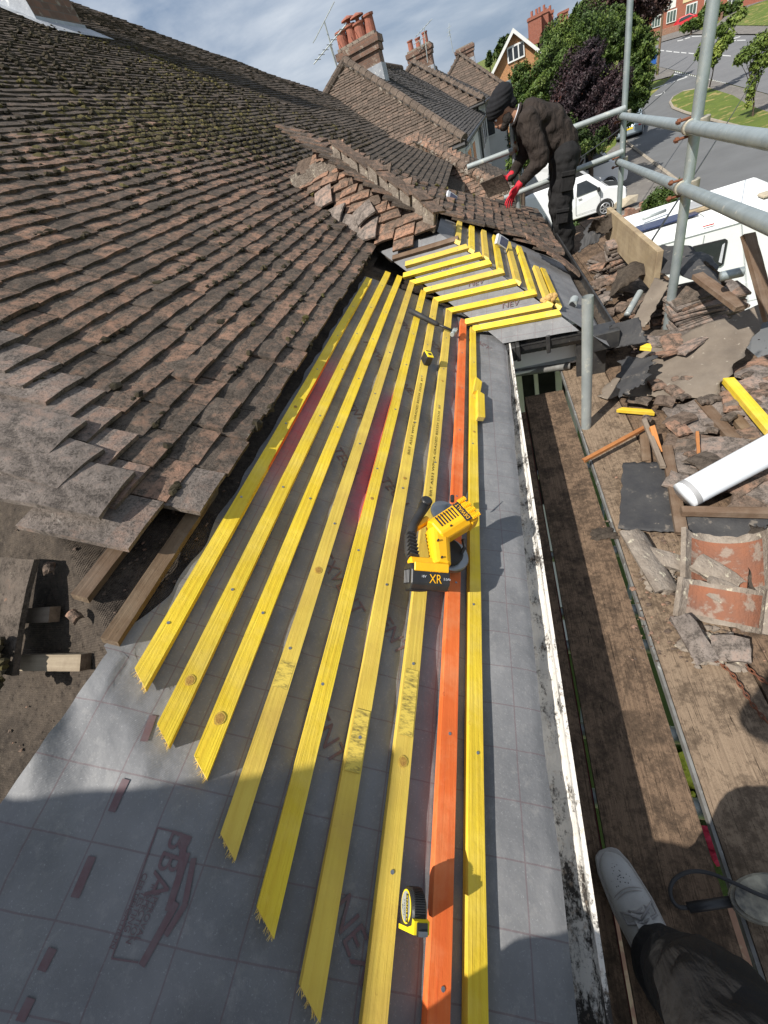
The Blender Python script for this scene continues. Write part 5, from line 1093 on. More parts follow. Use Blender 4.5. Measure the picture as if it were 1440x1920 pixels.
# rusty chains
def chain(pts, label):
    P = [np.array(p) for p in pts]; c_ = MB(); seg = []
    for i in range(len(P) - 1):
        for t in np.linspace(0, 1, 40, endpoint=False): seg.append(P[i] + (P[i + 1] - P[i]) * t)
    out = [seg[0]]
    for q in seg:
        if np.linalg.norm(q - out[-1]) > .0135: out.append(q)
    for i in range(len(out) - 1):
        a, b = out[i], out[i + 1]; d_ = nrm(b - a); s_ = nrm(np.cross(d_, (0, 0, 1))); w_ = s_ if i % 2 else nrm(s_ * .35 + np.array([0, 0, .94])); m_ = (a + b) / 2
        ring = [m_ + d_ * .0105 * math.cos(t) + w_ * .0052 * math.sin(t) for t in np.linspace(0, 2 * math.pi, 11)]; c_.tube(ring, .0020, 5, False)
    return tag(c_.build('rusty_chain', M['rust'], None, out[0], smooth=True), label, 'chain', 'rusty chains')
cz = zz + .016
chain([atz(x, y, cz) for x, y in ((1295, 1205), (1308, 1222), (1345, 1240), (1368, 1258), (1388, 1285), (1410, 1320), (1445, 1362))], 'rusty chain curling down from the mortar shards, nearer the gap')
chain([atz(x, y, cz) for x, y in ((1385, 1230), (1402, 1252), (1425, 1272), (1450, 1290))], 'short rusty chain at the right edge, above the longer chain')
# dirty tool at lower right: oval splattered body, black handle sleeve and a loop of cable
tl = empty('mortar_brush', atz(1400, 1690, zz + .03), 'mud-splattered round tool with a black handle and a loop of black cable', 'tool')
bc = atz(1412, 1690, zz + .045); e1 = nrm(atz(1450, 1684, zz + .045) - bc); e2 = nrm(np.cross((0, 0, 1), e1))
c_ = MB(); 
for k, (r, z) in enumerate(((.052, -.02), (.055, -.012), (.054, -.004), (.055, .004), (.050, .014))): c_.prism([bc + e1 * (r * 1.35 * math.cos(t) + .03) + e2 * r * .75 * math.sin(t) + np.array([0, 0, z]) for t in np.linspace(0, 2 * math.pi, 28, endpoint=False)], (0, 0, .0075))
c_.build('oval_head', mat('mud_splattered_plastic', (.05, .05, .052), (.40, .36, .27), 22, .8, .7, 60), tl, bc)
c_ = MB(); hh = atz(1290, 1702, zz + .03); he = atz(1372, 1690, zz + .04); c_.tube([hh, he], .0095, 14); c_.build('handle_sleeve', M['blackpl'], tl, hh, smooth=True)
c_ = MB(); cp = [(1290, 1702, .03), (1272, 1700, .03), (1260, 1686, .03), (1257, 1665, .035), (1268, 1646, .04), (1295, 1634, .05), (1330, 1637, .06), (1375, 1655, .075), (1420, 1676, .085), (1460, 1690, .085)]
c_.tube(smooth_path([atz(x, y, zz + z) for x, y, z in cp]), .0042, 10); c_.build('cable_loop', M['black'], tl, hh, smooth=True)
# clod of mud on the board
c_ = MB(); p = atz(1128, 1002, zz + .008)
for _ in range(60): c_.blob(p + np.array([uni(-.03, .045), uni(-.02, .03), uni(-.006, .001)]), uni(.006, .013), .5, 1, (1.4, 1.1, .28), None, rnd())
tag(c_.build('mud_clod', M['felt'], None, p), 'flattened clod of mud on the wide scaffold board', 'mud')
# ================================================================== PEOPLE
def vv(*a): return np.array(a, float)
# ---- the roofer bending over the front slope; he faces the house (-X)
sL, sR = vv(.44, 5.03, -.275), vv(.44, 5.38, -.265); eL, wL, hL = vv(.525, 4.97, -.575), vv(.335, 4.97, -.69), vv(.245, 4.97, -.70)
eR, wR, hR = vv(.43, 5.44, -.53), vv(.26, 5.36, -.66), vv(.175, 5.33, -.69)
hipL, hipR = vv(.745, 5.10, -.64), vv(.745, 5.30, -.64); kL, kR = vv(.695, 5.08, -1.01), vv(.70, 5.33, -1.01); aL, aR = vv(.745, 5.10, -1.375), vv(.73, 5.36, -1.375)
mid = vv(.62, 5.2, -.40); neck = vv(.385, 5.2, -.235); head = vv(.245, 5.19, -.150); pel = vv(.745, 5.2, -.60); chest = vv(.49, 5.2, -.30)
fd = nrm((-.78, -.22, -.55)); ud = nrm(vv(-.50, 0, .86) - fd * np.dot((-.50, 0, .86), fd)); ld_ = np.cross(ud, fd); HR = np.array([fd, ld_, ud]).T
def finger(parts, base, d, bend, L, r):
    d = nrm(d); p = np.array(base, float); dn = nrm(bend)
    for k, (f, t) in enumerate(((.45, .0), (.32, .35), (.23, .75))):
        e = nrm(d * math.cos(t) + dn * math.sin(t)); q = p + e * L * f; parts.append((p, r * (1 - .12 * k), q, r * (1 - .12 * (k + 1)))); p = q
def hand(wrist, palm_dir, side, curl, s=1.0, r=.0088, spread=.25):
    "palm plus four unequal fingers and a thumb; side = towards the thumb, curl = where the fingers bend"
    palm_dir, side, curl = nrm(palm_dir), nrm(side), nrm(curl); P = []
    pc = wrist + palm_dir * .052 * s; P.append(('e', pc, (.050 * s, .047 * s, .017 * s), np.array([palm_dir, side, np.cross(palm_dir, side)]).T)); P.append((wrist, .026 * s, pc, .024 * s))
    for k, (o, L) in enumerate(((.036, .074), (.012, .082), (-.012, .077), (-.035, .060))): finger(P, wrist + palm_dir * .090 * s + side * o * s, palm_dir + side * o * spread * 12, curl, L * s, r * s)
    finger(P, wrist + palm_dir * .035 * s + side * .036 * s, palm_dir * .55 + side * .8 + curl * .15, curl * .6 + palm_dir * .5, .066 * s, r * 1.15 * s); return P
bodyp = [('e', head, (.092, .074, .108), HR), (neck, .055, head - ud * .05, .055), (chest, .115, mid, .125), (mid, .125, pel, .13), (chest, .10, neck, .06), (sL, .06, chest, .10), (sR, .06, chest, .10),
         (sL, .048, eL, .038), (eL, .038, wL, .027), (sR, .048, eR, .038), (eR, .038, wR, .027), (hipL, .085, kL, .058), (kL, .056, aL, .038), (hipR, .085, kR, .058), (kR, .056, aR, .038), (hipL, .09, pel, .11), (hipR, .09, pel, .11),
         (aL, .036, aL + vv(-.13, 0, -.035), .03), (aR, .036, aR + vv(-.13, 0, -.035), .03), (wL + vv(.03, 0, .02), .027, wL, .022), (wR + vv(.03, 0, .015), .027, wR, .022),
         (head + fd * .088 - ud * .012, .013, head + fd * .104 - ud * .040, .016), ('e', head + fd * .074 - ud * .062, (.030, .036, .030), HR), ('e', head + fd * .070 + ud * .012, (.026, .056, .014), HR),
         ('e', head + ld_ * .074 - ud * .015, (.018, .008, .030), HR), ('e', head - ld_ * .074 - ud * .015, (.018, .008, .030), HR)]
wk = remesh('person', bodyp, .009, M['skin'], None, 3, org=(.70, 5.2, ZB)); tag(wk, 'man in black turban and dark jersey bending over the roof, tile in his red gloves', 'person')
jer = [(chest, .15, mid, .168), (mid, .165, pel + vv(-.01, 0, .05), .146), (neck + vv(.02, 0, -.01), .070, chest, .125), (sL, .082, chest, .118), (sR, .082, chest, .118), (sL, .094, eL, .078), (eL, .076, wL + vv(.02, 0, .01), .048), (sR, .09, eR, .07), (eR, .056, wR + vv(.02, 0, 0), .040),
       (pel + vv(-.02, 0, .03), .15, pel + vv(.015, 0, -.05), .142), ('e', vv(.545, 5.2, -.27), (.16, .19, .095), Matrix.Rotation(.85, 3, 'Y') and np.array(Matrix.Rotation(.75, 3, 'Y')))]
jo = remesh('jersey', jer, .011, M['cloth'], wk, 4, .015, 9)
c_ = MB(); nd_ = nrm(head - neck); n1_ = nrm(np.cross(nd_, (0, 1, 0))); n2_ = np.cross(nd_, n1_); c_.tube([neck + nd_ * .022 + (n1_ * math.cos(t) + n2_ * math.sin(t)) * .072 for t in np.linspace(0, 2 * math.pi, 25)], .014, 8, False); c_.build('collar', M['cloth'], jo, neck, smooth=True)
c_ = MB(); c_.tube([neck + nd_ * .037 + (n1_ * math.cos(t) + n2_ * math.sin(t)) * .068 for t in np.linspace(0, 2 * math.pi, 25)], .0045, 6, False); c_.build('inner_collar', M['cardwhite'], jo, neck, smooth=True)
tro = [(hipL, .122, kL, .104), (kL, .104, aL + vv(0, 0, .05), .082), (hipR, .118, kR, .098), (kR, .098, aR + vv(0, 0, .05), .078), (hipL, .115, pel + vv(0, 0, -.02), .135), (hipR, .115, pel + vv(0, 0, -.02), .135), (aL + vv(0, 0, .10), .086, aL + vv(-.01, 0, .0), .086), (aR + vv(0, 0, .10), .070, aR + vv(-.01, 0, 0), .070)]
trs = remesh('trousers', tro, .011, M['trouser'], wk, 4, .014, 11)
for z0_, sz, lb in ((-.80, (.055, .012, .075), 'thigh'), (-1.06, (.055, .012, .06), 'knee')):
    x = .742 if lb == 'thigh' else .69; c_ = MB(); c_.cbox((x, 4.966 if lb == 'thigh' else 4.976, z0_), *sz, np.array(Matrix.Rotation(.14, 3, 'Y'))); c_.cbox((x + .004, 4.953 if lb == 'thigh' else 4.963, z0_ + sz[2] * .78), sz[0] + .004, .010, sz[2] * .26, np.array(Matrix.Rotation(.14, 3, 'Y'))); c_.build('trouser_pocket', M['trouser'], trs, (x, 4.98, z0_), bevel=.006)
tc_ = head + ud * .052 - fd * .012; tur = [('e', tc_, (.130, .116, .092), HR), ('e', tc_ - fd * .040 + ud * .010, (.108, .114, .092), HR), ('e', head + fd * .045 + ud * .052, (.062, .084, .040), HR), ('e', head - fd * .075 - ud * .02, (.05, .085, .06), HR)]
tb = remesh('turban', tur, .007, M['turban'], wk, 3)
for v in tb.data.vertices:        # the folds of the wrap run diagonally round the head
    q = np.array(tb.matrix_world @ v.co) - tc_; s_ = q @ ud * 1.0 + abs(q @ ld_) * .35 - q @ fd * .45; v.co += v.normal * (.0020 * math.sin(s_ * 190) + .0015 * math.sin(s_ * 95))
remesh('beard', [('e', head + fd * .052 - ud * .088, (.046, .060, .040), HR), ('e', head + fd * .02 - ud * .070 + ld_ * .055, (.040, .022, .048), HR), ('e', head + fd * .02 - ud * .070 - ld_ * .055, (.040, .022, .048), HR), ('e', head + fd * .098 - ud * .050, (.012, .028, .009), HR)], .005, M['beard'], wk, 2, .004, 90)
for s_ in (-1, 1):
    c_ = MB(); c_.blob(head + fd * .086 + ld_ * .030 * s_ - ud * .004, .011, 0, 2); c_.build('eye', M['cardwhite'], wk, head, smooth=True)
    c_ = MB(); c_.blob(head + fd * .095 + ld_ * .030 * s_ - ud * .006, .005, 0, 2); c_.build('pupil', M['blackpl'], wk, head, smooth=True)
    c_ = MB(); c_.tube([head + fd * .088 + ld_ * .012 * s_ + ud * .016, head + fd * .091 + ld_ * .03 * s_ + ud * .020, head + fd * .076 + ld_ * .052 * s_ + ud * .014], .005, 6); c_.build('eyebrow', M['beard'], wk, head, smooth=True)
c_ = MB(); c_.tube([head + fd * .094 - ud * .066 + ld_ * -.020, head + fd * .101 - ud * .064, head + fd * .094 - ud * .066 + ld_ * .020], .006, 6); c_.build('mouth', mat('lips', (.24, .10, .085), (.2, .08, .07), 30, .6), wk, head, smooth=True)
remesh('glove', hand(wL + vv(-.01, 0, 0), vv(-.62, -.08, -.62), vv(-.35, -.62, .35), vv(.45, .2, -.8), 1.15, .0088, .75) + [(wL + vv(.035, 0, .022), .036, wL, .033)], .0042, M['glove'], wk, 2)
remesh('glove', hand(wR + vv(-.01, 0, 0), vv(-.9, -.1, -.25), vv(0, -.5, .8), vv(.1, -.9, -.3), 1.1, .0092) + [(wR + vv(.03, 0, .015), .036, wR, .032)], .0048, M['glove'], wk, 2)
c_ = MB(); p = wL + vv(-.045, -.022, -.028); c_.blob(p, .020, .15, 1, (1, .5, .8)); c_.build('glove_badge', M['cardwhite'], wk, p)
for a, lb in ((aL, 'near'), (aR, 'far')):
    remesh('work_boot', [(a + vv(.02, 0, .0), .052, a + vv(0, 0, -.03), .05), (a + vv(.03, 0, -.035), .042, a + vv(-.15, 0, -.042), .036), ('e', a + vv(-.06, 0, -.055), (.135, .048, .024), None)], .008, M['blackpl'], wk, 3, .003, 30)
ht = loose_tile((.12, 5.16, -.66), (.35, .3, -.85), (-.75, .62, -.1), 'dark old tile held up in the gloved hands of the bending man', None, M['tile'], .165, .265)
# ---- the photographer: one foot on the boards in view, the body behind the camera
toe, ank = atz(1136, 1596, ZB + .03), atz(1207, 1722, ZB + .10); sd_ = nrm(vv(*(toe - ank)[:2], 0)); sl = np.cross((0, 0, 1), sd_); heel = toe - sd_ * .285; heel[2] = ZB; toe0 = toe.copy(); toe0[2] = ZB
kneeP = atz(1372, 1930, -.95); hipP = vv(.29, -.36, -.56); ankP = toe0 - sd_ * .205 + vv(0, 0, .095)
aQ, kQ, hQ = vv(-.50, -.36, -.80), vv(-.42, -.46, -.52), vv(-.02, -.52, -.50); pelP = vv(.16, -.40, -.50); chP = vv(.15, -.36, -.10); nkP = vv(.15, -.33, .10); hdP = vv(.15, -.30, .26)
shA, shB = vv(.31, -.44, .03), vv(-.09, -.46, .03); elA, elB = vv(.36, -.26, -.16), vv(-.16, -.30, -.16); wrA, wrB = vv(.20, -.135, .02), vv(-.05, -.18, .02)
ph = remesh('person', [('e', hdP, (.075, .09, .108), None), (hdP, .05, nkP, .052), (nkP, .055, chP, .11), (chP, .125, pelP, .125), (shA, .055, chP, .10), (shB, .055, chP, .10), (shA, .045, elA, .036), (elA, .036, wrA, .026), (shB, .045, elB, .036), (elB, .036, wrB, .026),
        (hipP, .08, kneeP, .056), (kneeP, .055, ankP, .037), (ankP, .034, toe0 - sd_ * .15 + vv(0, 0, .03), .022), (hipP, .085, pelP, .11), (hQ, .085, kQ, .06), (kQ, .056, aQ, .038), (aQ, .036, aQ + vv(.02, .13, -.04), .028), (hQ, .085, pelP, .11)] + hand(wrA, vv(-.5, .5, .5), vv(-.2, .7, -.5), vv(-.6, -.2, 0), 1.0) + hand(wrB, vv(.1, .6, .6), vv(.3, .6, -.5), vv(.6, -.2, 0), 1.0), .009, M['skin'], None, 3, org=(.15, -.2, ZB))
tag(ph, 'photographer on the boards, only a black trouser leg and worn white shoe in view', 'person')
remesh('jacket', [(chP, .165, pelP, .165), (shA, .075, chP, .125), (shB, .075, chP, .125), (shA, .062, elA, .052), (elA, .052, wrA, .038), (shB, .062, elB, .052), (elB, .052, wrB, .038), (nkP, .065, chP, .12)], .012, M['cloth'], ph, 4, .006, 12)
ct_ = ankP + vv(.0, .006, .030)
tl_ = remesh('trousers', [(hipP, .105, kneeP, .080), (kneeP, .080, ct_, .062), (ct_, .066, ct_ - vv(0, 0, .03), .069), (hipP, .11, pelP, .135), (hQ, .105, kQ, .08), (kQ, .08, aQ, .058), (hQ, .11, pelP, .135)], .0085, M['trouser'], ph, 4, .012, 12)
def shoe(toe_, dirv, nm, full=True):
    d = nrm(dirv); s = np.cross((0, 0, 1), d); L = .285; up = vv(0, 0, 1); mb = MB(); secs = []
    # (t from toe, half width, height of the upper, sideways bias)
    for t, w, h in ((.0, .004, .024), (.010, .025, .036), (.03, .036, .044), (.06, .0395, .050), (.10, .0445, .060), (.14, .0440, .076), (.18, .039, .098), (.215, .036, .108), (.25, .034, .104), (.275, .026, .098), (.285, .010, .092)):
        r = []
        for k in range(17):
            a_ = math.pi * k / 16; x = math.cos(a_); z = math.sin(a_); r.append(toe_ - d * t + s * (w * (abs(x) ** .8) * (1 if x > 0 else -1)) + up * (.020 + (h - .020) * z ** (.75 if t < .13 else 1.0)))
        secs.append(r)
    v = [q for r in secs for q in r]; mb.add(v, [(i * 17 + k, i * 17 + k + 1, (i + 1) * 17 + k + 1, (i + 1) * 17 + k) for i in range(len(secs) - 1) for k in range(16)], .5)
    so = mb.build('shoe', M['leatherw'], ph, toe_, smooth=True); md = so.modifiers.new('s', 'SUBSURF'); md.levels = md.render_levels = 2
    mb = MB(); ol = [toe_ - d * t + s * w for t, w in ((-.006, .014), (.002, .030), (.03, .041), (.06, .0445), (.10, .0485), (.15, .046), (.21, .040), (.27, .033), (.289, .012))]; ol += [toe_ - d * t - s * w for t, w in ((.289, .012), (.27, .033), (.21, .040), (.15, .046), (.10, .0485), (.06, .0445), (.03, .041), (.002, .030), (-.006, .014))]
    mb.prism([q + up * .001 for q in ol], up * .024); mb.build('sole', M['sole'], so, toe_, bevel=.003)
    mb = MB()
    for tt, ww, hh in ((.072, .0405, .0545), (.078, .0405, .0555)): mb.tube([toe_ - d * (tt + .012 * math.cos(a_) ** 2) + s * ww * math.cos(a_) * 1.0 + up * (.022 + (hh - .020) * math.sin(a_) ** .75) for a_ in np.linspace(.15, math.pi - .15, 15)], .0011, 5)
    mb.build('stitching', M['sole'], so, toe_)
    mb = MB()
    for _ in range(34):
        t = uni(.018, .066); x = uni(-.62, .62); hh = np.interp(t, (.012, .03, .06, .1), (.034, .042, .050, .060)); ww = np.interp(t, (.012, .03, .06, .1), (.018, .030, .0395, .0445)); a_ = math.acos(x); mb.blob(toe_ - d * t + s * ww * x + up * (.020 + (hh - .020) * math.sin(a_) ** .75 + .0006), .0013, 0, 1)
    mb.build('perforations', M['blackpl'], so, toe_)
    mb = MB()
    for k in range(5):
        t = .108 + .019 * k; z = np.interp(t, (.10, .14, .18, .215), (.062, .078, .100, .110)) + .003; w = .020
        mb.tube([toe_ - d * t + s * -w + up * (z - .007), toe_ - d * (t + .004) + up * z, toe_ - d * (t + .012) + s * w + up * (z - .007)], .0030, 8); mb.tube([toe_ - d * (t + .012) + s * -w + up * (z - .006), toe_ - d * (t + .006) + up * (z + .003), toe_ - d * t + s * w + up * (z - .006)], .0030, 8)
    for s_ in (-1, 1): mb.tube([toe_ - d * .125 + s * .004 + up * .078, toe_ - d * .112 + s * .022 * s_ + up * .076, toe_ - d * .105 + s * .036 * s_ + up * .060, toe_ - d * .125 + s * .034 * s_ + up * .066, toe_ - d * .130 + up * .080], .0028, 8)
    mb.build('lace', M['lace'], so, toe_, smooth=True)
    mb = MB(); t0 = .10; mb.prism([toe_ - d * .105 + s * x + up * .0605 for x in (-.016, .016)] + [toe_ - d * .20 + s * x + up * .113 for x in (.022, -.022)], up * .004); mb.build('tongue', M['leatherw'], so, toe_)
shoe(toe0 + vv(0, 0, .001), sd_, 'near'); shoe(vv(-.50, -.20, -.915), vv(.05, 1, 0), 'far')
# ================================================================== VEHICLES
def vehicle(name, o, hdg, prof, W, m, label, cat, belt, windows, wheels, inset=.32, wr=.33, front=(), extra=None, roofm=None, group=None):
    "prof: (x from tail, z) closed outline; windows: list of side polygons; local x = forward, y = left"
    ex = nrm((math.cos(hdg), math.sin(hdg), 0)); ey = np.cross((0, 0, 1), ex); o = np.array(o, float); up = vv(0, 0, 1)
    root = empty(name, o, label, cat, group, frame_mat(o, ex, ey, up))
    def hw(z): return W / 2 - max(0, z - belt) * inset - (.04 if z < .45 else 0)
    def P(x, y, z): return o + ex * x + ey * y + up * z
    mb = MB(); n = len(prof); L_ = [P(x, hw(z), z) for x, z in prof]; R_ = [P(x, -hw(z), z) for x, z in prof]
    mb.add(L_ + R_, [tuple(range(n))[::-1], tuple(range(n, 2 * n))] + [(i, (i + 1) % n, n + (i + 1) % n, n + i) for i in range(n)], .5); bd = mb.build('body', m, root, o, bevel=.035)
    for w in windows:
        for s_ in (-1, 1):
            mb = MB(); pts = [P(x, s_ * (hw(z) + .006), z) for x, z in w]; mb.prism(pts, ey * s_ * .006); wi = mb.build('side_window', M['glass'], bd, o)
    for q, mm_, nm in front:
        mb = MB(); pts = [P(*t) for t in q]; nn = nrm(np.cross(pts[1] - pts[0], pts[2] - pts[0])); cen = np.mean(pts, 0); nn = nn if nn @ (cen - P(prof[0][0] + 1.5, 0, .7)) > 0 else -nn; mb.prism([t + nn * .006 for t in pts], nn * .006); mb.build(nm, mm_, bd, o)
    for x in wheels:
        for s_ in (-1, 1):
            c = P(x, s_ * (W / 2 - .11), wr); mb = MB(); mb.tube([c - ey * .105, c + ey * .105], wr, 28); wl_ = mb.build('wheel', M['tyre'], root, c, bevel=.02)
            mb = MB(); c2 = c + ey * s_ * .108; mb.tube([c2 - ey * .004 * s_, c2 + ey * .004 * s_], wr * .66, 24); mb.build('rim', M['blackpl'], wl_, c2)
            mb = MB(); 
            for k in range(6): t = k * math.pi / 3; d_ = ex * math.cos(t) + up * math.sin(t); e_ = -ex * math.sin(t) + up * math.cos(t); mb.cbox(c2 + d_ * wr * .34 + ey * s_ * .012, wr * .32, .022, .012, np.array([d_, e_, ey]).T)
            mb.tube([c2 + ex * wr * .64 * math.cos(t) + up * wr * .64 * math.sin(t) + ey * s_ * .012 for t in np.linspace(0, 2 * math.pi, 25)], .022, 6, False); mb.build('spokes', M['alloy'], wl_, c2)
            mb = MB(); mb.tube([P(x + (wr + .04) * math.cos(t), s_ * (W / 2 + .003), wr + (wr + .04) * math.sin(t)) for t in np.linspace(-.1, math.pi + .1, 18)], .022, 6); mb.build('wheel_arch', M['blackpl'], bd, c)
    return root, bd, P, hw
vp = [(0, .35), (0, 1.2), (.06, 1.72), (.16, 1.88), (.6, 1.95), (3.0, 1.95), (3.25, 1.90), (4.02, 1.20), (4.12, 1.16), (4.72, 1.02), (4.86, .90), (4.89, .55), (4.86, .30), (4.6, .24), (.3, .24)]
gy = ZG
v1, vb, VP, VH = vehicle('parked_van', (1.66, 27.25, gy), 0.0, vp, 1.90, M['vanwhite'], 'white van with black roof and bonnet panel, half hidden behind the bending man', 'van', 1.12,
    [[(2.66, 1.20), (2.70, 1.70), (3.12, 1.72), (3.72, 1.22)], [(1.55, 1.20), (1.55, 1.70), (2.52, 1.72), (2.52, 1.20)]], (.95, 3.95), .22, .335,
    front=[([(3.27, .80, 1.88), (3.27, -.80, 1.88), (4.0, -.90, 1.23), (4.0, .90, 1.23)], M['glass'], 'windscreen'), ([(4.14, .72, 1.165), (4.14, -.72, 1.165), (4.74, -.66, 1.022), (4.74, .66, 1.022)], M['blackpl'], 'bonnet'), ([(4.895, .9, .80), (4.895, .62, .80), (4.89, .62, .62), (4.89, .9, .62)], M['glassl'], 'headlight'), ([(4.895, -.9, .80), (4.895, -.62, .80), (4.89, -.62, .62), (4.89, -.9, .62)], M['glassl'], 'headlight')])
c_ = MB(); c_.prism([VP(x, y, 1.953) for x, y in ((.2, .74), (3.02, .74), (3.02, -.74), (.2, -.74))], (0, 0, .012)); c_.build('black_roof', M['blackpl'], vb, VP(1, 0, 1.95))
c_ = MB(); c_.cbox(VP(3.62, -1.06, 1.22), .06, .10, .09); c_.cbox(VP(3.62, 1.06, 1.22), .06, .10, .09); c_.build('door_mirror', M['blackpl'], vb, VP(3.6, 0, 1.2), bevel=.02)
c_ = MB(); c_.box(VP(2.62, -VH(.9) - .004, .42), (.012, 0, 0), (0, .004, 0), (0, 0, .8)); c_.box(VP(3.72, -VH(.9) - .004, .62), (.012, 0, 0), (0, .004, 0), (0, 0, .6)); c_.box(VP(2.62, -VH(.9) - .004, .42), (.9, 0, 0), (0, .004, 0), (0, 0, .01)); c_.box(VP(2.74, -VH(.9) - .016, 1.04), (.16, 0, 0), (0, .014, 0), (0, 0, .03)); c_.build('door_lines', M['blackpl'], vb, VP(3, -1, 1))
c_ = MB(); lc = VP(.62, -VH(.95) - .005, .95); c_.prism([lc + vv(.20 * math.cos(t), 0, .20 * math.sin(t)) for t in np.linspace(0, 2 * math.pi, 24, endpoint=False)], (0, -.004, 0)); lg = c_.build('round_emblem', M['rust'], vb, lc)
c_ = MB(); c_.prism([lc + vv(.145 * math.cos(t) , -.005, .145 * math.sin(t)) for t in np.linspace(0, 2 * math.pi, 24, endpoint=False)], (0, -.003, 0)); c_.build('emblem_field', M['cardwhite'], lg, lc)
c_ = MB(); c_.prism([lc + vv(x, -.009, z) for x, z in ((-.07, -.08), (-.03, .02), (-.09, .06), (0, .10), (.09, .06), (.03, .02), (.07, -.08), (0, -.04))], (0, -.003, 0)); c_.build('emblem_figure', M['rust'], lg, lc)
vp2 = [(x_, z_ * 1.08) for x_, z_ in [(0, .35), (0, 1.5), (.06, 2.1), (.25, 2.24), (3.6, 2.26), (3.9, 2.20), (4.72, 1.30), (5.28, 1.10), (5.45, .92), (5.5, .6), (5.46, .32), (5.2, .26), (.3, .26)]]
vehicle('parked_van', (2.2, 31.9, gy), 0.0, vp2, 2.05, M['vanwhite'], 'larger white van with black lower bumper parked behind the black-roofed van', 'van', 1.25,
    [[(3.35, 1.40), (3.35, 2.08), (3.95, 2.10), (4.55, 1.44)]], (1.0, 4.55), .20, .35,
    front=[([(3.95, .80, 2.34), (3.95, -.80, 2.34), (4.70, -.90, 1.44), (4.70, .90, 1.44)], M['glass'], 'windscreen'), ([(5.46, .97, .78), (5.46, -.97, .78), (5.47, -.97, .34), (5.47, .97, .34)], M['blackpl'], 'bumper'), ([(5.28, -.96, 1.10), (5.28, -.60, 1.10), (5.46, -.60, .90), (5.46, -.96, .90)], M['glassl'], 'headlight')])
cp = [(0, .35), (-.02, .75), (.12, 1.0), (.62, 1.38), (1.1, 1.46), (2.2, 1.44), (3.0, .98), (3.9, .85), (4.2, .65), (4.22, .35), (4.0, .22), (.2, .22)]
def atg(x, y):
    r = ray(x, y); p = r * (ZG / r[2])
    return p if 0 < p[1] <= 42 else r * ((ZG - 42 * .045) / (r[2] - .045 * r[1]))
p = atg(1178, 263)
vehicle('parked_car', (p[0], p[1], p[2]), math.radians(72), cp, 1.78, M['carsilver'], 'blue-silver hatchback seen from behind, red tail lamps and yellow plate, beside the trees', 'car', .92, [[(.75, .98), (.95, 1.32), (2.15, 1.34), (2.8, 1.0)]], (.75, 3.4), .35, .31,
    front=[([(.08, .62, .98), (.08, -.62, .98), (.55, -.52, 1.33), (.55, .52, 1.33)], M['glass'], 'rear_window'), ([(-.02, .26, .62), (-.02, -.26, .62), (-.02, -.26, .74), (-.02, .26, .74)], M['plateyellow'], 'number_plate'), ([(-.02, .86, .70), (-.02, .62, .70), (.08, .62, .96), (.08, .86, .96)], M['redlamp'], 'tail_lamp'), ([(-.02, -.86, .70), (-.02, -.62, .70), (.08, -.62, .96), (.08, -.86, .96)], M['redlamp'], 'tail_lamp')])
p = atg(1263, 60)
vehicle('parked_car', (p[0], p[1], p[2]), math.radians(-25), cp, 1.8, M['carred'], 'small bright red car parked nose down in front of the far brick houses', 'car', .92, [[(.75, .98), (.95, 1.32), (2.15, 1.34), (2.8, 1.0)]], (.75, 3.4), .35, .31, front=[([(2.3, .6, 1.40), (2.3, -.6, 1.40), (2.95, -.7, 1.02), (2.95, .7, 1.02)], M['glass'], 'windscreen')])
# motorhome
mh_c = np.array([5.95, 11.15, ZG]); mh = empty('motorhome', (2.9, 12.2, ZG), 'big white motorhome parked below the scaffold, with a dark side window and roof skylight', 'motorhome')
mx = nrm((-1, .04, 0)); my = np.array([.04, 1, 0]); my = nrm(my); mz = vv(0, 0, 1)
def MP(x, y, z): return mh_c + mx * x + my * y + mz * z
mb = MB(); sec = []
for (x, s_) in ((0, .86), (.04, .95), (.16, 1.0), (6.2, 1.0), (6.45, .97), (6.6, .86)):
    sec.append([MP(x, 1.05 + (y - 1.05) * (1 if s_ == 1 else .97), .45 + (z - .45) * (s_ if z > 1.5 else 1)) for y, z in ((.0, .45), (0, 2.66), (.06, 2.80), (.22, 2.90), (1.9, 2.94), (2.05, 2.86), (2.1, 2.7), (2.1, .45))])
v = [q for r in sec for q in r]; k = 8; mb.add(v, [(i * k + j, (i + 1) * k + j, (i + 1) * k + (j + 1) % k, i * k + (j + 1) % k) for i in range(5) for j in range(k)] + [tuple(range(k)), tuple(40 + j for j in range(k))[::-1]], .5)
mbd = mb.build('body', M['camper'], mh, MP(3, 1, 1), bevel=.03)
def side_pt(x, y): r = ray(x, y); n_ = my; q = r * ((mh_c @ n_) / (r @ n_)); return q
wp = [side_pt(*p_) for p_ in ((1262, 480), (1300, 461), (1359, 447), (1364, 450), (1356, 494), (1350, 499), (1325, 503), (1270, 515))]
mb = MB(); mb.prism([q - my * .004 for q in wp], -my * .03); wo = mb.build('window_frame', M['blackpl'], mbd, wp[0], bevel=.008); cw = np.mean(wp, 0); mb = MB(); mb.prism([cw + (q - cw) * .9 - my * .036 for q in wp], -my * .004); mb.build('window_pane', M['glass'], wo, cw)
mb = MB(); c = (wp[3] + wp[4]) / 2 + (cw - (wp[3] + wp[4]) / 2) * .22; mb.prism([c + (q - c) * 1 - my * .041 for q in (wp[3] * .86 + cw * .14, wp[4] * .86 + cw * .14, wp[4] * .70 + cw * .30, wp[3] * .74 + cw * .26)], -my * .004); mb.build('curtain', M['cardwhite'], wo, c)
mb = MB(); q0_, q1_ = side_pt(1318, 424), side_pt(1339, 418); mb.prism([q0_ - my * .004, q1_ - my * .004, q1_ - my * .004 - mz * .025, q0_ - my * .004 - mz * .02], -my * .004); mb.build('red_stripe', M['carred'], mbd, q0_)
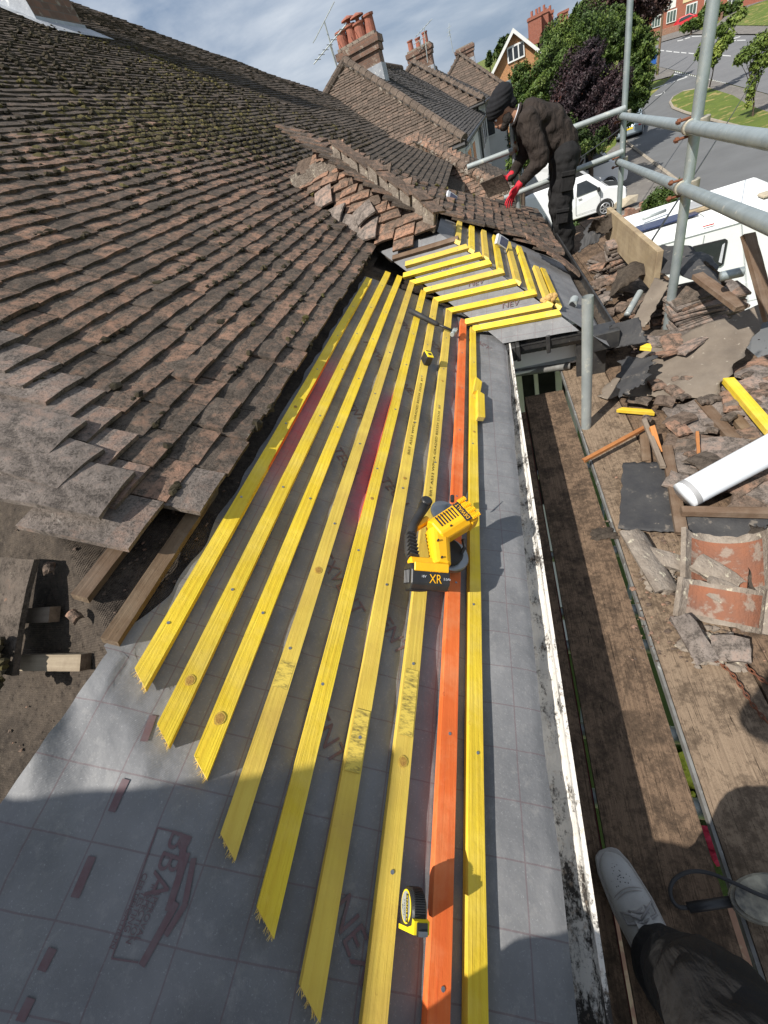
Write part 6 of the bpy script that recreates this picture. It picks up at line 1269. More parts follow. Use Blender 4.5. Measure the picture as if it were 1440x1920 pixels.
mb = MB(); a_ = side_pt(1376, 570); mb.box(a_ - my * .008, -mx * .5, -my * .006, mz * .45); mb.build('service_hatch', M['camper'], mbd, a_, bevel=.004)
mb = MB(); mb.box(MP(.1, -.006, 2.64), mx * 6.2, -my * .006, mz * .018); mb.build('roof_seam', M['galvd'], mbd, MP(3, 0, 2.6))
for xx in (1.6, 3.1, 4.6): mb = MB(); mb.box(MP(xx, -.008, .5), mx * .012, -my * .004, mz * 2.1); mb.box(MP(xx, .2, 2.905), mx * .012, my * 1.7, mz * .012); mb.build('panel_joint', M['galvd'], mbd, MP(xx, 0, 1.5))
def roof_pt(x, y): return atz(x, y, ZG + 2.93)
mb = MB(); a_, b_ = roof_pt(1300, 398), roof_pt(1330, 380); c_0 = (a_ + b_) / 2; mb.cbox(c_0 + mz * .04, .34, .30, .04); sk = mb.build('skylight', M['creamwood'], mbd, c_0, bevel=.02); mb = MB(); mb.cbox(c_0 + mz * .095, .30, .26, .018); mb.build('skylight_dome', M['greypvc'], sk, c_0, bevel=.012)
mb = MB(); a_ = roof_pt(1238, 420); mb.cbox(a_ + mz * .03 + mx * -.1, .55, .22, .014); mb.build('solar_panel', mat('solar_cells', (.015, .022, .06), (.03, .04, .10), 60, .2), mbd, a_, bevel=.006); mb = MB(); mb.tube([roof_pt(1205, 420) + mz * .10, roof_pt(1247, 404) + mz * .10], .035, 12); mb.build('roof_tube', M['galvd'], mbd, a_, smooth=True)
mb = MB(); a_ = roof_pt(1438, 366); mb.cbox(a_ + mz * .02, .12, .14, .03); mb.build('roof_vent', M['conc'], mbd, a_, bevel=.02)
for xx in (1.5, 5.3):
    c = MP(xx, .06, .36); mb = MB(); mb.tube([c - my * .02, c + my * .2], .36, 24); wh_ = mb.build('wheel', M['tyre'], mh, c); mb = MB(); mb.tube([c - my * .03, c - my * .02], .2, 20); mb.build('rim', M['alloy'], wh_, c)
# ================================================================== NEIGHBOURING HOUSES
def hip_house(A, E, rot, Lr, Le, label, near, zw, chim, name='terraced_house', lift=0.0, dark=False):  # first face towards the camera, second towards the street
    "A: ridge end; E: near right eaves corner; house turned by rot about A; the roof runs back Lr metres along its ridge"
    A, E = np.array(A, float), np.array(E, float); Rz = np.array(Matrix.Rotation(rot, 3, 'Z')); h = A[2] - E[2]; run = (E - A) @ (Rz @ vv(1, 0, 0)); runy = -((E - A) @ (Rz @ vv(0, 1, 0)))
    X, Y_ = Rz @ vv(1, 0, 0), Rz @ vv(0, 1, 0); up = vv(0, 0, 1)
    root = empty(name, A - up * (A[2] - ZG), label, 'house', 'terraced houses up the street')
    EL = A - X * run - Y_ * runy - up * h; ER = A + X * run - Y_ * runy - up * h
    bd = MB(); B = A + Y_ * Lr; BR = B + X * run - up * h; BL = B - X * run - up * h
    bd.add([A, ER, EL, B, BR, BL], [(0, 2, 1), (0, 1, 4, 3), (2, 0, 3, 5)], .5)
    w = .35; wl_ = MB(); c0 = [EL + X * w + Y_ * w, ER - X * w + Y_ * w, BR - X * w, BL + X * w]; wl_.prism([vv(q[0], q[1], zw) for q in c0], (0, 0, ER[2] - zw + .02)); wo = wl_.build('wall', M['render_w'], root, A)
    t = MB(); g = .105 if near else .2; tw = .17 if near else .34
    for (P0, P1, T) in ((EL, ER, A), (ER, BR, A)):
        ex = nrm(P1 - P0); m_ = (P0 + P1) / 2; ey = T - P0 - ex * ((T - P0) @ ex); H = np.linalg.norm(ey); ey = nrm(ey); fr = Frame(P0, ex, ey)
        if fr.n[2] < 0: fr.n = -fr.n
        L = np.linalg.norm(P1 - P0); at_ = float((T - P0) @ ex); side = (P1 is BR)
        j = 0; b = 0.0
        while b < H - .03:
            a_0 = at_ * b / H if not side else at_ * b / H; a_1 = L - (L - at_) * b / H if not side else L
            a = a_0 + (j % 2) * tw / 2 - .05
            while a < a_1 - .04:
                s_ = lambda x, y: .035 * mn.noise(Vector((x * .5, y * .6, A[1]))) + .012 * mn.noise(Vector((x * 2, y * 2, A[1])))
                one_tile(t, fr, a, b + uni(-.01, .01), min(tw * .97, a_1 - a), g * 2.2, .018, abs(random.gauss(0, .007)), 0, 0, s_, False); t.mi[-4:] = [1 if side else 0] * 4; a += tw
            b += g; j += 1
    t.build('roof_tiles', [M['tileb'], M['tiles']], root, A)
    bd.build('roof', M['felt'], root, A)
    hp = MB(); k = 0
    for (p, q) in ((A, ER), (A, EL), (A, B)):
        d = q - p; L = np.linalg.norm(d); n_ = int(L / .32)
        for i in range(n_): hp.tube([p + d * (i / n_) + up * .04, p + d * ((i + .96) / n_) + up * .045], .115, 9, True, rnd(), 1); hp.blob(p + d * ((i + .5) / n_) + up * .0, .13, .3, 1, (1, 1, .6), None, rnd(), 0)
    hp.build('hip_tiles', [M['mortar'], M['tileb']], root, A)
    # street side windows
    S_ = ER - X * w + Y_ * (w + 1.0)
    for i in range(3):
        o = S_ + Y_ * (i * 2.6) + X * .01; wf_ = MB(); wf_.box(vv(o[0], o[1], ER[2] - 1.75), X * .05, Y_ * 1.5, (0, 0, 1.35)); f_ = wf_.build('window_frame', M['whitepaint'], wo, o); gp = MB()
        for k in range(3): gp.box(vv(o[0], o[1], ER[2] - 1.68) + X * .052 + Y_ * (.06 + .48 * k), X * .01, Y_ * .42, (0, 0, 1.2))
        gp.build('window_pane', M['glass'], f_, o)
    # near end wall: a window and a drain pipe
    o = ER - X * 2.2 + Y_ * w; wf_ = MB(); wf_.box(vv(o[0], o[1], ER[2] - 1.9), X * 1.2, -Y_ * .05, (0, 0, 1.4)); f_ = wf_.build('window_frame', M['whitepaint'], wo, o); gp = MB(); gp.box(vv(o[0], o[1], ER[2] - 1.82) + X * .08 - Y_ * .052, X * .48, -Y_ * .01, (0, 0, 1.22)); gp.box(vv(o[0], o[1], ER[2] - 1.82) + X * .64 - Y_ * .052, X * .48, -Y_ * .01, (0, 0, 1.22)); gp.build('window_pane', M['glass'], f_, o)
    gt = MB(); gt.tube([ER + X * .02 - up * .05, BR + X * .02 - up * .05], .06, 8); gt.tube([EL - Y_ * .02 - up * .05, ER - Y_ * .02 - up * .05], .06, 8); gt.tube([ER - X * .30 + Y_ * .30 - up * .1, vv(*(ER - X * .30 + Y_ * .30)[:2], zw)], .045, 8); gt.build('gutter', M['gutterblack'], root, ER)
    (cx, cy, cw, cd, chh, npots, aer) = chim
    c0 = A + X * cx + Y_ * cy; cm = MB(); zb = A[2] - 1.0
    def bx_(m__, hw_, hd__, z0_, z1_, mi=0): m__.cbox(vv(c0[0], c0[1], (z0_ + z1_) / 2), hw_, hd__, (z1_ - z0_) / 2, Rz, .5, mi)
    bx_(cm, cw / 2, cd / 2, zb, A[2] + chh); bx_(cm, cw / 2 + .05, cd / 2 + .05, A[2] + chh - .32, A[2] + chh - .16); bx_(cm, cw / 2 + .09, cd / 2 + .09, A[2] + chh - .163, A[2] + chh)
    cs = cm.build('chimney_stack', M['brickold'], root, c0)
    fl = MB(); bx_(fl, cw / 2 + .02, cd / 2 + .02, A[2] - .75, A[2] - .30); fl.build('chimney_flashing', M['lead'], cs, c0)
    hb = MB(); hb.cbox(vv(c0[0], c0[1], A[2] + chh + .03), cw / 2, cd / 2, .045, Rz); hb.build('flaunching', M['mortar'], cs, c0)
    for i in range(npots):
        rr = .165 if near else .13; q = c0; q = vv(q[0], q[1], A[2] + chh + .03)
        q = q + X * ((i + .5) / npots - .5) * (cw - .02) + Y_ * (.05 if i % 2 else -.03) ; hgt = uni(.36, .44)
        cpot = MB(); cpot.tube([q, q + up * hgt * .1, q + up * hgt * .86, q + up * hgt * .9, q + up * hgt], [rr * 1.12, rr, rr * .92, rr * 1.12, rr * 1.12], 14); po = cpot.build('chimney_pot', M['potclay'], cs, q, smooth=False)
        if i in (1, 2) and near: cw_ = MB(); cw_.tube([q + up * (hgt + .1), q + up * (hgt + .13), q + up * (hgt + .19)], [rr * 1.3, rr * 1.25, .02], 12); cw_.tube([q + up * hgt, q + up * (hgt + .1)], rr * .4, 6); cw_.build('cowl', M['potclay'], po, q)
    return root, A, X, Y_, c0
h1 = hip_house((-3.47, 18, 2.0), (-.28, 14.0, -.68), math.radians(-3.5), 9.6, 0, 'nearest terraced house, hipped roof and a lichened chimney with four red pots', True, ZG, (.35, .75, 1.22, .62, .30, 4, 1))
h2 = hip_house((-2.47, 29.5, 2.15), (.50, 25.6, -.20), math.radians(-3), 10, 0, 'second terraced house, mossy roof and a chimney with three small pots', False, ZG, (.3, .8, 1.15, .62, .42, 3, 1), dark=False)
h3 = hip_house((-.37, 41.5, 2.35), (2.3, 37.6, -.25), math.radians(-3), 10, 0, 'third terraced house up the street, its plain chimney without tall pots', False, ZG, (.3, .8, 1.15, .6, .30, 0, 0))
# TV aerials
def aerial(p, top, els, label, boom):
    p, top = np.array(p, float), np.array(top, float); e = empty('tv_aerial', p, label, 'aerial', 'television aerials'); mb = MB(); mb.tube([p, top], .022, 6); mb.build('mast', M['galvd'], e, p)
    mb = MB(); b = nrm(boom); mb.tube([top - b * els * .09, top + b * els * .09], .014, 6)
    for i in range(els): q = top + b * (i - els / 2) * .18; sd2 = nrm(np.cross(b, (0, 0, 1))); mb.tube([q - sd2 * .22, q + sd2 * .22], .009, 5)
    mb.build('elements', M['galvd'], e, top)
aerial(aty(632, 125, 18.6), aty(608, 40, 18.6), 6, 'tall aerial with stacked rods left of the nearest chimney', (.5, .3, .35))
aerial(aty(634, 133, 18.4), aty(618, 84, 18.4), 8, 'lower aerial with a long boom left of the nearest chimney', (-.95, .2, -.25))
aerial(aty(802, 118, 29.5), aty(795, 52, 29.5), 5, 'aerial on a mast by the second chimney', (.9, .2, .3))
aerial(aty(850, 100, 41), aty(842, 55, 41), 3, 'faint aerial on a pole at the third chimney', (.2, .2, .9))
aerial(aty(792, 92, 29.7), aty(786, 76, 29.7), 3, 'small squat aerial among the pots of the second chimney', (.9, .1, .1))
# orange brick house with the white-edged gable
def gable_house():
    A, L_, R_ = aty(962, 58, 55), aty(929, 126, 55), aty(1016, 101, 55); up = vv(0, 0, 1); zl = (L_[2] + R_[2]) / 2; half = (R_[0] - L_[0]) / 2; A = vv((L_[0] + R_[0]) / 2 - .25, 55, A[2]); L_ = vv(A[0] - half, 55, zl); R_ = vv(A[0] + half, 55, zl); bk = vv(.6, 9, 0)
    root = empty('brick_house', (A[0], 55, gz(0, 55)), 'orange brick house with a white-edged gable and three-light window', 'house'); zb = gz(0, 55) - .5
    mb = MB(); mb.prism([vv(L_[0], 55, zb), vv(R_[0], 55, zb), R_, A, L_], bk); wo = mb.build('wall', M['brickorange'], root, A)
    rf = MB()
    for q in (L_, R_): d = q - A; e = A + d * 1.08; rf.prism([A + up * .12 - bk * .03, e + up * .12 - bk * .03, e - bk * .03, A - bk * .03], bk * 1.05)
    rf.build('roof', M['tiled'], root, A); bg = MB()
    for q in (L_, R_): d = q - A; e = A + d * 1.10; bg.prism([A + up * .16 - bk * .045, e + up * .16 - bk * .045, e - up * .14 - bk * .045, A - up * .14 - bk * .045], bk * .012)
    bg.build('bargeboard', M['whitepaint'], root, A); c = aty(967, 98, 54.95); wf_ = MB(); wf_.cbox(c, .72, .05, .50); f_ = wf_.build('window_frame', M['whitepaint'], wo, c); gp = MB()
    for k in (-1, 0, 1): gp.cbox(c + vv(k * .45, -.055, 0), .17, .01, .38)
    gp.build('window_pane', M['glass'], f_, c)
    for (x, y, Y, w_, h_, lab) in ((1003, 58, 60, .55, .85, ''), (1017, 52, 60.5, .50, .9, ''), (1028, 50, 61, .42, .8, '')):
        q = aty(x, y, Y); cm = MB(); cm.cbox(q, w_, .4, h_); cm.cbox(q + up * h_, w_ + .06, .46, .10); cs = cm.build('chimney_stack', M['brickred'], root, q)
        for k in (-1, 1): pt = MB(); pt.tube([q + up * h_ + vv(k * .2, 0, 0), q + up * (h_ + .45) + vv(k * .2, 0, 0)], .11, 10); pt.build('chimney_pot', M['potclay'], cs, q)
    dm = MB(); q = aty(1030, 78, 60); dm.cbox(q, .9, 1.2, .55); dm.build('dormer', M['felt'], root, q); dm = MB(); dm.cbox(q + vv(-.1, -1.21, 0), .22, .02, .4); dm.build('dormer_window', M['glassl'], root, q)
gable_house()
q = aty(1056, 44, 70); mb = MB(); mb.cbox(q - vv(0, 0, 1.2), .45, .4, 2.0); mb.cbox(q + vv(0, 0, .8), .52, .46, .1); r_ = empty('far_house', vv(q[0], 72, gz(0, 72)), 'dark-roofed house behind the trees with a single red chimney', 'house'); mb.build('chimney_stack', M['brickred'], r_, q); mb = MB(); mb.prism([vv(q[0] - 4, 70.5, q[2] - 3.4), vv(q[0] + 4, 70.5, q[2] - 3.4), vv(q[0] + 3, 74, q[2] - .8), vv(q[0] - 3, 74, q[2] - .8)], (0, .3, .0)); mb.build('roof', M['tiled'], r_, q); mb = MB(); mb.box((q[0] - 3.8, 71, gz(0, 72)), (7.6, 0, 0), (0, 6, 0), (0, 0, q[2] - 3.4 - gz(0, 72))); mb.build('wall', M['brickred'], r_, q)
# far red brick terrace at the top right
def far_terrace():
    P0, P1 = atg(1215, 66), atg(1352, 26); P0 = vv(P0[0], P0[1], P0[2]); d = nrm(vv(*(P1 - P0)[:2], 0)); L = np.linalg.norm((P1 - P0)[:2]) * 1.5; nf = nrm(np.cross(d, (0, 0, 1))); nf = nf if nf[1] < 0 else -nf; up = vv(0, 0, 1); s = (P1[2] - P0[2]) / np.linalg.norm((P1 - P0)[:2])
    def W_(u, z, off=0.0): return P0 + d * u + up * (z + s * u) + nf * off
    n = 3; Lh = L / n
    for i in range(n):
        u0 = i * Lh; root = empty('terraced_house', W_(u0 + Lh / 2, 0), ('far house with a white rendered upper storey beside the lamp post', 'far brick house with a cream band between its white windows', 'far brick house at the top right behind the hedge')[i], 'house', 'far red brick terrace')
        mb = MB(); mb.prism([W_(u0, -1), W_(u0 + Lh - .02, -1), W_(u0 + Lh - .02, 6), W_(u0, 6)], -nf * 8); wo = mb.build('wall', M['brickred'], root, W_(u0, 0))
        mb = MB(); mb.prism([W_(u0, 6.0, .4), W_(u0 + Lh - .02, 6.0, .4), W_(u0 + Lh - .02, 9, -4), W_(u0, 9, -4)], (0, 0, .15)); mb.build('roof', M['tiled'], root, W_(u0, 6))
        mb = MB()
        if i == 0: mb.prism([W_(u0, 2.6, .02), W_(u0 + Lh * .8, 2.6, .02), W_(u0 + Lh * .8, 6, .02), W_(u0, 6, .02)], nf * .05)
        else: mb.prism([W_(u0, 2.7, .02), W_(u0 + Lh - .05, 2.7, .02), W_(u0 + Lh - .05, 3.4, .02), W_(u0, 3.4, .02)], nf * .05)
        mb.build('render_band', M['render_w'] if i == 0 else M['render_c'], wo, W_(u0, 3))
        for (f0, z0_) in ((.12, .8), (.58, .8), (.12, 3.8), (.58, 3.8)):
            mb = MB(); mb.prism([W_(u0 + Lh * f0, z0_, .08), W_(u0 + Lh * (f0 + .28), z0_, .08), W_(u0 + Lh * (f0 + .28), z0_ + 1.6, .08), W_(u0 + Lh * f0, z0_ + 1.6, .08)], nf * .06); f_ = mb.build('window_frame', M['whitepaint'], wo, W_(u0, 2)); mb = MB()
            for k in range(3): u = u0 + Lh * (f0 + .02 + .087 * k); mb.prism([W_(u, z0_ + .12, .15), W_(u + Lh * .07, z0_ + .12, .15), W_(u + Lh * .07, z0_ + 1.45, .15), W_(u, z0_ + 1.45, .15)], nf * .01)
            mb.build('window_pane', M['glassl'], f_, W_(u0, 2))
        mb = MB(); mb.prism([W_(u0, -1, 5.0), W_(u0 + Lh * .72, -1, 5.0), W_(u0 + Lh * .72, .75, 5.0), W_(u0, .75, 5.0)], -nf * .22); gw = mb.build('garden_wall', M['brickwall'], None, W_(u0 + 1, 0, 5)); tag(gw, ('low brick garden wall beside the lamp post', 'low brick garden wall behind the red car', 'low brick garden wall at the top right')[i], 'wall', 'far garden walls')
far_terrace()
# ================================================================== TREES AND SHRUBS
def leaf_cloud(blobs, n, size):
    "many small bent leaves through the volume of overlapping clumps, thinned into gaps"
    rg = np.random.default_rng(int(abs(blobs[0][0][0] * 997 + blobs[0][0][2] * 131)) % 99991); tot = sum(r ** 2 for c, r in blobs); V = []; T = []
    ph = rg.uniform(0, 6.28, (6, 3)); fq = rg.uniform(.6, 1.7, (6, 3)) * rg.choice([-1, 1], (6, 3))
    def wav(p, k): return np.mean([np.sin(p @ (fq[i] * k) + ph[i, 0]) for i in range(6)], 0)
    def unit(a): return a / np.maximum(1e-9, np.linalg.norm(a, axis=1, keepdims=True))
    for c, r in blobs:
        m = int(n * r * r / tot); d = unit(rg.normal(size=(m, 3))); rad = r * rg.random(m) ** .30 * (1 + .55 * wav(d * 3 + np.array(c), 1.6)); p = np.array(c) + d * rad[:, None] * np.array([1, 1, .92])
        keep = wav(p, 3.2 / max(.5, r)) > -.26; p, d = p[keep], d[keep]; m = len(p)
        nn = unit(d * .6 + np.c_[rg.uniform(-1, 1, (m, 2)), rg.uniform(-.3, 1.2, m)]); a = unit(np.cross(nn, rg.normal(size=(m, 3)))); b = np.cross(nn, a); s = (size * rg.uniform(.55, 1.35, m))[:, None]
        V.append(np.stack([p - a * s, p + b * s * .5, p + a * s, p - b * s * .5 - nn * s * .25], 1)); T.append(np.clip(.45 + .75 * wav(p, 2.4) + rg.uniform(-.3, .3, m), 0, 1))
    V = np.concatenate(V).reshape(-1, 3); T = np.concatenate(T); k = len(T); mb = MB(); mb.v = V; mb.f = np.arange(4 * k).reshape(-1, 4).tolist(); mb.t = T.tolist(); mb.mi = [0] * k; mb.e = [0.0] * k; return mb
def tree(name, blobs_px, leaf, n, size, trunk, label, cat='tree', group=None, zg=None):
    "blobs_px: (px, py, radius in px, distance Y)"
    bl = []
    for x, y, r, Y in blobs_px: c = aty(x, y, Y); bl.append((c, r * depth(c) / F / 1.18))
    base = trunk if trunk is not None else None
    cen = np.mean([c for c, r in bl], 0); bx, by = (base[0], base[1]) if base is not None else (cen[0], cen[1]); z0_ = gz(bx, by)
    root = empty(name, (bx, by, z0_), label, cat, group); leaf_cloud(bl, n, size).build('crown', leaf, root, cen)
    tk = MB(); r0 = base[2] if base is not None else .16; topz = cen[2]; bp_ = vv(bx, by, z0_); ms = bp_ + (cen - bp_) * vv(.6, .6, .6); tk.tube([bp_, (bp_ + ms) / 2 + vv(.05, .03, 0), ms, cen], [r0, r0 * .8, r0 * .6, r0 * .2], 9)
    for c, r in bl[:7]: tk.tube([ms * .7 + bp_ * .3, (ms + c) / 2 + vv(0, 0, r * .1), c], [r0 * .45, r0 * .3, r0 * .08], 6)
    tk.build('trunk', M['bark'], root, bp_); return root
tree('broadleaf_tree', [(1010, 160, 42, 33), (985, 190, 34, 32.5), (1050, 110, 50, 34), (1090, 75, 48, 35), (1040, 70, 30, 35), (975, 140, 22, 33), (1000, 215, 36, 32), (1120, 60, 34, 36), (970, 175, 22, 32.5)], M['leafg'], 60000, .066, None, 'large bright green bushy tree beside the brick house, left of the purple one')
tree('purple_tree', [(1095, 130, 42, 31), (1080, 175, 48, 30.5), (1125, 195, 48, 30.5), (1150, 160, 36, 31), (1060, 215, 38, 30), (1105, 240, 40, 30), (1140, 230, 32, 30), (1110, 100, 24, 31.5)], M['leafp'], 56000, .060, None, 'dark purple-leaved tree standing between two green ones behind the bending man')
tree('broadleaf_tree', [(1165, 70, 36, 40), (1195, 105, 34, 40), (1190, 150, 34, 39.5), (1170, 180, 30, 39), (1150, 40, 26, 41), (1205, 75, 22, 40), (1175, 215, 24, 38.5), (1200, 185, 18, 39), (1140, 90, 34, 40)], M['leafg'], 50000, .078, None, 'green tree behind the tall far scaffold upright, right of the purple one')
tree('copper_tree', [(1160, 5, 44, 62), (1120, 12, 30, 62), (1205, 12, 40, 62), (1235, -4, 30, 62), (1185, -25, 40, 62)], M['leafb'], 26000, .12, None, 'red-brown tree high at the top edge left of the far houses')
tree('garden_shrub', [(1010, 250, 34, 29), (1050, 255, 34, 29), (1085, 268, 28, 29), (975, 250, 26, 28.5), (1120, 262, 26, 29.5), (990, 290, 30, 28), (1140, 255, 18, 33), (1150, 240, 16, 34)], M['leafd'], 26000, .062, None, 'dark green hedge at the foot of the trees, behind the white vans', 'shrub')
tree('young_tree', [(1345, 95, 16, 50), (1325, 78, 12, 50), (1360, 75, 16, 50), (1315, 100, 12, 50), (1338, 112, 12, 50), (1352, 55, 11, 50), (1372, 40, 12, 50.5), (1390, 25, 12, 51), (1330, 120, 8, 50)], M['leafy'], 3600, .115, (*atg(1330, 165)[:2], .05), 'slender young tree partly behind the tall near upright, by the road', group='young street trees')
tb_ = atg(1411, 222)
tree('young_tree', [(1420, 85, 20, tb_[1]), (1440, 70, 18, tb_[1]), (1395, 105, 15, tb_[1] - .2), (1425, 115, 20, tb_[1]), (1445, 105, 16, tb_[1]), (1385, 112, 10, tb_[1]), (1408, 165, 11, tb_[1]), (1405, 195, 8, tb_[1]), (1415, 145, 12, tb_[1]), (1406, 180, 9, tb_[1])], M['leafy'], 5200, .078, (tb_[0], tb_[1], .05), 'young tree with leafy stem on the grass island at the right edge', group='young street trees')
tree('far_conifer', [(917, 108, 5, 75), (917, 115, 7, 75), (917, 100, 3, 75)], M['leafd'], 700, .25, None, 'tiny pointed conifer on the skyline left of the brick house', 'tree', 'trees on the skyline')
tree('far_cedar', [(942, 82, 10, 78), (938, 98, 13, 78), (952, 72, 7, 78), (948, 95, 10, 78)], M['leafd'], 1500, .28, None, 'dark layered cedar behind the orange gable', 'tree', 'trees on the skyline')
tree('far_tree', [(1085, 22, 12, 80), (1078, 35, 12, 80), (1095, 12, 10, 80)], M['leafd'], 1500, .3, None, 'dark conifer tops behind the single red chimney', 'tree', 'trees on the skyline')
for (bl, lb) in (([(1297, 45, 8, 100), (1310, 44, 8, 100), (1285, 50, 7, 100)], 'clipped hedge beside the red car'), ([(1318, 24, 8, 104), (1330, 10, 9, 104), (1345, 18, 10, 104), (1360, 20, 10, 104), (1380, 12, 10, 105)], 'hedge and bushes along the bank at the top right')):
    tree('garden_hedge', bl, M['leafg'], 2600, .3, None, lb, 'hedge', 'far garden hedges')
tree('low_shrub', [(1235, 372, 22, 15.5), (1262, 362, 22, 15.5), (1282, 372, 16, 15.2), (1215, 388, 16, 15.3), (1250, 385, 22, 15.2)], M['leafd'], 5000, .055, None, 'low dull green shrub between the garden wall and the motorhome', 'shrub')
tree('small_bush', [(1076, 428, 12, 14), (1068, 436, 9, 13.8)], M['leafg'], 900, .05, None, 'small bright green bush below the feet of the bending man', 'shrub')
tree('ivy_shrub', [(963, 305, 14, 16), (972, 285, 12, 16), (955, 325, 12, 16), (985, 300, 10, 16)], M['leafg'], 1500, .06, None, 'yellow-green shrub glimpsed behind the arms of the bending man', 'shrub')
# ================================================================== STREET
gp = atg(1186 + 46, 142); pole = MB(); g0 = gz(gp[0], gp[1]); pole.tube([vv(gp[0], gp[1], g0), vv(gp[0], gp[1], g0 + 8.5)], [.13, .09], 10); tag(pole.build('telegraph_pole', M['oldwood'], None, (gp[0], gp[1], g0)), 'dark wooden telegraph pole at the road junction by the green tree', 'pole')
q = atg(1226, 122); mb = MB(); mb.prism([vv(q[0], q[1], gz(q[0], q[1]) + z) + vv(x, 0, 0) for x, z in ((-.25, .05), (.25, .05), (.30, 1.0), (-.30, 1.0))], (0, .6, 0)); wb = empty('wheelie_bin', q, 'blue wheelie bin half hidden by leaves next to the telegraph pole', 'bin'); mb.build('bin_body', M['blue'], wb, q, bevel=.03); mb = MB(); mb.cbox(vv(q[0], q[1] + .3, gz(q[0], q[1]) + 1.05), .33, .36, .04); mb.build('lid', M['blue'], wb, q, bevel=.02)
def cable(p, q, label, sagv=.3, r=.008):
    p, q = np.array(p, float), np.array(q, float); mb = MB(); mb.tube([p + (q - p) * t - vv(0, 0, sagv * 4 * t * (1 - t)) for t in np.linspace(0, 1, 24)], r, 5, False); tag(mb.build('overhead_cable', M['blackpl'], None, p), label, 'cable', 'overhead cables')
cable(atz(1211, 468, zz + .34), aty(1418, 138, 20), 'dark cable rising from the felt past the motorhome to the right', .05, .0075)
cable(aty(1088, 296, 20), aty(1305, 112, 46), 'thin overhead cable crossing the road behind the uprights', .25, .02)
# garden wall with a broken top, pale stone, brick path, flowers
gwp = [atz(x, y, -5.45) for x, y in ((1062, 446), (1088, 428), (1120, 410), (1160, 405), (1208, 385))]
mb = MB()
for i in range(len(gwp) - 1):
    p, q = gwp[i], gwp[i + 1]; n_ = 7
    for k in range(n_): a, b = p + (q - p) * k / n_, p + (q - p) * (k + 1) / n_ ; s_ = nrm(np.cross(q - p, (0, 0, 1))) * .115; zt_ = -5.45 + random.choice((0, .07, .14, -.07)); mb.prism([vv(*(a - s_)[:2], ZG), vv(*(b - s_)[:2], ZG), vv(*(b + s_)[:2], ZG), vv(*(a + s_)[:2], ZG)], (0, 0, zt_ - ZG))
tag(mb.build('garden_wall', M['brickwall'], None, gwp[2]), 'low red brick garden wall with a broken stepped top beside the white van', 'wall')
mb = MB(); q = atz(1172, 378, -5.9); mb.blob(q, .55, .2, 1, (1.2, .8, .5)); tag(mb.build('pale_boulder', M['conc'], None, q), 'pale yellow boulder in front of the van nose', 'rock')
# ================================================================== GROUND, ROADS
def gpoly(name, pts, off, m, kind='structure', world=False, sub=4):
    bm = bmesh.new(); P = [np.array(p, float) if world else atg(*p) for p in pts]; vs = [bm.verts.new((p[0], p[1], 0)) for p in P]; bm.faces.new(vs); bmesh.ops.triangulate(bm, faces=bm.faces)
    for _ in range(sub): bmesh.ops.subdivide_edges(bm, edges=[e for e in bm.edges if e.calc_length() > 1.2], cuts=1, use_grid_fill=True); bmesh.ops.triangulate(bm, faces=bm.faces)
    for v in bm.verts: v.co.z = gz(v.co.x, v.co.y) + off
    for f_ in bm.faces:
        f_.normal_update()
        if f_.normal.z < 0: f_.normal_flip()
    me = bpy.data.meshes.new(name); bm.to_mesh(me); bm.free(); o = link(name, me, m); o['kind'] = kind; return o
mb = MB(); ys = [-60, -20, 0, 20, 42, 80, 130, 220, 500, 1500]; xs = [-800, -100, -30, 0, 30, 100, 800]
vs = [vv(x, y, gz(x, y) - .03) for y in ys for x in xs]; w_ = len(xs); mb.add(vs, [(j * w_ + i, j * w_ + i + 1, (j + 1) * w_ + i + 1, (j + 1) * w_ + i) for j in range(len(ys) - 1) for i in range(w_ - 1)], .5)
g_ = mb.build('ground', M['grass'], None, (0, 0, 0)); g_['kind'] = 'structure'
gpoly('side_road', [(1120, 330), (1178, 225), (1222, 178), (1262, 142), (1266, 134), (1362, 158), (1440, 178), (1560, 220), (1700, 420), (1700, 900), (1250, 640), (1150, 420)], .0, M['asphaltd'])
gpoly('main_road', [(1205, 118), (1266, 132), (1363, 156), (1440, 176), (1600, 225), (1900, 240), (1640, 60), (1440, 66), (1350, 66), (1290, 66), (1240, 80), (1205, 100)], .006, M['asphalt'])
gpoly('far_footway', [(1240, 80), (1290, 66), (1350, 66), (1440, 66), (1640, 60), (1560, 30), (1440, 52), (1365, 50), (1320, 57), (1270, 60), (1225, 74)], .10, M['pave'])
gpoly('grass_bank', [(1362, 50), (1440, 51), (1560, 29), (1560, -30), (1440, 2), (1405, 14), (1380, 30)], .13, M['grass'])
gpoly('bank_path', [(1340, 52), (1358, 51), (1378, 30), (1405, 13), (1440, 1), (1560, -34), (1560, -44), (1440, -6), (1398, 6), (1368, 24)], .12, M['pave'])
gpoly('footway', [(1306, 146), (1360, 158), (1440, 179), (1440, 214), (1374, 182), (1330, 168), (1306, 172)], .05, M['pave'])
gpoly('corner_footway', [(1195, 160), (1230, 125), (1266, 134), (1258, 144), (1226, 152), (1180, 190)], .05, M['pave'])
isl = [(1256, 193), (1262, 184), (1280, 174), (1306, 169), (1330, 168), (1374, 182), (1440, 214), (1500, 240), (1520, 300), (1440, 258), (1390, 242), (1330, 226), (1285, 213), (1262, 204)]
gpoly('grass_island', isl, .10, M['grass'])
kb = MB(); kp = [atg(*p) + vv(0, 0, .06) for p in ((1330, 168), (1306, 169), (1280, 174), (1262, 184), (1256, 193), (1262, 204), (1285, 213), (1330, 226), (1390, 242), (1440, 258), (1520, 300))]; kb.tube(kp, .09, 6); k_ = kb.build('island_kerb', M['kerb'], None, kp[0]); k_['kind'] = 'structure'
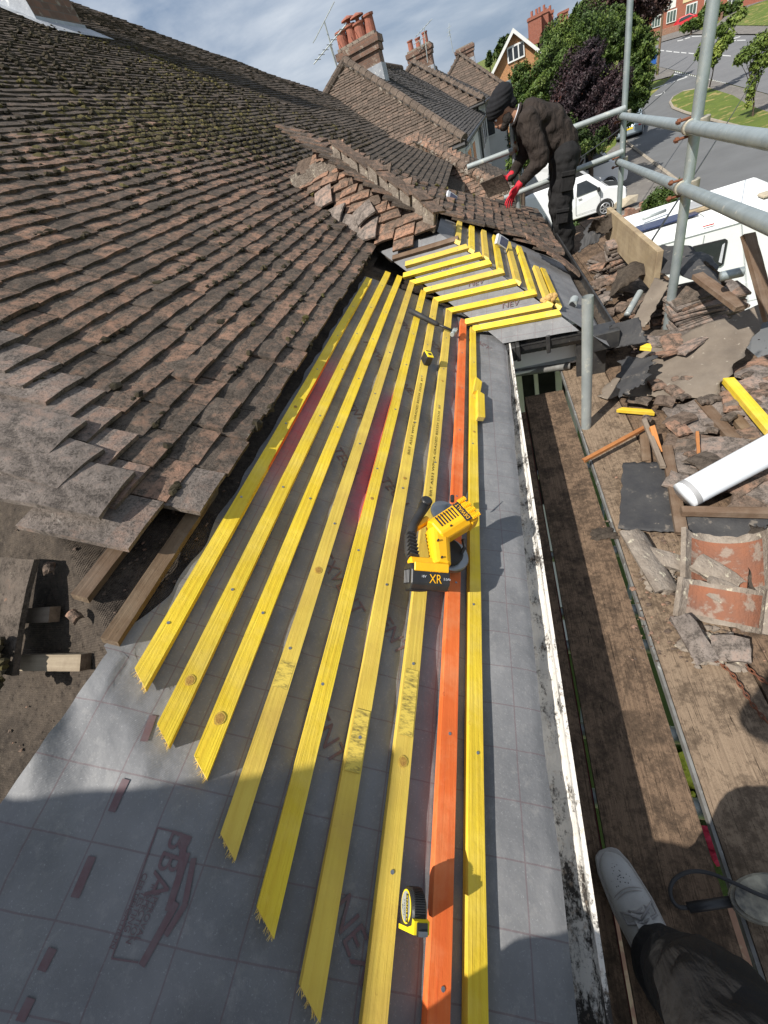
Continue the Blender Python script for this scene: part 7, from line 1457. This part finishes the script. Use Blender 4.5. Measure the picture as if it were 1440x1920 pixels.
kb = MB(); kp = [atg(*p) + vv(0, 0, .03) for p in ((1174, 266), (1205, 290), (1240, 316), (1266, 336), (1300, 362))]
for i in range(len(kp) - 1):
    for t in range(4): a, b = kp[i] + (kp[i + 1] - kp[i]) * t / 4, kp[i] + (kp[i + 1] - kp[i]) * (t + .94) / 4; kb.tube([a, b], .10, 4, True, flat=.7)
k_ = kb.build('drive_kerb', M['kerb'], None, kp[0]); k_['kind'] = 'structure'
gpoly('driveway', [(1172, 268), (1205, 292), (1268, 340), (1300, 365), (1330, 450), (1200, 430), (1120, 420), (1000, 420), (960, 380), (1100, 320), (1150, 275)], .008, M['pave'])
gpoly('garden_lawn', [vv(-.3, -3, 0), vv(6, -3, 0), vv(6, 9.5, 0), vv(-.3, 9.5, 0)], .016, M['lawn'], world=True)
gpoly('brick_path', [vv(.0, -3, 0), vv(.62, -3, 0), vv(.62, .55, 0), vv(.0, .9, 0)], .022, M['brickpath'], world=True)
gpoly('brick_path', [vv(.9, -3, 0), vv(2.2, -3, 0), vv(2.0, .4, 0), vv(1.2, .5, 0)], .022, M['brickpath'], world=True)
def mark(pts): gpoly('road_marking', pts, .012, M['marking'], sub=2)
def dash(x0, y0, x1, y1, h=1.1): mark([(x0, y0 - h), (x1, y1 - h), (x1, y1 + h), (x0, y0 + h)])
for d_ in ((1232, 94.2, 1245, 95.2), (1249, 95.8, 1260, 97), (1263, 97.5, 1274, 98.6), (1277, 98.6, 1287, 99.6), (1291, 99.8, 1303, 101), (1322, 102, 1338, 103.2), (1354, 104, 1370, 105.2), (1388, 106.2, 1404, 107.5), (1422, 109, 1440, 110.5)): dash(*d_, .9)
for d_ in ((1297, 68.6, 1321, 67.6), (1284, 73, 1294, 70.2), (1362, 77, 1380, 76), (1382, 76, 1398, 75.5), (1373, 73.4, 1388, 68.8), (1270, 77, 1281, 74.8)): dash(*d_, .8)
for i in range(26):
    t = i / 26; x, y = 1266 + 96 * t, 134.2 + 22.5 * t; mark([(x, y - .9), (x + 2.2, y - .4), (x + 1.6, y + 1.7), (x - .6, y + 1.2)])
dash(1263, 139.5, 1290, 144.2, .8); mark([(1289, 143.5), (1291, 144.5), (1224, 167.5), (1222, 166.6)]); mark([(1207, 190), (1209, 191), (1198, 196.5), (1196, 195.6)]); mark([(1246, 171), (1247, 174), (1238, 178), (1228, 180.5), (1228, 179.5), (1237, 177), (1244.5, 173.5), (1244.5, 171)])
for (x, y, m_, n_, nm) in ((1298, 1440, M['flowery'], 40, 'yellow'), (1312, 1500, M['flowery'], 30, 'pale yellow'), (1330, 1560, M['flowerr'], 30, 'red')):
    q = atz(x, y, ZG + .35); mb = MB()
    for _ in range(n_): mb.blob(q + vv(uni(-.28, .28), uni(-.28, .28), uni(-.1, .2)), uni(.03, .08), .3, 1)
    r_ = empty('garden_flowers', vv(q[0], q[1], ZG), f'clump of {nm} flowers seen through the gap in the boards', 'flowers', 'garden flowers'); mb.build('blooms', m_, r_, q); r_.children[0]['kind'] = 'stuff'; leaf_cloud([(q - vv(0, 0, .2), .3)], 250, .05).build('leaves', M['leafg'], r_, q)
# ================================================================== LIGHT, SKY, CAMERA
AZ, EL = math.radians(41), math.radians(50)
sdir = vv(-math.sin(AZ) * math.cos(EL), -math.cos(AZ) * math.cos(EL), math.sin(EL))
sl_ = bpy.data.lights.new('sun', 'SUN'); sl_.energy = 4.8; sl_.angle = math.radians(.5); sl_.color = (1, .955, .88); so_ = bpy.data.objects.new('sun', sl_); COL.objects.link(so_); so_.rotation_euler = Vector(sdir).to_track_quat('Z', 'Y').to_euler()
w = bpy.data.worlds.new('World'); SC.world = w; w.use_nodes = True; nt = w.node_tree; N = NB(nt); bg = nt.nodes['Background']
sky = N.n('ShaderNodeTexSky', sky_type='NISHITA'); sky.sun_disc = False; sky.sun_elevation = EL; sky.sun_rotation = math.pi + AZ; sky.altitude = 60; sky.air_density = 1.0; sky.dust_density = 2.0
g = N.coord('Generated', (1.0, 1.0, 3.2)); g2 = N.coord('Generated', (1.0, 1.4, 4.5), (0, 0, .5))
c1 = N.noise(g, 2.3, 8, .58, .5); c2 = N.noise(g2, 6.0, 6, .55, .3)
cl = N.math('ADD', N.math('MULTIPLY', c1, .72), N.math('MULTIPLY', c2, .28))
veil = N.mix(N.ramp(cl, [(.40, 0.0), (.62, 1.0)]), (2.5, 3.3, 4.6), (6.5, 7.0, 7.7))
col = N.mix(.86, sky.outputs[0], veil)
N.link(col, bg.inputs['Color']); bg.inputs['Strength'].default_value = .08
cam = bpy.data.cameras.new('camera'); co = bpy.data.objects.new('camera', cam); COL.objects.link(co); SC.camera = co
cam.sensor_fit = 'HORIZONTAL'; cam.sensor_width = 36; cam.lens = F / 1440 * 36; cam.clip_start = .02; cam.clip_end = 3000
m4 = Matrix.Identity(4)
for i in range(3):
    for j in range(3): m4[i][j] = float(RM[i][j])
co.matrix_world = m4
SC.view_settings.view_transform = 'Standard'; SC.view_settings.look = 'None'; SC.view_settings.exposure = .46; SC.view_settings.gamma = 1
SC.render.engine = 'CYCLES'
try: SC.cycles.max_bounces = 5; SC.cycles.diffuse_bounces = 3; SC.cycles.use_denoising = True
except Exception: pass
